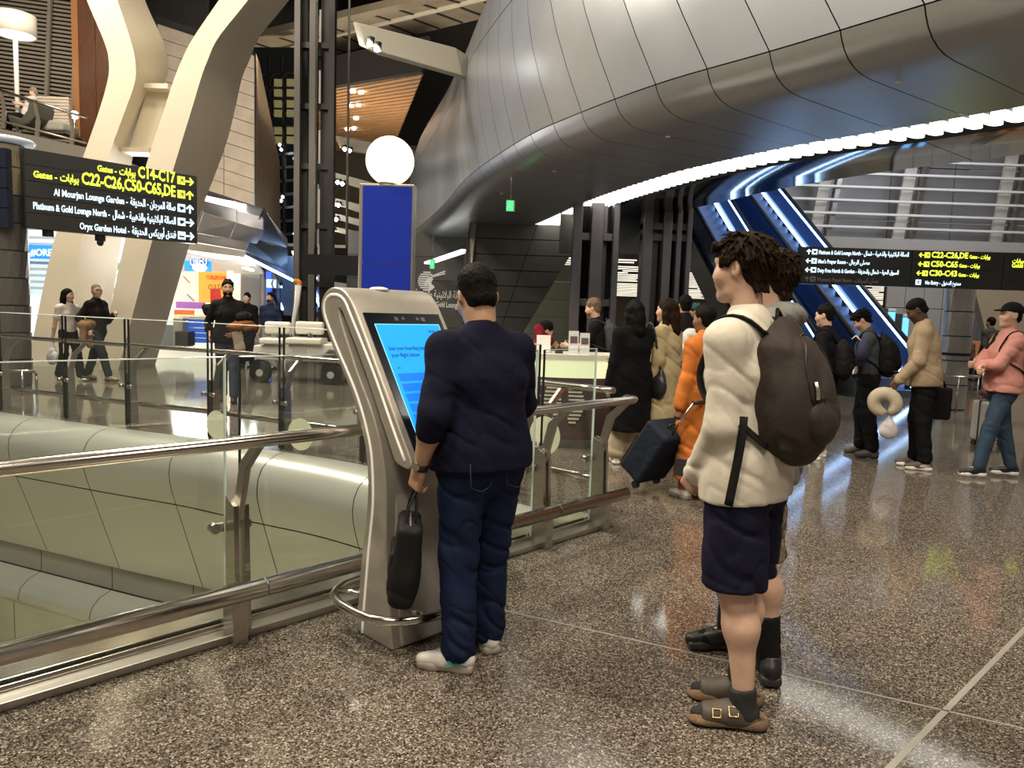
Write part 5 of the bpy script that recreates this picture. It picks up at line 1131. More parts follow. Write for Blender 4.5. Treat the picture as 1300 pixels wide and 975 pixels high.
class Person:
    def __init__(s, label, loc, heading, H=1.75, vox=.012, build=1.0, skin_='tan', lean=0, side=0, pel=(0, 0), drop=0, feet=None, hands=None, head=(0, 0, 0), sh=1.0, group=None, pelz=None, nk=.085):
        s.v = vox; s.s = k = H/1.75; s.B = build; s.skin = skin_; s.H = H
        s.root = root('person', label, 'person', (loc[0], loc[1], loc[2] if len(loc) > 2 else 0), math.radians(heading), group)
        f = feet or {}; s.feet = {}
        s.P = V3(pel[0], pel[1], (pelz if pelz else (.935-drop)*k)); ln, sd = math.radians(lean), math.radians(side)
        t = nrm(V3(math.sin(sd), math.sin(ln)*math.cos(sd), math.cos(ln)*math.cos(sd))); s.t = t
        X = nrm(np.cross(V3(0, 1, 0), t)); s.X = X; s.Y = np.cross(t, X)
        s.waist = s.P+t*.13*k; s.chest = s.P+t*.335*k; s.neck = s.P+t*.53*k
        s.shd = {'L': s.P+t*.452*k-X*.170*k*sh, 'R': s.P+t*.452*k+X*.170*k*sh}
        s.hip = {'L': s.P-X*.088*k-V3(0, 0, .01), 'R': s.P+X*.088*k-V3(0, 0, .01)}
        s.L1, s.L2 = .425, .414; s.knee = {}; s.ank = {}; s.toe = {}; s.lift = {}
        for q, sg in (('L', -1), ('R', 1)):
            d = dict(x=sg*.11, y=0, toe=sg*-8, z=0, pole=(0, 1, 0), pitch=0); d.update(f.get(q, {}))
            a = V3(d['x'], d['y'], .085*k+d['z']); kn, a = ik(s.hip[q], a, s.L1*k, s.L2*k, V3(*d['pole'])); s.knee[q] = kn; s.ank[q] = a; s.toe[q] = d['toe']; s.lift[q] = (d['z'], d['pitch'])
        s.elb = {}; s.wri = {}; s.hd = {}
        for q, sg in (('L', -1), ('R', 1)):
            d = dict(w=None, pole=(sg*.35, -1, 0), curl=30, n=(-sg, 0, 0), dir=None, spread=1); d.update((hands or {}).get(q, {}))
            w = V3(*d['w'])*k if d['w'] is not None else s.shd[q]+V3(sg*.06, .05, -.525)*k
            e, w = ik(s.shd[q], w, .29*k, .255*k, V3(*d['pole'])); s.elb[q] = e; s.wri[q] = w
            dr = nrm(V3(*d['dir'])) if d['dir'] is not None else nrm(w-e); n = V3(*d['n']); n = nrm(n-dr*(n@dr)); s.hd[q] = (dr, n, d['curl'], d)
        yaw, pit, rol = head
        s.HR = rotm((0, 0, 1), yaw) @ rotm((1, 0, 0), -pit) @ rotm((0, 1, 0), rol)
        nv = nrm(t+V3(0, .10+.004*pit, .35)); s.nv = nv; s.hc = s.neck+nv*nk*k+(s.HR @ V3(0, .018, .082))*k
    def h(s, x, y, z): return s.hc+(s.HR @ V3(x, y, z))*s.s*s.hs
    hs = .985
    def add(s, name, me, m, parent=None):
        return obj(name, me, m, parent or s.root, world=False)
    # ------- the body
    def body(s, bare=False, neck=1.0):
        k, B = s.s, s.B; cv = 1.0 if bare else .76; F = Field(s.v); H = s.h; R = s.HR; hk = k*s.hs
        # torso
        F.slab(s.P-s.t*.06*k, s.waist, (.150*k*B, .105*k*B), (.128*k*B, .092*k*B), s.X)
        F.slab(s.waist, s.chest, (.128*k*B, .092*k*B), (.150*k*B, .105*k*B), s.X)
        F.slab(s.chest, s.P+s.t*.46*k, (.150*k*B, .105*k*B), (.125*k, .07*k), s.X)
        for q in 'LR':
            F.cone(s.P+s.t*.45*k, s.shd[q], .058*k, .048*k, .04); F.cone(s.neck-s.t*.01*k, s.shd[q]+s.t*.005*k, .045*k, .04*k, .04)
            F.cone(s.shd[q], s.elb[q], .050*k*B, .040*k*B, .03); F.cone(s.elb[q], s.elb[q]+(s.wri[q]-s.elb[q])*.35, .040*k*B, .041*k*B, .02); F.cone(s.elb[q]+(s.wri[q]-s.elb[q])*.35, s.wri[q], .041*k*B, .027*k, .02)
            F.cone(s.hip[q], s.knee[q], .084*k*(B if bare else .9), .054*k*cv, .04); kn, an = s.knee[q], s.ank[q]; md = kn+(an-kn)*.32
            bk = nrm(np.cross(an-kn, s.X)); bk = bk if bk[1] < 0 else -bk
            F.cone(kn, md+bk*.014*k*cv, .052*k*cv, .055*k*cv, .06); F.cone(md+bk*.014*k*cv, an, .055*k*cv, .034*k, .06)
            z, pt = s.lift[q]; fd = s.footdir(q); F.cone(an-V3(0, 0, .02*k), an+fd*.13*k-V3(0, 0, .05*k), .034*k, .028*k, .02)
            s.hand(F, q)
        # neck and head
        F.cone(s.neck-s.t*.03*k, H(0, -.018, -.04), .058*k*neck, .052*k*neck, .02)
        F.ell(H(0, -.012, .034), V3(.073, .094, .084)*hk, R, .012); F.ell(H(0, .024, -.035), V3(.063, .068, .080)*hk, R, .04)
        F.cone(H(-.035, .03, -.085), H(0, .066, -.098), .022*hk, .022*hk, .02); F.cone(H(.035, .03, -.085), H(0, .066, -.098), .022*hk, .022*hk, .02)
        F.cone(H(0, .080, .018), H(0, .101, -.026), .008*hk, .0115*hk, .012); F.cone(H(-.012, .092, -.03), H(.012, .092, -.03), .0095*hk, .0095*hk, .008)
        F.cone(H(-.042, .074, .030), H(.042, .074, .030), .013*hk, .013*hk, .014)
        F.ell(H(0, .084, -.060), V3(.026, .012, .0075)*hk, R, .006); F.ell(H(0, .082, -.071), V3(.022, .012, .008)*hk, R, .006)
        for sg in (-1, 1):
            F.ell(H(sg*.031, .094, .006), V3(.018, .017, .013)*hk, R, .008, '-')
            F.ell(H(sg*.075, -.006, -.006), V3(.010, .021, .032)*hk, R @ rotm((0, 0, 1), sg*22), .008); F.ell(H(sg*.084, .0, -.004), V3(.008, .011, .018)*hk, R, .006, '-')
            F.ell(H(sg*.040, .058, -.028), V3(.028, .026, .026)*hk, R, .04)
        b = s.add('body', F.mesh('body'), skin(s.skin)); s.bodyo = b
        for sg in (-1, 1):
            mb = MB().sphere(tuple(H(sg*.031, .0715, .004)), .0125*hk, 12, 8); s.add('eye', mb.mesh('eye'), M_EYE, b)
            s.add('iris', MB().sphere(tuple(H(sg*.031, .0805, .004)), .0055*hk, 8, 6).mesh('iris'), M_IRIS, b)
        return s
    def footdir(s, q):
        a = math.radians(s.toe[q]); pt = math.radians(s.lift[q][1]); return V3(math.sin(a)*math.cos(pt), math.cos(a)*math.cos(pt), -math.sin(pt))
    def hand(s, F, q):
        k = s.s; dr, n, curl, d = s.hd[q]; sd = np.cross(dr, n); sg = -1 if q == 'L' else 1
        w = s.wri[q]; c = w+dr*.05*k
        R = np.stack([sd, dr, n], 1)
        # thumb side: right hand palm n; thumb towards +sd or -sd so that both thumbs point forward
        th = sd if (sd @ V3(0, 1, .3)) > 0 else -sd
        F.box(c, V3(.030, .038, .008)*k, R, .007*k, .012); F.cone(w-dr*.02*k, w+dr*.02*k, .026*k, .026*k, .015)
        L = [.066, .078, .074, .058]
        for i in range(4):
            o = th*(.030-.020*i)*k; p = w+dr*(.088-.004*abs(i-1))*k+o; a = 0; ln = L[i]*k
            for j, fr in enumerate((.45, .32, .25)):
                a += curl*(.75 if j == 0 else 1.0); v = dr*math.cos(math.radians(a))+n*math.sin(math.radians(a)); e = p+v*ln*fr
                F.cone(p, e, (.0092-.0008*j)*k, (.0086-.001*j)*k, .004); p = e
        p = w+dr*.026*k+th*.026*k+n*.006*k
        for j, (fr, o) in enumerate(((.042, .8), (.030, .45))):
            v = nrm(dr*.75+th*o+n*(.25+curl*.006+.25*j)); e = p+v*fr*k; F.cone(p, e, .0125*k if j == 0 else .0102*k, .0098*k if j == 0 else .0085*k, .007); p = e
    # ------- clothes
    def top(s, m, name='shirt', sleeve=1.0, hem=-.10, th=.014, fold=.006, flare=1.0, loose=1.0, collar=None, seed=0, cuffs=True, hem2=None, vox=None, arm=1.0, push=None):
        "sleeve: 1 to the wrist, .5 to the elbow, .25 short; hem: height below (-) the pelvis along the torso"
        k, B = s.s, s.B*loose; F = Field(vox or s.v)
        F.slab(s.P-s.t*.03*k, s.waist, (.163*k*B+th, .118*k*B+th), (.148*k*B+th, .108*k*B+th), s.X, .05)
        F.slab(s.waist, s.chest, (.148*k*B+th, .108*k*B+th), (.160*k*B+th, .115*k*B+th), s.X, .05)
        F.slab(s.chest, s.P+s.t*.455*k, (.160*k*B+th, .115*k*B+th), (.125*k+th, .068*k+th), s.X, .05)
        if hem < -.05:
            e = s.P+V3(0, 0, hem*k-.03); F.slab(s.P, e, (.163*k*B+th, .118*k*B+th), ((.168*B*flare)*k+th, (.128*B*flare)*k+th), s.X, .05)
            for q in 'LR': F.cone(s.hip[q]+s.t*.04*k, s.hip[q]+(s.knee[q]-s.hip[q])*min(.6, -hem*2.2), .104*k*B+th, .104*k*B+th, .05)
        F.cone(s.P+s.t*.44*k, s.neck+s.t*.005, .075*k+th*.3, .052*k+th*.6, .04)
        for q in 'LR':
            sl = push[q] if push and q in push else sleeve; r1 = .052*k*B*arm+th*.75; r2 = .044*k*B*arm+th*.7; r3 = .032*k*B*arm+th*.6
            F.cone(s.P+s.t*.44*k, s.shd[q], .068*k+th*.5, .052*k*arm+th*.6, .05); F.cone(s.neck-s.t*.015*k, s.shd[q]+s.t*.006*k, .048*k+th*.4, .042*k+th*.5, .05)
            if sl >= .5:
                F.cone(s.shd[q], s.elb[q], r1, r2, .04); u = (sl-.5)*2; e = s.elb[q]+(s.wri[q]-s.elb[q])*u; F.cone(s.elb[q], e, r2, r2+(r3-r2)*u, .03)
                if u > .05 and cuffs: F.cone(e-nrm(e-s.elb[q])*.03, e, r2+(r3-r2)*u+.003, r2+(r3-r2)*u+.002, .008)
            else: F.cone(s.shd[q], s.shd[q]+(s.elb[q]-s.shd[q])*sl*2, r1, r1*1.02, .04)
        if collar == 'hood':
            c = s.neck-s.Y*.06*k+s.t*.02*k; F.ell(c, V3(.115, .075, .062)*k, np.stack([s.X, s.Y, s.t], 1), .03); F.cone(s.neck-s.X*.085*k+s.t*.0, s.neck-s.X*.05*k+s.Y*.075*k-s.t*.05*k, .034*k, .02*k, .03); F.cone(s.neck+s.X*.085*k, s.neck+s.X*.05*k+s.Y*.075*k-s.t*.05*k, .034*k, .02*k, .03)
        elif collar == 'high': F.cone(s.neck-s.t*.01*k, s.neck+s.nv*.035*k, .067*k+th*.4, .062*k+th*.3, .015)
        elif collar == 'crew': F.cone(s.neck-s.t*.015*k, s.neck+s.nv*.012*k, .066*k, .061*k, .012)
        hp = s.P+V3(0, 0, hem*k) if hem < -.05 else s.P+s.t*hem*k
        F.plane(hp, -(s.t if hem > -.2 else V3(0, 0, 1)))
        for q in 'LR':
            pass
        me = F.mesh(name, folds(fold, 5, 9, seed) if fold else None); s.topme = BVHTree.FromPolygons([v.co[:] for v in me.vertices], [p_.vertices[:] for p_ in me.polygons])
        return s.add(name, me, m)
    def pants(s, m, name='trousers', end=1.0, w=1.0, fold=.007, seed=3, flare=1.0, vox=None, rise=.09):
        "end: 1 to the ankle, .45 to the knee"
        k, B = s.s, s.B; F = Field(vox or s.v)
        F.slab(s.P-s.t*.05*k, s.P+s.t*rise*k, (.163*k*B, .122*k*B), (.152*k*B, .110*k*B), s.X, .04)
        hz = []
        for q in 'LR':
            r0, r1, r2 = .097*k*B*w, .074*k*w, .060*k*w*flare
            kn, an = s.knee[q], s.ank[q]
            if end < .6: e = s.hip[q]+(kn-s.hip[q])*(end*2); F.cone(s.hip[q], e+nrm(e-s.hip[q])*.06, r0, r1*1.28, .035); hz.append(e[2])
            else: F.cone(s.hip[q], kn, r0, r1, .035); u = (end-.5)*2; F.cone(kn, kn+(an-kn)*u, r1, r1+(r2-r1)*u, .035)
        F.plane(s.P+s.t*(rise+.01)*k, s.t)
        if hz: F.plane((0, 0, min(hz)), (0, 0, -1))
        return s.add(name, F.mesh(name, folds(fold, 6, 8, seed)), m)
    def skirt(s, m, name, z1, r0, r1, fold=.006, seed=5, vox=None):
        k = s.s; F = Field(vox or s.v); e = V3((s.ank['L'][0]+s.ank['R'][0])/2, (s.ank['L'][1]+s.ank['R'][1])/2, z1)
        F.slab(s.P, e, (r0, r0*.75), (r1, r1*.8), s.X, .03); F.plane(e, (0, 0, -1)); return s.add(name, F.mesh(name, folds(fold, 7, 2, seed)), m)
    def shoes(s, m, sole, name='shoe', kind='sneaker', vox=None, sock=None, sockh=.12, laces=None, trim=None):
        k = s.s
        for q in 'LR':
            fd = s.footdir(q); a = s.ank[q]; fl = nrm(V3(fd[0], fd[1], 0)); sd = np.cross(fd, V3(0, 0, 1)); up = np.cross(sd, fd); dn = -up
            R = np.stack([sd, fd, up], 1); g = a+dn*.085*k
            P = lambda x, y, z: g+(R @ V3(x, y, z))*k
            if sock is not None:
                F = Field(vox or s.v); F.cone(P(0, 0, .05), a+(s.knee[q]-a)*(sockh/.4), .046*k, (.049 if sockh < .13 else .058)*k, .02); F.plane(a+(s.knee[q]-a)*(sockh/.4), s.knee[q]-a); F.cone(P(0, -.02, .045), P(0, .10, .034), .038*k, .036*k, .02); F.cone(P(0, .1, .034), P(0, .16, .027), .036*k, .026*k, .02); s.add('sock', F.mesh('sock', folds(.002, 9, 30)), sock)
            F = Field(vox or s.v*.8)
            if kind == 'sandal':
                F.cone(P(0, .03, .042), P(0, .125, .028), .049*k, .045*k, .02); F.cone(P(0, -.035, .024), P(0, .04, .038), .044*k, .049*k, .02); F.plane(P(0, .15, 0), fd); F.plane(P(0, -.0, .085), nrm(up*1.0-fd*.9))
            else:
                F.cone(P(0, -.035, .045), P(0, .06, .042), .040*k, .041*k, .02); F.cone(P(0, .06, .042), P(0, .155, .032), .041*k, .032*k, .02); F.cone(P(0, -.03, .06), P(0, -.005, .088), .038*k, .044*k, .02); F.cone(P(0, .0, .075), P(0, .075, .055), .038*k, .034*k, .02)
                F.plane(P(0, 0, .098), up+fd*.25)
            F.plane(P(0, 0, .014), dn); o = s.add(name, F.mesh(name), m)
            G = Field(vox or s.v*.8); hgt = .013 if kind != 'sandal' else .016
            G.box(P(0, -.03, hgt+.001), V3(.022, .022, .004)*k, R, .013*k*1.0, .02); G.box(P(0, .05, hgt), V3(.020, .07, .004)*k, R, .014*k, .03); G.box(P(.004 if q == 'L' else -.004, .135, hgt+.001), V3(.026, .03, .004)*k, R, .013*k, .03); G.box(P(0, -.035, hgt+.001), V3(.024, .02, .004)*k, R, .014*k, .02)
            if kind == 'sandal': G.ell(P(0, -.05, .02), V3(.046, .042, .026)*k, R, .02); G.ell(P(0, .15, .012), V3(.047, .05, .015)*k, R, .02); G.ell(P(0, .07, .012), V3(.044, .09, .014)*k, R, .02); G.ell(P(0, -.045, .06), V3(.035, .035, .05)*k, R, .01, '-'); G.plane(P(0, 0, .0), dn)
            s.add('sole', G.mesh('sole'), sole, o)
            if kind == 'sandal':
                og = -1 if q == 'L' else 1
                for yy, zz, w_ in ((.040, .066, .017), (.098, .054, .015)):
                    nb = nrm(sd*og*.80+up*.60); tb = np.cross(fd, nb); c_ = P(og*.0405, yy, zz); mb = MB()
                    mb.tube([tuple(c_+fd*x*w_+tb*y*w_+nb*.004) for x, y in ((-1, -1), (1, -1), (1, 1), (-1, 1))], .0028, 6, closed=True)
                    s.add('buckle', mb.mesh('buckle'), mat('brass', (.62, .44, .18), .3, 1), o)
            if laces is not None:
                mb = MB()
                for j in range(4): mb.tube([tuple(P(-.022, .045+.018*j, .088-.0085*j)), tuple(P(0, .05+.018*j, .0975-.009*j)), tuple(P(.022, .045+.018*j, .088-.0085*j))], .0035*k, 6)
                s.add('laces', mb.mesh('laces'), laces, o)
            if trim is not None:
                for sg in (-1, 1):
                    mb = MB()
                    for j in range(3): mb.tube([tuple(P(sg*.0405, -.05+.012*j, .04+.012*j)), tuple(P(sg*.044, .0+.012*j, .036+.008*j)), tuple(P(sg*.042, .06, .034+.006*j))], .003*k, 6)
                    s.add('trim_stripe', mb.mesh('trim_stripe'), trim, o)
    # ------- hair
    def hair(s, m, kind='short', vox=None, seed=1, vol=1.0):
        H, R, k = s.h, s.HR, s.s*s.hs; F = Field(vox or s.v*.75); rs = np.random.RandomState(seed)
        if kind == 'shaved': F.ell(H(0, -.014, .037), V3(.0755, .0955, .0855)*k, R, .01)
        else: F.ell(H(0, -.016, .042), V3(.080+.004*vol, .100+.004*vol, .086+.01*vol)*k, R, .01)
        if kind in ('short', 'fade', 'messy', 'shaved'): F.ell(H(0, -.05, -.025), V3(.064, .056, .058)*k, R, .02)
        if kind == 'messy':
            for i in range(1000):
                az, el = rs.uniform(-PI, PI), rs.uniform(-.25, 1.35); d = V3(math.sin(az)*math.cos(el), -math.cos(az)*math.cos(el), math.sin(el))
                if d[1] > .55 and el < .55: continue
                p = V3(0, -.016, .04)+d*V3(.082, .104, .096); dn = nrm(V3(d[0]*.6, d[1]*.7-.15, -.9)); dn = nrm(dn-d*(dn@d)+d*.03+rs.normal(0, .10, 3)); L = rs.uniform(.05, .09)
                F.cone(H(*(p-d*.008)), H(*(p+dn*L-d*L*.25)), .0058*k, .0024*k, .004)
            for i in range(70):
                az = rs.uniform(-.9, .9); p = V3(math.sin(az)*.06, -math.cos(az)*.075-.01, -.05); F.cone(H(*p), H(*(p+V3(rs.normal(0, .008), -.012, -rs.uniform(.02, .045)))), .009*k, .003*k, .004)
            for sg in (-1, 1):
                for i in range(7): p = V3(sg*.077, .028+.01*rs.normal(), .03); F.cone(H(*p), H(*(p+V3(0, .006*rs.normal(), -.028-.02*rs.rand()))), .010*k, .004*k, .006)
                for i in range(7): p = V3(rs.uniform(-.06, .06), .078, .085); F.cone(H(*p), H(*(p+V3(rs.normal(0, .01), .018, -.03))), .013*k, .005*k, .006)
        elif kind == 'long':
            for sg in (-1, 1): F.chain([H(sg*.07, -.01, .03), H(sg*.082, -.015, -.06), H(sg*.085, -.02, -.16), H(sg*.075, -.01, -.25)], [.03*k, .032*k, .034*k, .018*k], .03)
            F.chain([H(0, -.07, .02), H(0, -.088, -.08), H(0, -.10, -.2), H(0, -.10, -.31)], [.07*k, .072*k, .068*k, .035*k], .04)
        elif kind == 'bob':
            for sg in (-1, 1): F.chain([H(sg*.072, -.01, .03), H(sg*.084, -.01, -.06), H(sg*.082, .0, -.15)], [.03*k, .032*k, .022*k], .03)
            F.chain([H(0, -.07, .02), H(0, -.085, -.08), H(0, -.085, -.16)], [.07*k, .07*k, .045*k], .04)
        elif kind == 'short':
            for i in range(60):
                az, el = rs.uniform(-PI, PI), rs.uniform(.1, 1.4); d = V3(math.sin(az)*math.cos(el), -math.cos(az)*math.cos(el), math.sin(el)); p = V3(0, -.016, .042)+d*V3(.081, .102, .094); q = d+rs.normal(0, .5, 3); F.cone(H(*(p-d*.006)), H(*(p+q*.004)), .011*k, .007*k, .008)
        # cut out the face
        F.ell(H(0, .115, -.03), V3(.078, .085, .108)*k, R, .01, '-')
        for sg in (-1, 1):
            if kind not in ('long', 'bob'): F.ell(H(sg*.09, .03, -.055), V3(.032, .075, .062)*k, R, .008, '-'); F.ell(H(sg*.083, -.004, -.012), V3(.022, .026, .036)*k, R, .006, '-')
        if kind not in ('long', 'bob'): F.plane(H(0, -.05, -.072 if kind != 'messy' else -.105), -(R @ V3(0, .25, 1)))
        s.add('hair', F.mesh('hair', (lambda P: .0024*vnoise(P*115)+.0016*vnoise(P*60)) if kind in ('fade', 'shaved') else (lambda P: .0012*vnoise(P*150)) if kind == 'messy' else (lambda P: .0030*vnoise(P*[70, 70, 30])+.003*vnoise(P*[38, 38, 16]))), m)
        return s
    def beard(s, m, vol=.008):
        H, R, k = s.h, s.HR, s.s*s.hs; F = Field(s.v*.6); F.ell(H(0, .03, -.062), V3(.0625, .064, .058)*k+vol, R, .01); F.cone(H(-.03, .086, -.048), H(.03, .086, -.048), .008*k, .008*k, .006)
        F.ell(H(0, .095, -.064), V3(.02, .02, .008)*k, R, .005, '-'); F.ell(H(0, .07, .0), V3(.056, .05, .044)*k, R, .008, '-'); F.plane(H(0, 0, .014), R @ V3(0, .62, 1)); F.plane(H(0, .0, 0), R @ V3(0, -1, .15))
        s.add('beard', F.mesh('beard', lambda P: .002*vnoise(P*90)), m)
    def brows(s, m):
        for sg in (-1, 1): s.add('eyebrow', MB().tube([tuple(s.h(sg*.016, .092, .027)), tuple(s.h(sg*.032, .090, .031)), tuple(s.h(sg*.048, .078, .026))], .0042*s.s, 6).mesh('eyebrow'), m, s.bodyo)
    def cap(s, m, brim=None):
        H, R, k = s.h, s.HR, s.s*s.hs; F = Field(s.v*.75); F.ell(H(0, -.012, .05), V3(.087, .108, .09)*k, R, .01); F.plane(H(0, 0, .035), R @ V3(0, .05, -1)); o = s.add('cap', F.mesh('cap'), m)
        G = Field(s.v*.6); G.ell(H(0, .105, .045), V3(.070, .062, .011)*k, R @ rotm((1, 0, 0), -10), .01); G.plane(H(0, .06, 0), R @ V3(0, -1, 0)); s.add('brim', G.mesh('brim'), brim or m, o)
    def glasses(s, m):
        mb = MB()
        for sg in (-1, 1):
            mb.tube([tuple(s.h(sg*.031+.019*math.cos(a), .097, .006+.014*math.sin(a))) for a in np.linspace(0, 2*PI, 14, endpoint=False)], .0026, 6, closed=True); mb.tube([tuple(s.h(sg*.05, .095, .009)), tuple(s.h(sg*.08, .06, .01)), tuple(s.h(sg*.08, -.005, .006))], .0024, 6)
        mb.tube([tuple(s.h(-.012, .1, .01)), tuple(s.h(.012, .1, .01))], .0024, 6); s.add('glasses', mb.mesh('glasses'), m)
    def M(s): return wm(s.root)
def world_mesh(me, p):
    "a mesh in a person's frame put into the world"
    me.transform(p.M()); return me
def wp(p, v): return tuple(p.M() @ Vector([float(c) for c in v]))
def thing_near(p, name, label, cat, base):
    "root of something a person holds or wears"
    return root(name, label, cat, wp(p, base), p.root.rotation_euler[2])
def pad(me, p): me.transform(p.M()); return me
def backpack(p, label, m, size=(.155, .10, .25), off=.16, zc=.30, vox=.012, m2=None, detail=False, straps=True, tilt=0):
    k = p.s; m2 = m2 or m; c = p.P+p.t*zc*k-p.Y*(off+.02)*k*1.0; R = np.stack([p.X, p.Y, p.t], 1) @ rotm((1, 0, 0), tilt)
    r = thing_near(p, 'backpack', label, 'backpack', c-p.t*size[2]*k)
    F = Field(vox); q = lambda x, y, z: c+(R @ V3(x, y, z))*k; a, b, h = size
    F.box(q(0, .01, -.02), V3(a*.5, b*.3, h*.55)*k, R, a*.3*k, .05); F.ell(q(0, -.02, -.05), V3(a*.98, b*1.15, h*.85)*k, R, .05); F.ell(q(0, .02, h*.5), V3(a*.62, b*.6, h*.5)*k, R, .06)
    o = obj('bag_body', pad(F.mesh('bag_body', folds(.011, 5, 6, 4)), p), m, r)
    G = Field(vox); G.ell(q(0, -b*1.0, -h*.38), V3(a*.72, b*.42, h*.36)*k, R, .03); obj('front_pocket', pad(G.mesh('front_pocket', folds(.004, 8, 8, 8)), p), m, r)
    if straps:
        for sg in (-1, 1):
            sh = p.shd['L' if sg < 0 else 'R']; pts = [q(sg*.07, .05, h*.75), sh-p.X*sg*.065*k+p.t*.062*k-p.Y*.02, sh-p.X*sg*.06*k+p.Y*.095*k+p.t*.025*k, sh-p.X*sg*.045*k+p.Y*.15*k-p.t*.10*k, p.chest+p.X*sg*.135*k*p.B+p.Y*.09*k-p.t*.07*k, p.chest+p.X*sg*.165*k*p.B-p.Y*.03*k-p.t*.15*k, q(sg*a*.8, .03, -h*.75)]
            cp = catmull(pts, .025); mb = MB(); n_ = len(cp)
            for i_ in range(2, n_-2):           # lay the strap on the garment
                x_ = cp[i_]; hgt = min((x_-p.P)@p.t, .44*k); ax_ = p.P+p.t*hgt+p.X*((x_-p.P)@p.X)*.45; d_ = nrm(x_-ax_); hit = p.topme.ray_cast(Vector(ax_), Vector(d_), .4)
                if hit[0] is not None and hit[3] < .155*k: cp[i_] = np.array(hit[0])+d_*.006
            cp[2:-2] = (cp[1:-3]+2*cp[2:-2]+cp[3:-1])/4
            mb.tube([tuple(x) for x in cp], .025*k, 8, ry=.007*k); obj('strap', pad(mb.mesh('strap'), p), m2, r)
    mb = MB().tube([tuple(q(-.03, .04, h*.92)), tuple(q(0, .05, h*1.08)), tuple(q(.03, .04, h*.92))], .008*k, 8); obj('grab_loop', pad(mb.mesh('grab_loop'), p), m2, r)
    if detail:
        bv = BVHTree.FromPolygons([v.co[:] for v in o.data.vertices], [p_.vertices[:] for p_ in o.data.polygons]); Wi = wm(r).inverted() @ p.M(); Wo = Wi.inverted(); cc = Wi @ Vector(q(0, 0, -.02))
        def on(x, z, lift=.001):
            s0 = Wi @ Vector(q(x, -.5, z)); d = (Wi @ Vector(q(x, 0, z)))-s0; h = bv.ray_cast(s0, d.normalized()); return tuple(Wo @ (h[0]-d.normalized()*lift)) if h[0] is not None else tuple(q(x, -b, z))
        zp = [on(a*.70*math.sin(t), h*.12+h*.62*math.cos(t)) for t in np.linspace(-2.0, 2.0, 30)]
        obj('zip', pad(MB().tube(zp, .004*k, 6).mesh('zip'), p), mat('zip_black', (.02, .018, .017), .4), r)
        e = V3(*on(-.09, h*.12, .006))
        for x in (0, .014): obj('zip_pull', pad(MB().tube([tuple(e+V3(x, 0, 0)), tuple(e+V3(x+.004, -.008, -.03)), tuple(e+V3(x, -.012, -.062))], .005*k, 6).mesh('zip_pull'), p), mat('zip_silver', (.6, .58, .55), .3, 1), r)
        mb = MB(); pp = [on(-.10+.05*(i_ % 2), -h*.1-h*.13*(i_//2), .002) for i_ in range(6)]
        mb.add(pp, [(0, 1, 3, 2), (2, 3, 5, 4)]); obj('side_tab', pad(mb.mesh('side_tab'), p), m2, r)
    return r, q
def G(u, v): p = atz(u, v, 0); return (float(p[0]), float(p[1]))
def GD(u, y): p = at(u, 430, y); return (float(p[0]), float(y))
NAVY = cloth('navy_knit', (.0075, .008, .020), .9); DENIM = cloth('dark_denim', (.009, .016, .046), .8, 600, .3); HB = hairm('hair_black', (.008, .007, .006)); HDB = hairm('hair_dark_brown', (.020, .011, .006)); HGB = hairm('hair_grey_brown', (.16, .115, .075)); HG = hairm('hair_grey', (.22, .20, .18))
BLK = cloth('black_cotton', (.009, .009, .010), .85); BLKC = cloth('black_wool', (.007, .007, .008), .95); M_SNW = mat('sneaker_white', (.72, .70, .64), .6, 0, noise=(20, .1)); M_SOLE = mat('sole_beige', (.33, .29, .23), .6); M_SNB = mat('sneaker_black', (.014, .014, .015), .45); M_SOLEB = mat('sole_dark', (.03, .028, .026), .5)
PBLK = cloth('pack_black', (.012, .011, .011), .7)
# ------------------------------------------------------------------ the man at the kiosk, his watch and bag
m1 = Person('man in navy sweater and dark jeans standing at the kiosk, seen from behind', (-.12, 3.18), 34, 1.73, .008, 1.17, 'tan', lean=3,
            feet={'L': dict(x=-.12, y=-.05, toe=-48), 'R': dict(x=.10, y=.06, toe=12)},
            hands={'L': dict(w=(-.285, .03, .885), pole=(-.4, -1, 0), curl=62, n=(1, .2, 0)), 'R': dict(w=(.17, .34, 1.10), pole=(.7, -.6, -.6), curl=25, n=(-.2, 0, -1))}, head=(-14, 20, -4), sh=1.08)
m1.hs = 1.08; m1.body(neck=1.2); m1.top(NAVY, 'sweater', 1.0, -.055, .018, .0065, seed=2, collar='crew', push={'L': .62}, vox=.008); m1.pants(DENIM, 'jeans', .985, 1.08, .011, flare=1.15, vox=.008); m1.hair(HB, 'fade', .0045, 3, .35)
m1.shoes(M_SNW, M_SOLE, laces=M_WHITE, trim=mat('trim_teal', (.10, .45, .45), .5), vox=.006)
dr = m1.hd['L'][0]; w = m1.wri['L']; m1.add('watch_strap', MB().tube([tuple(w-dr*.035), tuple(w-dr*.005)], .0345, 18).mesh('watch_strap'), M_SNB)
m1.add('watch_case', MB().tube([tuple(w-dr*.02+V3(-.028, -.018, 0)), tuple(w-dr*.02+V3(-.036, -.024, 0))], .017, 16).mesh('watch_case'), M_STEEL)
for q, sg in (('L', -1), ('R', 1)):        # back pockets of the jeans
    c = m1.P+V3(sg*.088, -.148, -.055); o = [x for x in m1.root.children if x.name.startswith('jeans')][0]
    m1.add('back_pocket', MB().tube([tuple(c+V3(-.055, 0.004, .05)), tuple(c+V3(-.05, .0, -.05)), tuple(c+V3(0, -.004, -.07)), tuple(c+V3(.05, .006, -.05)), tuple(c+V3(.055, .008, .05))], .0016, 6).mesh('back_pocket'), mat('denim_stitch', (.03, .036, .06), .8), o)
g = w+dr*.088
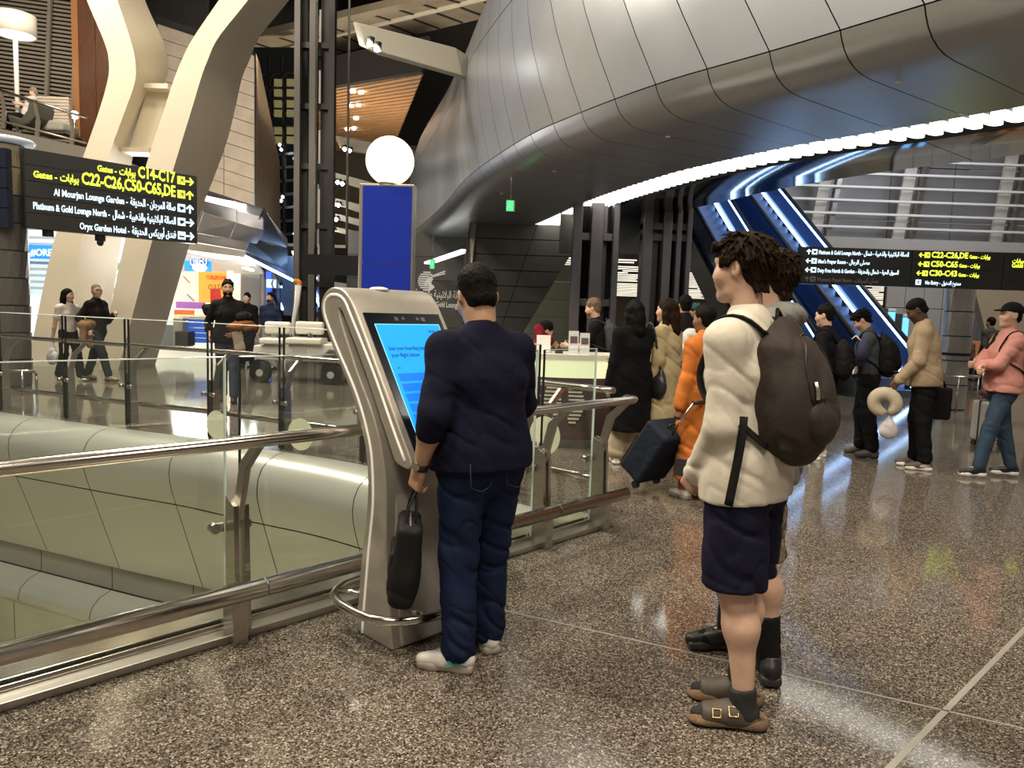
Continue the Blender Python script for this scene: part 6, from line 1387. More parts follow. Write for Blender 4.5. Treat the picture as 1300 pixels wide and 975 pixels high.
lb = thing_near(m1, 'laptop_bag', 'black soft laptop bag hanging from the hand of the man at the kiosk', 'bag', (g[0], g[1], g[2]-.52))
BR = rotm((0, 0, 1), -26) @ rotm((0, 1, 0), 6); bq = lambda x, y, z: g+BR @ V3(x, y, z-.30)
F = Field(.008); F.box(bq(0, 0, 0), V3(.022, .13, .14), BR, .03, .02); F.ell(bq(0, 0, -.06), V3(.062, .17, .13), BR, .05); F.plane(bq(0, 0, .165), BR @ V3(0, 0, 1))
obj('bag_body', pad(F.mesh('bag_body', folds(.006, 7, 7, 9)), m1), PBLK, lb)
F = Field(.008); F.box(bq(-.035, 0, -.03), V3(.018, .11, .07), BR, .014, .02); obj('pocket', pad(F.mesh('pocket', folds(.003, 9, 9, 2)), m1), cloth('pack_black2', (.016, .016, .016), .7), lb)
for sx in (-.02, .02): obj('handle', pad(MB().tube([tuple(x) for x in catmull([bq(sx, -.07, .13), bq(sx*.8, -.045, .22), g+V3(0, -.012, -.012), g+V3(0, .012, -.012), bq(sx*.8, .045, .22), bq(sx, .07, .13)], .015)], .009, 8, ry=.004).mesh('handle'), m1), PBLK, lb)
obj('zip', pad(MB().tube([tuple(bq(0, -.14, .155)), tuple(bq(0, 0, .168)), tuple(bq(0, .14, .155))], .005, 6).mesh('zip'), m1), mat('zip_grey', (.10, .095, .09), .4), lb)
# ------------------------------------------------------------------ young man with backpack
CREAM = cloth('cream_knit', (.64, .595, .49), .9, 300, .35, .05); NSH = cloth('navy_cotton', (.011, .011, .028), .8, 500)
m2 = Person('young man in cream sweater and navy shorts wearing a dark backpack', (.925, 2.80), 48, 1.84, .008, .98, 'fair', lean=4, pel=(0, .02), nk=.102,
            feet={'L': dict(x=-.075, y=-.06, toe=-34), 'R': dict(x=.09, y=.03, toe=-30)},
            hands={'L': dict(w=(-.10, .17, .90), pole=(-.6, -.8, -.4), curl=50, n=(.8, -.3, .2)), 'R': dict(w=(.10, .16, .90), pole=(.6, -.8, -.4), curl=50, n=(-.8, -.3, .2))}, head=(5, 2, 0))
m2.body(bare=True); m2.top(CREAM, 'sweater', 1.0, -.11, .019, .0055, seed=7, collar='crew', vox=.008); m2.pants(NSH, 'shorts', .485, 1.2, .010, vox=.008); m2.hair(HDB, 'messy', .0042, 5, .1)
m2.shoes(mat('sandal_leather', (.062, .050, .038), .6, 0, noise=(30, .2)), mat('cork', (.17, .105, .058), .8, 0, noise=(120, .35)), 'sandal', 'sandal', .006, cloth('sock_charcoal', (.035, .034, .036)), .055)
bp, bqq = backpack(m2, 'dark brown-grey backpack on the back of the young man in cream', cloth('pack_taupe', (.045, .036, .031), .6, 500, .2), (.16, .105, .255), .140, .285, .008, PBLK, True)
c = m2.P; obj('strap_tail', pad(MB().tube([tuple(x) for x in catmull([m2.chest+V3(-.185, -.08, -.13)*m2.s, m2.P+V3(-.205, -.06, .10)*m2.s, m2.P+V3(-.222, -.04, -.10)*m2.s], .03)], .017, 8, ry=.004).mesh('strap_tail'), m2), PBLK, bp)
ph = thing_near(m2, 'passport', 'small dark booklet held in front by the young man in cream', 'booklet', m2.wri['L']+V3(.02, .09, -.03))
obj('cover', pad(MB().box(tuple(m2.wri['L']+V3(.035, .085, .0)), (.010, .05, .07)).mesh('cover'), m2), mat('booklet', (.03, .025, .03), .5), ph)
obj('pages', pad(MB().box(tuple(m2.wri['L']+V3(.044, .085, .0)), (.005, .047, .066)).mesh('pages'), m2), M_PALE, ph)
# ------------------------------------------------------------------ his companion
HOOD = cloth('grey_hoodie', (.20, .20, .18), .95, 260, .3, .08)
def camo():
    m = bpy.data.materials.new('camo'); m.use_nodes = True; nt = m.node_tree; b = nt.nodes['Principled BSDF']; tcn = nt.nodes.new('ShaderNodeTexCoord'); n = nt.nodes.new('ShaderNodeTexNoise'); n.inputs['Scale'].default_value = 11; r = nt.nodes.new('ShaderNodeValToRGB'); r.color_ramp.interpolation = 'CONSTANT'
    for p_, c_ in ((.42, (.26, .21, .14)), (.5, (.10, .08, .05)), (.58, (.36, .31, .23))): e = r.color_ramp.elements.new(p_); e.color = (*c_, 1)
    r.color_ramp.elements[0].color = (.16, .13, .085, 1); nt.links.new(tcn.outputs['Object'], n.inputs['Vector']); nt.links.new(n.outputs['Fac'], r.inputs[0]); nt.links.new(r.outputs[0], b.inputs['Base Color']); b.inputs['Roughness'].default_value = .9; return m
m3 = Person('companion in grey hoodie and camouflage shorts beyond the young man in cream', (1.12, 3.26), 62, 1.84, .009, .98, 'fair',
            feet={'L': dict(x=-.16, y=-.11, toe=70), 'R': dict(x=.06, y=.12, toe=-30)}, hands={'L': dict(w=(-.22, .10, .86)), 'R': dict(w=(.2, .16, .92))}, head=(-6, 2, 0))
m3.body(bare=True); m3.top(HOOD, 'hoodie', 1.0, -.12, .028, .012, seed=11, collar='hood', vox=.009); m3.pants(camo(), 'shorts', .50, 1.12, .012, seed=8, vox=.009); m3.hair(HDB, 'messy', .0045, 9, -.1)
m3.shoes(M_SNB, M_SOLEB, laces=M_SNB, sock=cloth('sock_black', (.012, .012, .012)), sockh=.17, vox=.007)
# ------------------------------------------------------------------ the queue in the middle
ORG = cloth('orange_quilt', (.55, .17, .035), .7, 60, .9, .2)
m4 = Person('person in a long orange robe behind the young man in cream, pulling a suitcase', (1.60, 6.25), 38, 1.62, .013, 1.05, 'brown', hands={'L': dict(w=(-.30, .02, .80), curl=70, n=(1, 0, 0))}, feet={'L': dict(x=-.1, y=.05), 'R': dict(x=.1, y=-.05)})
m4.body(); m4.top(ORG, 'robe', .97, -.74, .028, .012, flare=1.25, seed=4, collar='high'); m4.pants(ORG, 'trousers', .96, 1.0); m4.shoes(M_SNW, M_SOLE); m4.hair(HB, 'short', None, 2)
def roller(name, label, base, rz, tilt, size, m, m2, handle, grip=None, wheels=4):
    "wheeled case: standing frame turned rz, leaned back by tilt about its lower edge"
    W, Dp, Hh = size; r = root(name, label, 'suitcase', base, rz); T = Matrix.Rotation(tilt, 4, 'X')
    def put(nm, mb, mm, par=r, bev=0): me = mb.mesh(nm); me.transform(T); o = obj(nm, me, mm, par, world=False); return o
    F = Field(.011); F.box((0, 0, Hh/2+.07), V3(W/2-.035, Dp/2-.035, Hh/2-.035), None, .034, .01); me = F.mesh('shell', (lambda P: .0025*np.cos(P[:, 0]*2*PI/.055)) if 'silver' in label else folds(.003, 8, 8, 2)); me.transform(T); o = obj('shell', me, m, r, world=False)
    put('front_pocket', MB().box((0, -Dp/2-.006, Hh*.45), (W*.78, .03, Hh*.55)), m2) if 'silver' not in label else put('divider', MB().box((0, 0, Hh/2+.07), (W+.006, .02, Hh+.004)), m2)
    for sx in (-1, 1):
        put('handle_tube', MB().tube([(sx*W*.22, Dp*.3, Hh+.05), (sx*W*.22, Dp*.3, Hh+.07+handle)], .010, 8), M_STEEL)
        for sy in ((-1, 1) if wheels == 4 else (1,)): w_ = put('wheel', MB().tube([(sx*W*.36-.016, sy*Dp*.34, .034), (sx*W*.36+.016, sy*Dp*.34, .034)], .033, 14), M_SNB); put('wheel_fork', MB().box((sx*W*.36, sy*Dp*.34, .065), (.045, .04, .03)), M_SNB)
    put('handle_grip', MB().tube([(-W*.24, Dp*.3, Hh+.07+handle), (W*.24, Dp*.3, Hh+.07+handle)], .016, 10), M_SNB); put('top_handle', MB().tube([(-.06, 0, Hh+.07), (-.05, 0, Hh+.1), (.05, 0, Hh+.1), (.06, 0, Hh+.07)], .010, 8), M_SNB)
    return r
hw = m4.M() @ Vector([float(c) for c in m4.wri['L']])
bs = G(806, 624); rzc = math.atan2(hw.y-bs[1], hw.x-bs[0])-PI/2
roller('suitcase', 'dark blue-black cabin suitcase tilted on its wheels, pulled across the floor', (bs[0]+.03, bs[1]+.06, .11), rzc, math.radians(-34), (.40, .26, .53), cloth('case_navy', (.016, .022, .034), .7), cloth('case_black', (.010, .010, .012), .7), .34, wheels=2)
m5 = Person('woman in a black coat with long black hair at the service desk', G(797, 590), 24, 1.67, .012, 1.0, 'fair', hands={'L': dict(w=(-.25, .06, .80)), 'R': dict(w=(.05, .36, 1.10))}, feet={'L': dict(x=-.09, y=.1, toe=20), 'R': dict(x=.1, y=0)})
m5.body(); m5.top(BLKC, 'coat', .97, -.56, .030, .008, flare=1.25, seed=6, collar='high'); m5.pants(cloth('beige_wide', (.50, .43, .30), .9), 'trousers', .93, 1.25, flare=1.5); m5.hair(HB, 'long', None); m5.shoes(M_SNW, M_WHITE)
m6 = Person('woman in a long beige coat with dark brown hair behind the black coat', G(838, 586), 52, 1.70, .012, 1.0, 'fair', feet={'L': dict(x=-.09, y=.1), 'R': dict(x=.1, y=-.08)}, head=(14, 0, 0))
m6.body(); m6.top(cloth('beige_coat', (.46, .38, .22), .95, 200, .3), 'coat', .97, -.70, .030, .012, flare=1.5, seed=12, collar='high'); m6.pants(BLK, 'trousers', .97); m6.hair(HDB, 'long', None); m6.shoes(M_SNB, M_SOLEB)
p = m5.P+V3(.27, -.02, -.02); hb = thing_near(m5, 'handbag', 'black slouchy handbag hanging at the hip of the woman in black', 'handbag', p-V3(0, 0, .22))
F = Field(.012); F.ell(p-V3(0, 0, .05), V3(.075, .17, .16), None, .02); F.ell(p+V3(0, 0, .06), V3(.035, .11, .12), None, .05); obj('bag_body', pad(F.mesh('bag_body', folds(.008, 7, 7, 1)), m5), mat('bag_leather', (.02, .022, .024), .4), hb)
obj('shoulder_strap', pad(MB().tube([tuple(x) for x in catmull([p+V3(-.02, -.1, .12), m5.shd['R']+V3(.03, -.05, .08), m5.shd['R']+V3(.03, .05, .08), p+V3(-.02, .1, .12)], .03)], .012, 8).mesh('shoulder_strap'), m5), mat('bag_leather', (.02, .022, .024)), hb)
sc1 = thing_near(m6, 'knitted_shawl', 'pale pink striped shawl over the arm of the woman in beige', 'shawl', m6.P+V3(.26, -.02, -.22))
c = m6.P+V3(.25, -.05, .0)
for i in range(8):
    F = Field(.012); z = .16-i*.048; F.slab(c+V3(-.02, -.10, z), c+V3(.03, .10, z-.02), (.055+.004*i, .028), (.06+.003*i, .028), (1, 0, 0), .01); obj('knit_band', pad(F.mesh('knit_band', folds(.004, 9, 9, i)), m6), cloth('shawl_pink%d' % (i % 2), [(.60, .46, .38), (.42, .33, .27)][i % 2], .95), sc1)
m7 = Person('dark-haired person in a black jacket facing away in front of the pylon', GD(868, 9.3), 8, 1.78, .014, 1.05, 'tan'); m7.body(); m7.top(BLK, 'jacket', .97, -.12, .03, .01, collar='high', seed=3); m7.pants(BLK, 'trousers'); m7.hair(HB, 'short'); m7.shoes(M_SNB, M_SOLEB)
m8 = Person('person in a teal cap and white quilted jacket in the middle queue', GD(884, 9.9), 58, 1.70, .014, 1.0, 'brown'); m8.body(); m8.top(cloth('white_quilt', (.62, .60, .54), .8, 30, .9), 'jacket', .97, -.1, .035, .012, seed=9, collar='high'); m8.pants(BLK); m8.hair(HB, 'short'); m8.cap(cloth('teal_cap', (.03, .07, .085), .8)); m8.shoes(M_SNW, M_SOLE)
m9 = Person('short-haired person in a white top with a black shoulder strap in the middle queue', GD(891, 8.5), 14, 1.66, .013, 1.0, 'fair'); m9.body(); m9.top(cloth('white_top', (.66, .62, .58), .9), 'top', .9, -.08, .02, .01, seed=5, collar='crew'); m9.pants(BLK); m9.hair(HB, 'short'); m9.shoes(M_SNB, M_SOLEB)
m9.add('shoulder_strap', MB().tube([tuple(x) for x in catmull([m9.P+V3(.15, -.13, .1), m9.chest+V3(-.02, -.15, .04), m9.shd['L']+V3(.06, -.03, .075), m9.shd['L']+V3(.07, .09, -.02)], .03)], .022, 8, ry=.006).mesh('shoulder_strap'), BLK)
m10 = Person('clerk in a maroon jacket seated behind the service desk', (float(at(672, 430, 9.45)[0]), 9.45), -72, 1.70, .012, 1.0, 'tan', lean=16, pelz=.64, feet={'L': dict(x=-.1, y=.32, z=.1), 'R': dict(x=.1, y=.32, z=.1)}, hands={'L': dict(w=(-.12, .36, 1.06)), 'R': dict(w=(.06, .30, 1.18), curl=60)}, head=(0, 22, 0))
m10.body(); m10.top(cloth('maroon', (.16, .012, .022), .8), 'jacket', .97, -.04, .018, .006, seed=2, collar='crew'); m10.pants(BLK); m10.hair(HB, 'short'); m10.shoes(M_SNB, M_SOLEB)
stl = root('stool', 'dark stool under the clerk in maroon', 'stool', (m10.root.location.x, m10.root.location.y, 0)); x_, y_ = m10.root.location.x, m10.root.location.y
MB().lathe([(0, .54), (.19, .54), (.19, .50), (0, .49)], (x_, y_, 0), 18).build('seat', M_SNB, stl); MB().tube([(x_, y_, 0), (x_, y_, .5)], .025, 8).build('pole', M_STEEL, stl); MB().lathe([(0, .03), (.2, .02), (.2, 0), (0, 0)], (x_, y_, 0), 18).build('base', M_STEEL, stl)
m11 = Person('grey-haired man in a black tee with a grey backpack leaning on the desk', (float(at(764, 430, 9.55)[0]), 9.55), 74, 1.72, .012, 1.0, 'fair', lean=9, hands={'L': dict(w=(-.12, .42, 1.12), pole=(-.4, -.5, -1)), 'R': dict(w=(.1, .42, 1.12), pole=(.4, -.5, -1))}, head=(0, 10, 0))
m11.body(); m11.top(BLK, 'tee', .3, -.1, .014, .007, seed=4, collar='crew'); m11.pants(cloth('grey_trousers', (.05, .05, .055)), 'trousers'); m11.hair(HGB, 'short'); m11.beard(HGB, .003); m11.shoes(M_SNB, M_SOLEB)
backpack(m11, 'slate grey backpack worn by the man leaning on the desk', cloth('pack_slate', (.06, .065, .065)), (.14, .09, .23), .16, .3, .014)
# ------------------------------------------------------------------ the queue on the right
m12 = Person('black-clad man just right of the grey hoodie, below the escalator', GD(1049, 8.3), 55, 1.71, .013, 1.0, 'fair', head=(0, 8, 0), hands={'L': dict(w=(-.2, .2, 1.0)), 'R': dict(w=(.1, .25, 1.05))})
m12.body(); m12.top(BLK, 'tee', .9, -.1, .02, .009, seed=8, collar='crew'); m12.pants(cloth('grey_sweat', (.36, .35, .32)), 'trousers'); m12.hair(HB, 'short'); m12.shoes(M_SNW, M_WHITE)
r12, q12 = backpack(m12, 'black backpack with white marks on the black-clad man by the escalator', PBLK, (.15, .10, .23), .17, .22, .013)
npz = root('neck_pillow', 'navy ring-shaped travel pillow strapped to the black backpack by the escalator', 'pillow', wp(m12, q12(0, -.17, -.02)), m12.root.rotation_euler[2])
def ring(rr, R_, p, up_, fw_, gap, vox):
    F = Field(vox); u, f = nrm(V3(*up_)), nrm(V3(*fw_)); F.chain([p+u*R_*math.cos(a)+f*R_*math.sin(a) for a in np.linspace(gap, 2*PI-gap, 18)], [rr*(.8+.25*abs(math.sin(i/17*PI))) for i in range(18)], .02); return F
pc = q12(0, -.20, .10); obj('cushion', pad(ring(.055, .075, pc, (0, 0, 1), m12.X*.8+m12.Y*.2, .1, .012).mesh('cushion'), m12), cloth('pillow_navy', (.035, .04, .075), .9), npz); obj('strap', pad(MB().tube([tuple(pc+V3(0, .02, .10)), tuple(pc+V3(0, .08, .16)), tuple(pc+V3(0, .12, .12))], .008, 6).mesh('strap'), m12), M_WHITE, npz)
for i in range(5): t0 = q12(-.10+.05*i, -.135, -.16+.03*(i % 2)); obj('print_mark', pad(MB().tube([tuple(t0), tuple(t0+V3(.02, -.004, .05))], .008, 6).mesh('print_mark'), m12), M_WHITE, r12)
m13 = Person('man in slate sweater and black trousers looking down at his phone in the right queue', G(1094, 578), 66, 1.70, .011, 1.02, 'fair', lean=4, feet={'L': dict(x=-.14, y=-.10, toe=-12), 'R': dict(x=.13, y=.02, toe=-10)}, hands={'L': dict(w=(-.08, .30, 1.10), curl=45, pole=(-.8, -.4, -.6), n=(.3, -.4, .8)), 'R': dict(w=(.07, .30, 1.10), curl=45, pole=(.8, -.4, -.6), n=(-.3, -.4, .8))}, head=(4, 38, 0))
m13.body(); m13.top(cloth('slate_sweater', (.055, .065, .08), .9), 'sweater', .97, -.04, .02, .009, seed=13, collar='crew'); m13.pants(BLK, 'trousers', .96, 1.18, .012, flare=1.05); m13.hair(HB, 'messy', .009, 4, .2); m13.shoes(mat('trainer_grey', (.09, .085, .075), .6), M_SOLEB, laces=M_SNB)
backpack(m13, 'large black backpack on the man looking at his phone', PBLK, (.16, .115, .25), .17, .26, .012)
ps = thing_near(m13, 'phone', 'dark phone held by the man in the slate sweater', 'phone', (m13.wri['L']+m13.wri['R'])/2+V3(0, .10, .0)); c = (m13.wri['L']+m13.wri['R'])/2+V3(0, .115, .05); me = MB().box((0, 0, 0), (.075, .010, .15)).mesh('case'); me.transform(Matrix.Translation(Vector(c)) @ Matrix.Rotation(-.6, 4, 'X')); obj('case', pad(me, m13), M_SNB, ps); me = MB().box((0, -.006, 0), (.068, .002, .14)).mesh('screen'); me.transform(Matrix.Translation(Vector(c)) @ Matrix.Rotation(-.6, 4, 'X')); obj('screen', pad(me, m13), emis('phone_screen', (.5, .65, .9), .8), ps)
m14 = Person('tall man in a tan overshirt and black trousers bowing his head in the right queue', G(1164, 594), 60, 1.83, .011, 1.08, 'dark', lean=5, feet={'L': dict(x=-.10, y=-.07, toe=-14), 'R': dict(x=.10, y=.03, toe=-14)}, hands={'L': dict(w=(-.24, .22, .90), curl=65, pole=(-.3, -1, -.2), n=(1, 0, 0)), 'R': dict(w=(.2, .2, .95))}, head=(6, 34, 0))
m14.body(); m14.top(cloth('tan_twill', (.36, .28, .185), .85), 'overshirt', .97, -.09, .026, .010, seed=15, collar='crew', vox=.011); m14.pants(BLK, 'trousers', .97, 1.12, .01); m14.hair(HB, 'fade', .009, 4, -.2); m14.shoes(mat('trainer_brown', (.12, .09, .07), .6), M_WHITE, trim=M_WHITE)
w = m14.wri['L']+m14.hd['L'][0]*.10
tp = thing_near(m14, 'neck_pillow', 'beige U-shaped travel pillow hanging from the hand of the man in tan', 'pillow', w-V3(0, 0, .34)); cc_ = w+V3(-.02, .05, -.17); obj('cushion', pad(ring(.062, .105, cc_, (0, -.3, -1), (0, 1, -.2), .55, .012).mesh('cushion'), m14), cloth('pillow_beige', (.48, .42, .32), .95), tp); obj('cord', pad(MB().tube([tuple(w), tuple(cc_+V3(0, .02, .1))], .006, 6).mesh('cord'), m14), M_PALE, tp)
wb = thing_near(m14, 'carrier_bag', 'small white bag hanging below the beige travel pillow', 'bag', w-V3(0, 0, .56)); F = Field(.012); F.ell(w+V3(.0, .0, -.45), V3(.05, .09, .10), None, .02); F.cone(w+V3(0, 0, -.38), w+V3(0, 0, -.28), .04, .012, .04); obj('bag_body', pad(F.mesh('bag_body', folds(.01, 8, 8, 3)), m14), cloth('bag_white', (.62, .60, .62), .6), wb); obj('handle', pad(MB().tube([tuple(w+V3(0, .02, -.3)), tuple(w), tuple(w+V3(0, -.02, -.3))], .005, 6).mesh('handle'), m14), M_WHITE, wb)
w2 = m14.wri['R']+m14.hd['R'][0]*.09; bcr = thing_near(m14, 'briefcase', 'soft black briefcase hanging behind the man in tan', 'briefcase', w2+V3(.1, -.35, -.45)); c = w2+V3(.07, -.36, -.25); F = Field(.012); F.box(c, V3(.03, .15, .14), None, .035, .02); obj('case_body', pad(F.mesh('case_body', folds(.005, 7, 7, 2)), m14), PBLK, bcr); obj('strap', pad(MB().tube([tuple(x) for x in catmull([c+V3(0, -.12, .16), m14.P+V3(.22, -.05, .25), m14.shd['R']+V3(-.02, -.04, .085), m14.shd['R']+V3(0, .06, .07), m14.P+V3(.22, .1, .2), c+V3(0, .12, .16)], .04)], .014, 8, ry=.004).mesh('strap'), m14), PBLK, bcr)
m15 = Person('man in a pink shirt, jeans and black cap at the right edge', G(1262, 606), 82, 1.77, .011, 1.04, 'fair', lean=-2, feet={'L': dict(x=-.08, y=.20, toe=-6), 'R': dict(x=.1, y=-.20, toe=10)}, hands={'L': dict(w=(.06, .24, 1.13), curl=40, pole=(-1, .2, -.7), n=(0, -1, 0)), 'R': dict(w=(-.08, .27, 1.10), curl=40, pole=(1, .2, -.7), n=(0, -1, 0))}, head=(6, -4, 0))
m15.body(); m15.top(cloth('pink_linen', (.56, .26, .22), .85), 'shirt', .97, -.06, .02, .010, seed=17, collar='high', vox=.011); m15.pants(cloth('blue_denim', (.040, .066, .105), .85, 500), 'jeans', .98, 1.0, .011); m15.hair(HB, 'shaved'); m15.cap(BLK); m15.shoes(M_SNB, M_WHITE, laces=M_WHITE); pass
backpack(m15, 'black backpack on the man in pink', PBLK, (.15, .11, .25), .165, .30, .012)
c = G(1252, 566); roller('suitcase', 'silver hard-shell suitcase with ribbed sides behind the man in pink', (c[0], c[1], 0), math.radians(20), 0, (.36, .24, .52), mat('case_silver', (.40, .39, .36), .35, .4), M_SNB, .48)
cb = root('holdall', 'crumpled brown bag lying on the silver suitcase', 'bag', (c[0]+.03, c[1]-.0, .60)); F = Field(.012); F.ell((c[0]+.05, c[1]-.02, .69), V3(.21, .12, .09), None, .02); F.ell((c[0]+.10, c[1]-.02, .76), V3(.10, .08, .07), None, .05); obj('bag_body', F.mesh('bag_body', folds(.022, 8, 8, 6)), mat('bag_maroon', (.075, .03, .028), .4), cb); MB().tube([(c[0]-.05, c[1]-.05, .74), (c[0], c[1]-.08, .84), (c[0]+.12, c[1]-.05, .80)], .008, 6).build('handle', mat('bag_maroon', (.075, .03, .028)), cb)
m16 = Person('far standing person in dark clothes beside the orange seats', GD(1257, 17.5), 20, 1.72, .02, 1.0, 'tan'); m16.body(); m16.top(cloth('dark_olive', (.05, .05, .04)), 'jacket', .97, -.1, .03, .01); m16.pants(BLK); m16.hair(HB, 'short'); m16.shoes(M_SNB, M_SOLEB)
m16b = Person('seated far person in brown on the orange seats', GD(1228, 21.0), 180, 1.70, .02, 1.0, 'tan', pelz=.52, feet={'L': dict(x=-.1, y=.45), 'R': dict(x=.1, y=.45)}); m16b.body(); m16b.top(cloth('brown_top', (.14, .09, .06)), 'top', .97, -.03, .02, .01); m16b.pants(BLK); m16b.hair(HB, 'short'); m16b.shoes(M_SNB, M_SOLEB)
# ------------------------------------------------------------------ people across the void
m17 = Person('young woman in a white tee carrying a brown coat across the void', G(88, 483), -112, 1.63, .014, .92, 'fair', feet={'L': dict(x=-.08, y=.20, toe=0), 'R': dict(x=.08, y=-.16, toe=0, z=.03, pitch=20)}, hands={'L': dict(w=(-.1, .30, 1.08), pole=(-.5, -.5, -1)), 'R': dict(w=(.27, -.06, .84), curl=60)}, head=(10, 0, 0))
m17.body(); m17.top(cloth('white_tee', (.68, .62, .56), .9), 'tee', .32, -.0, .014, .008, seed=3); m17.pants(BLK, 'trousers', .98, 1.05, flare=1.2); m17.hair(HB, 'long', .011); m17.shoes(M_SNB, M_WHITE); m17.brows(HB)
c17 = m17.wri['L']+V3(0, .02, -.02); ct = thing_near(m17, 'folded_coat', 'brown coat draped over the arm of the young woman in white', 'coat', c17-V3(0, 0, .38)); F = Field(.013); F.ell(c17+V3(-.02, .06, .03), V3(.17, .13, .09), None, .03); F.slab(c17+V3(-.06, .06, 0), c17+V3(-.06, .09, -.34), (.13, .08), (.09, .05), (1, 0, 0), .05); F.cone(c17+V3(.08, .07, 0), c17+V3(.12, .1, -.22), .07, .05, .05); obj('coat_body', pad(F.mesh('coat_body', folds(.018, 7, 7, 5)), m17), cloth('coat_brown', (.20, .12, .06), .95), ct)
w = m17.wri['R']+m17.hd['R'][0]*.09; pb = thing_near(m17, 'plastic_bag', 'white plastic bag in the hand of the young woman across the void', 'bag', w-V3(0, 0, .42)); F = Field(.013); F.ell(w-V3(0, 0, .28), V3(.07, .12, .14), None, .02); F.cone(w-V3(0, 0, .16), w-V3(0, 0, .01), .05, .012, .04); obj('bag_body', pad(F.mesh('bag_body', folds(.012, 8, 8, 3)), m17), cloth('bag_white', (.62, .60, .62)), pb)
m18 = Person('older man in a black sweater with glasses walking across the void', G(124, 483), -100, 1.78, .014, 1.06, 'fair', feet={'L': dict(x=-.08, y=-.28, toe=0), 'R': dict(x=.08, y=.30, toe=0)}, drop=.04, hands={'L': dict(w=(-.1, .28, 1.18), curl=60), 'R': dict(w=(.24, .02, .9))}, head=(-24, 0, 0))
m18.body(); m18.top(cloth('black_sweater', (.016, .013, .013)), 'sweater', .97, -.05, .02, .008, seed=6, collar='crew'); m18.pants(cloth('dark_trousers', (.022, .026, .032)), 'trousers', .97, 1.05); m18.hair(HG, 'shaved', .010); m18.glasses(M_SNB); m18.shoes(mat('boot_tan', (.28, .20, .10), .6), M_SOLEB); m18.brows(HG)
m19 = Person('bearded man in a black shirt carrying jackets across the void', G(290, 510), -168, 1.83, .012, 1.02, 'tan', feet={'L': dict(x=-.1, y=.12, toe=-4), 'R': dict(x=.1, y=-.12, toe=6)}, hands={'L': dict(w=(-.13, .27, 1.02), pole=(-1, -.3, -.6)), 'R': dict(w=(.24, .12, .95), pole=(.5, -1, 0))}, head=(8, 0, 0))
m19.body(); m19.top(cloth('black_shirt', (.010, .009, .009)), 'shirt', .75, -.08, .018, .009, seed=9, collar='high'); m19.pants(cloth('grey_denim', (.05, .065, .085)), 'jeans', .98, 1.05); m19.hair(HB, 'short', .009, 3, .15); m19.beard(HB, .006); m19.brows(HB); m19.shoes(M_SNB, M_SOLEB)
c19 = m19.wri['L']+V3(-.12, .06, .02); jk = thing_near(m19, 'jacket_bundle', 'rust and black jackets carried on the arm of the bearded man', 'jacket', c19-V3(0, 0, .40)); F = Field(.013); F.ell(c19+V3(0, 0, .06), V3(.22, .14, .07), None, .03); F.ell(c19+V3(-.03, .0, .12), V3(.14, .12, .06), None, .03); obj('rust_jacket', pad(F.mesh('rust_jacket', folds(.02, 7, 9, 5)), m19), cloth('rust', (.22, .075, .022), .8), jk)
F = Field(.013); F.ell(c19+V3(-.02, .0, .20), V3(.13, .10, .09), None, .03); F.slab(c19+V3(-.08, .03, -.02), c19+V3(-.06, .05, -.38), (.11, .07), (.07, .05), (1, 0, 0), .04); obj('black_jacket', pad(F.mesh('black_jacket', folds(.02, 7, 7, 8)), m19), BLK, jk); F = Field(.013); F.slab(c19+V3(.06, .05, -.03), c19+V3(.02, .09, -.26), (.09, .05), (.08, .04), (1, 0, 0), .04); obj('tan_lining', pad(F.mesh('tan_lining', folds(.012, 7, 7, 3)), m19), cloth('tan_lining', (.30, .25, .19), .9), jk)
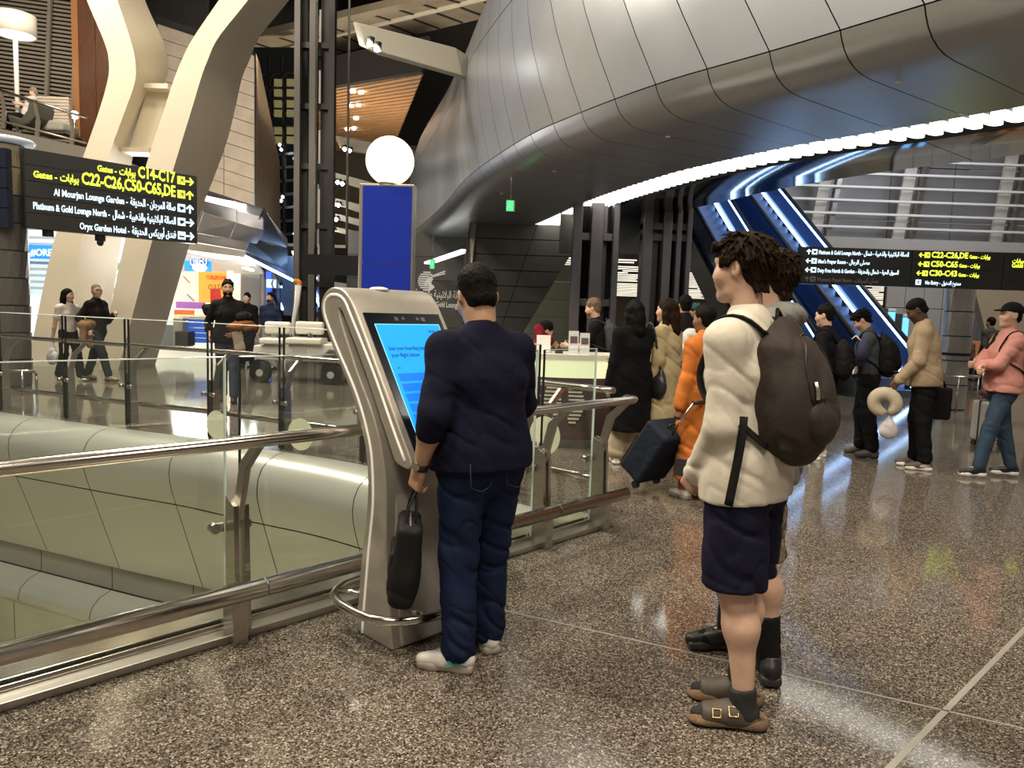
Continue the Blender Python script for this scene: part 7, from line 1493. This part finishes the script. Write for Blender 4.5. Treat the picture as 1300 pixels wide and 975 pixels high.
sbp = m19.shd['R']+V3(.10, -.05, -.10); sbg = thing_near(m19, 'shoulder_bag', 'black bag behind the shoulder of the bearded man', 'bag', sbp-V3(0, 0, .1)); F = Field(.013); F.ell(sbp+V3(0, -.08, .02), V3(.10, .09, .10), None, .02); F.ell(sbp+V3(.06, -.08, .06), V3(.06, .06, .05), None, .04); obj('bag_body', pad(F.mesh('bag_body', folds(.01, 8, 8, 4)), m19), PBLK, sbg); obj('strap', pad(MB().tube([tuple(x) for x in catmull([sbp+V3(0, -.1, .08), m19.shd['R']+V3(-.05, 0, .08), m19.chest+V3(.08, .15, 0), sbp+V3(0, 0, -.02)], .03)], .012, 8).mesh('strap'), m19), PBLK, sbg)
m20 = Person('masked staff member in a navy shirt by the far escalator', GD(343, 16.8), 178, 1.72, .018, 1.0, 'tan'); m20.body(); m20.top(cloth('staff_navy', (.02, .03, .07)), 'shirt', .6, -.04, .016, .008, collar='high'); m20.pants(cloth('staff_grey', (.33, .35, .36)), 'trousers'); m20.hair(HB, 'short'); m20.shoes(M_SNB, M_SOLEB)
F = Field(.010); F.ell(m20.h(0, .06, -.06), V3(.058, .052, .045), m20.HR, .01); m20.add('face_mask', F.mesh('face_mask'), M_SNB)
m21 = Person('far person in dark clothes behind the carried jackets', GD(314, 17.2), 175, 1.70, .02, 1.0, 'fair'); m21.body(); m21.top(BLK, 'jacket', .97, -.1, .03, .01); m21.pants(BLK); m21.hair(HB, 'short'); m21.shoes(M_SNB, M_SOLEB)
pc = at(33, 152, 20.55); m22 = Person('person in a white shirt lounging with folded arms on the balcony', (float(pc[0]), 20.55, float(pc[2])-.42), 100, 1.74, .018, 1.0, 'fair', lean=-24, pelz=.50, feet={'L': dict(x=-.1, y=.52, z=.0), 'R': dict(x=.1, y=.46, z=.0)}, hands={'L': dict(w=(.08, .12, .84)), 'R': dict(w=(-.1, .14, .80))}, head=(10, 10, 0))
m22.body(); m22.top(cloth('white_shirt', (.66, .60, .52)), 'shirt', .4, -.0, .02, .008); m22.pants(BLK, 'trousers'); m22.hair(HG, 'short'); m22.shoes(M_SNB, M_SOLEB)
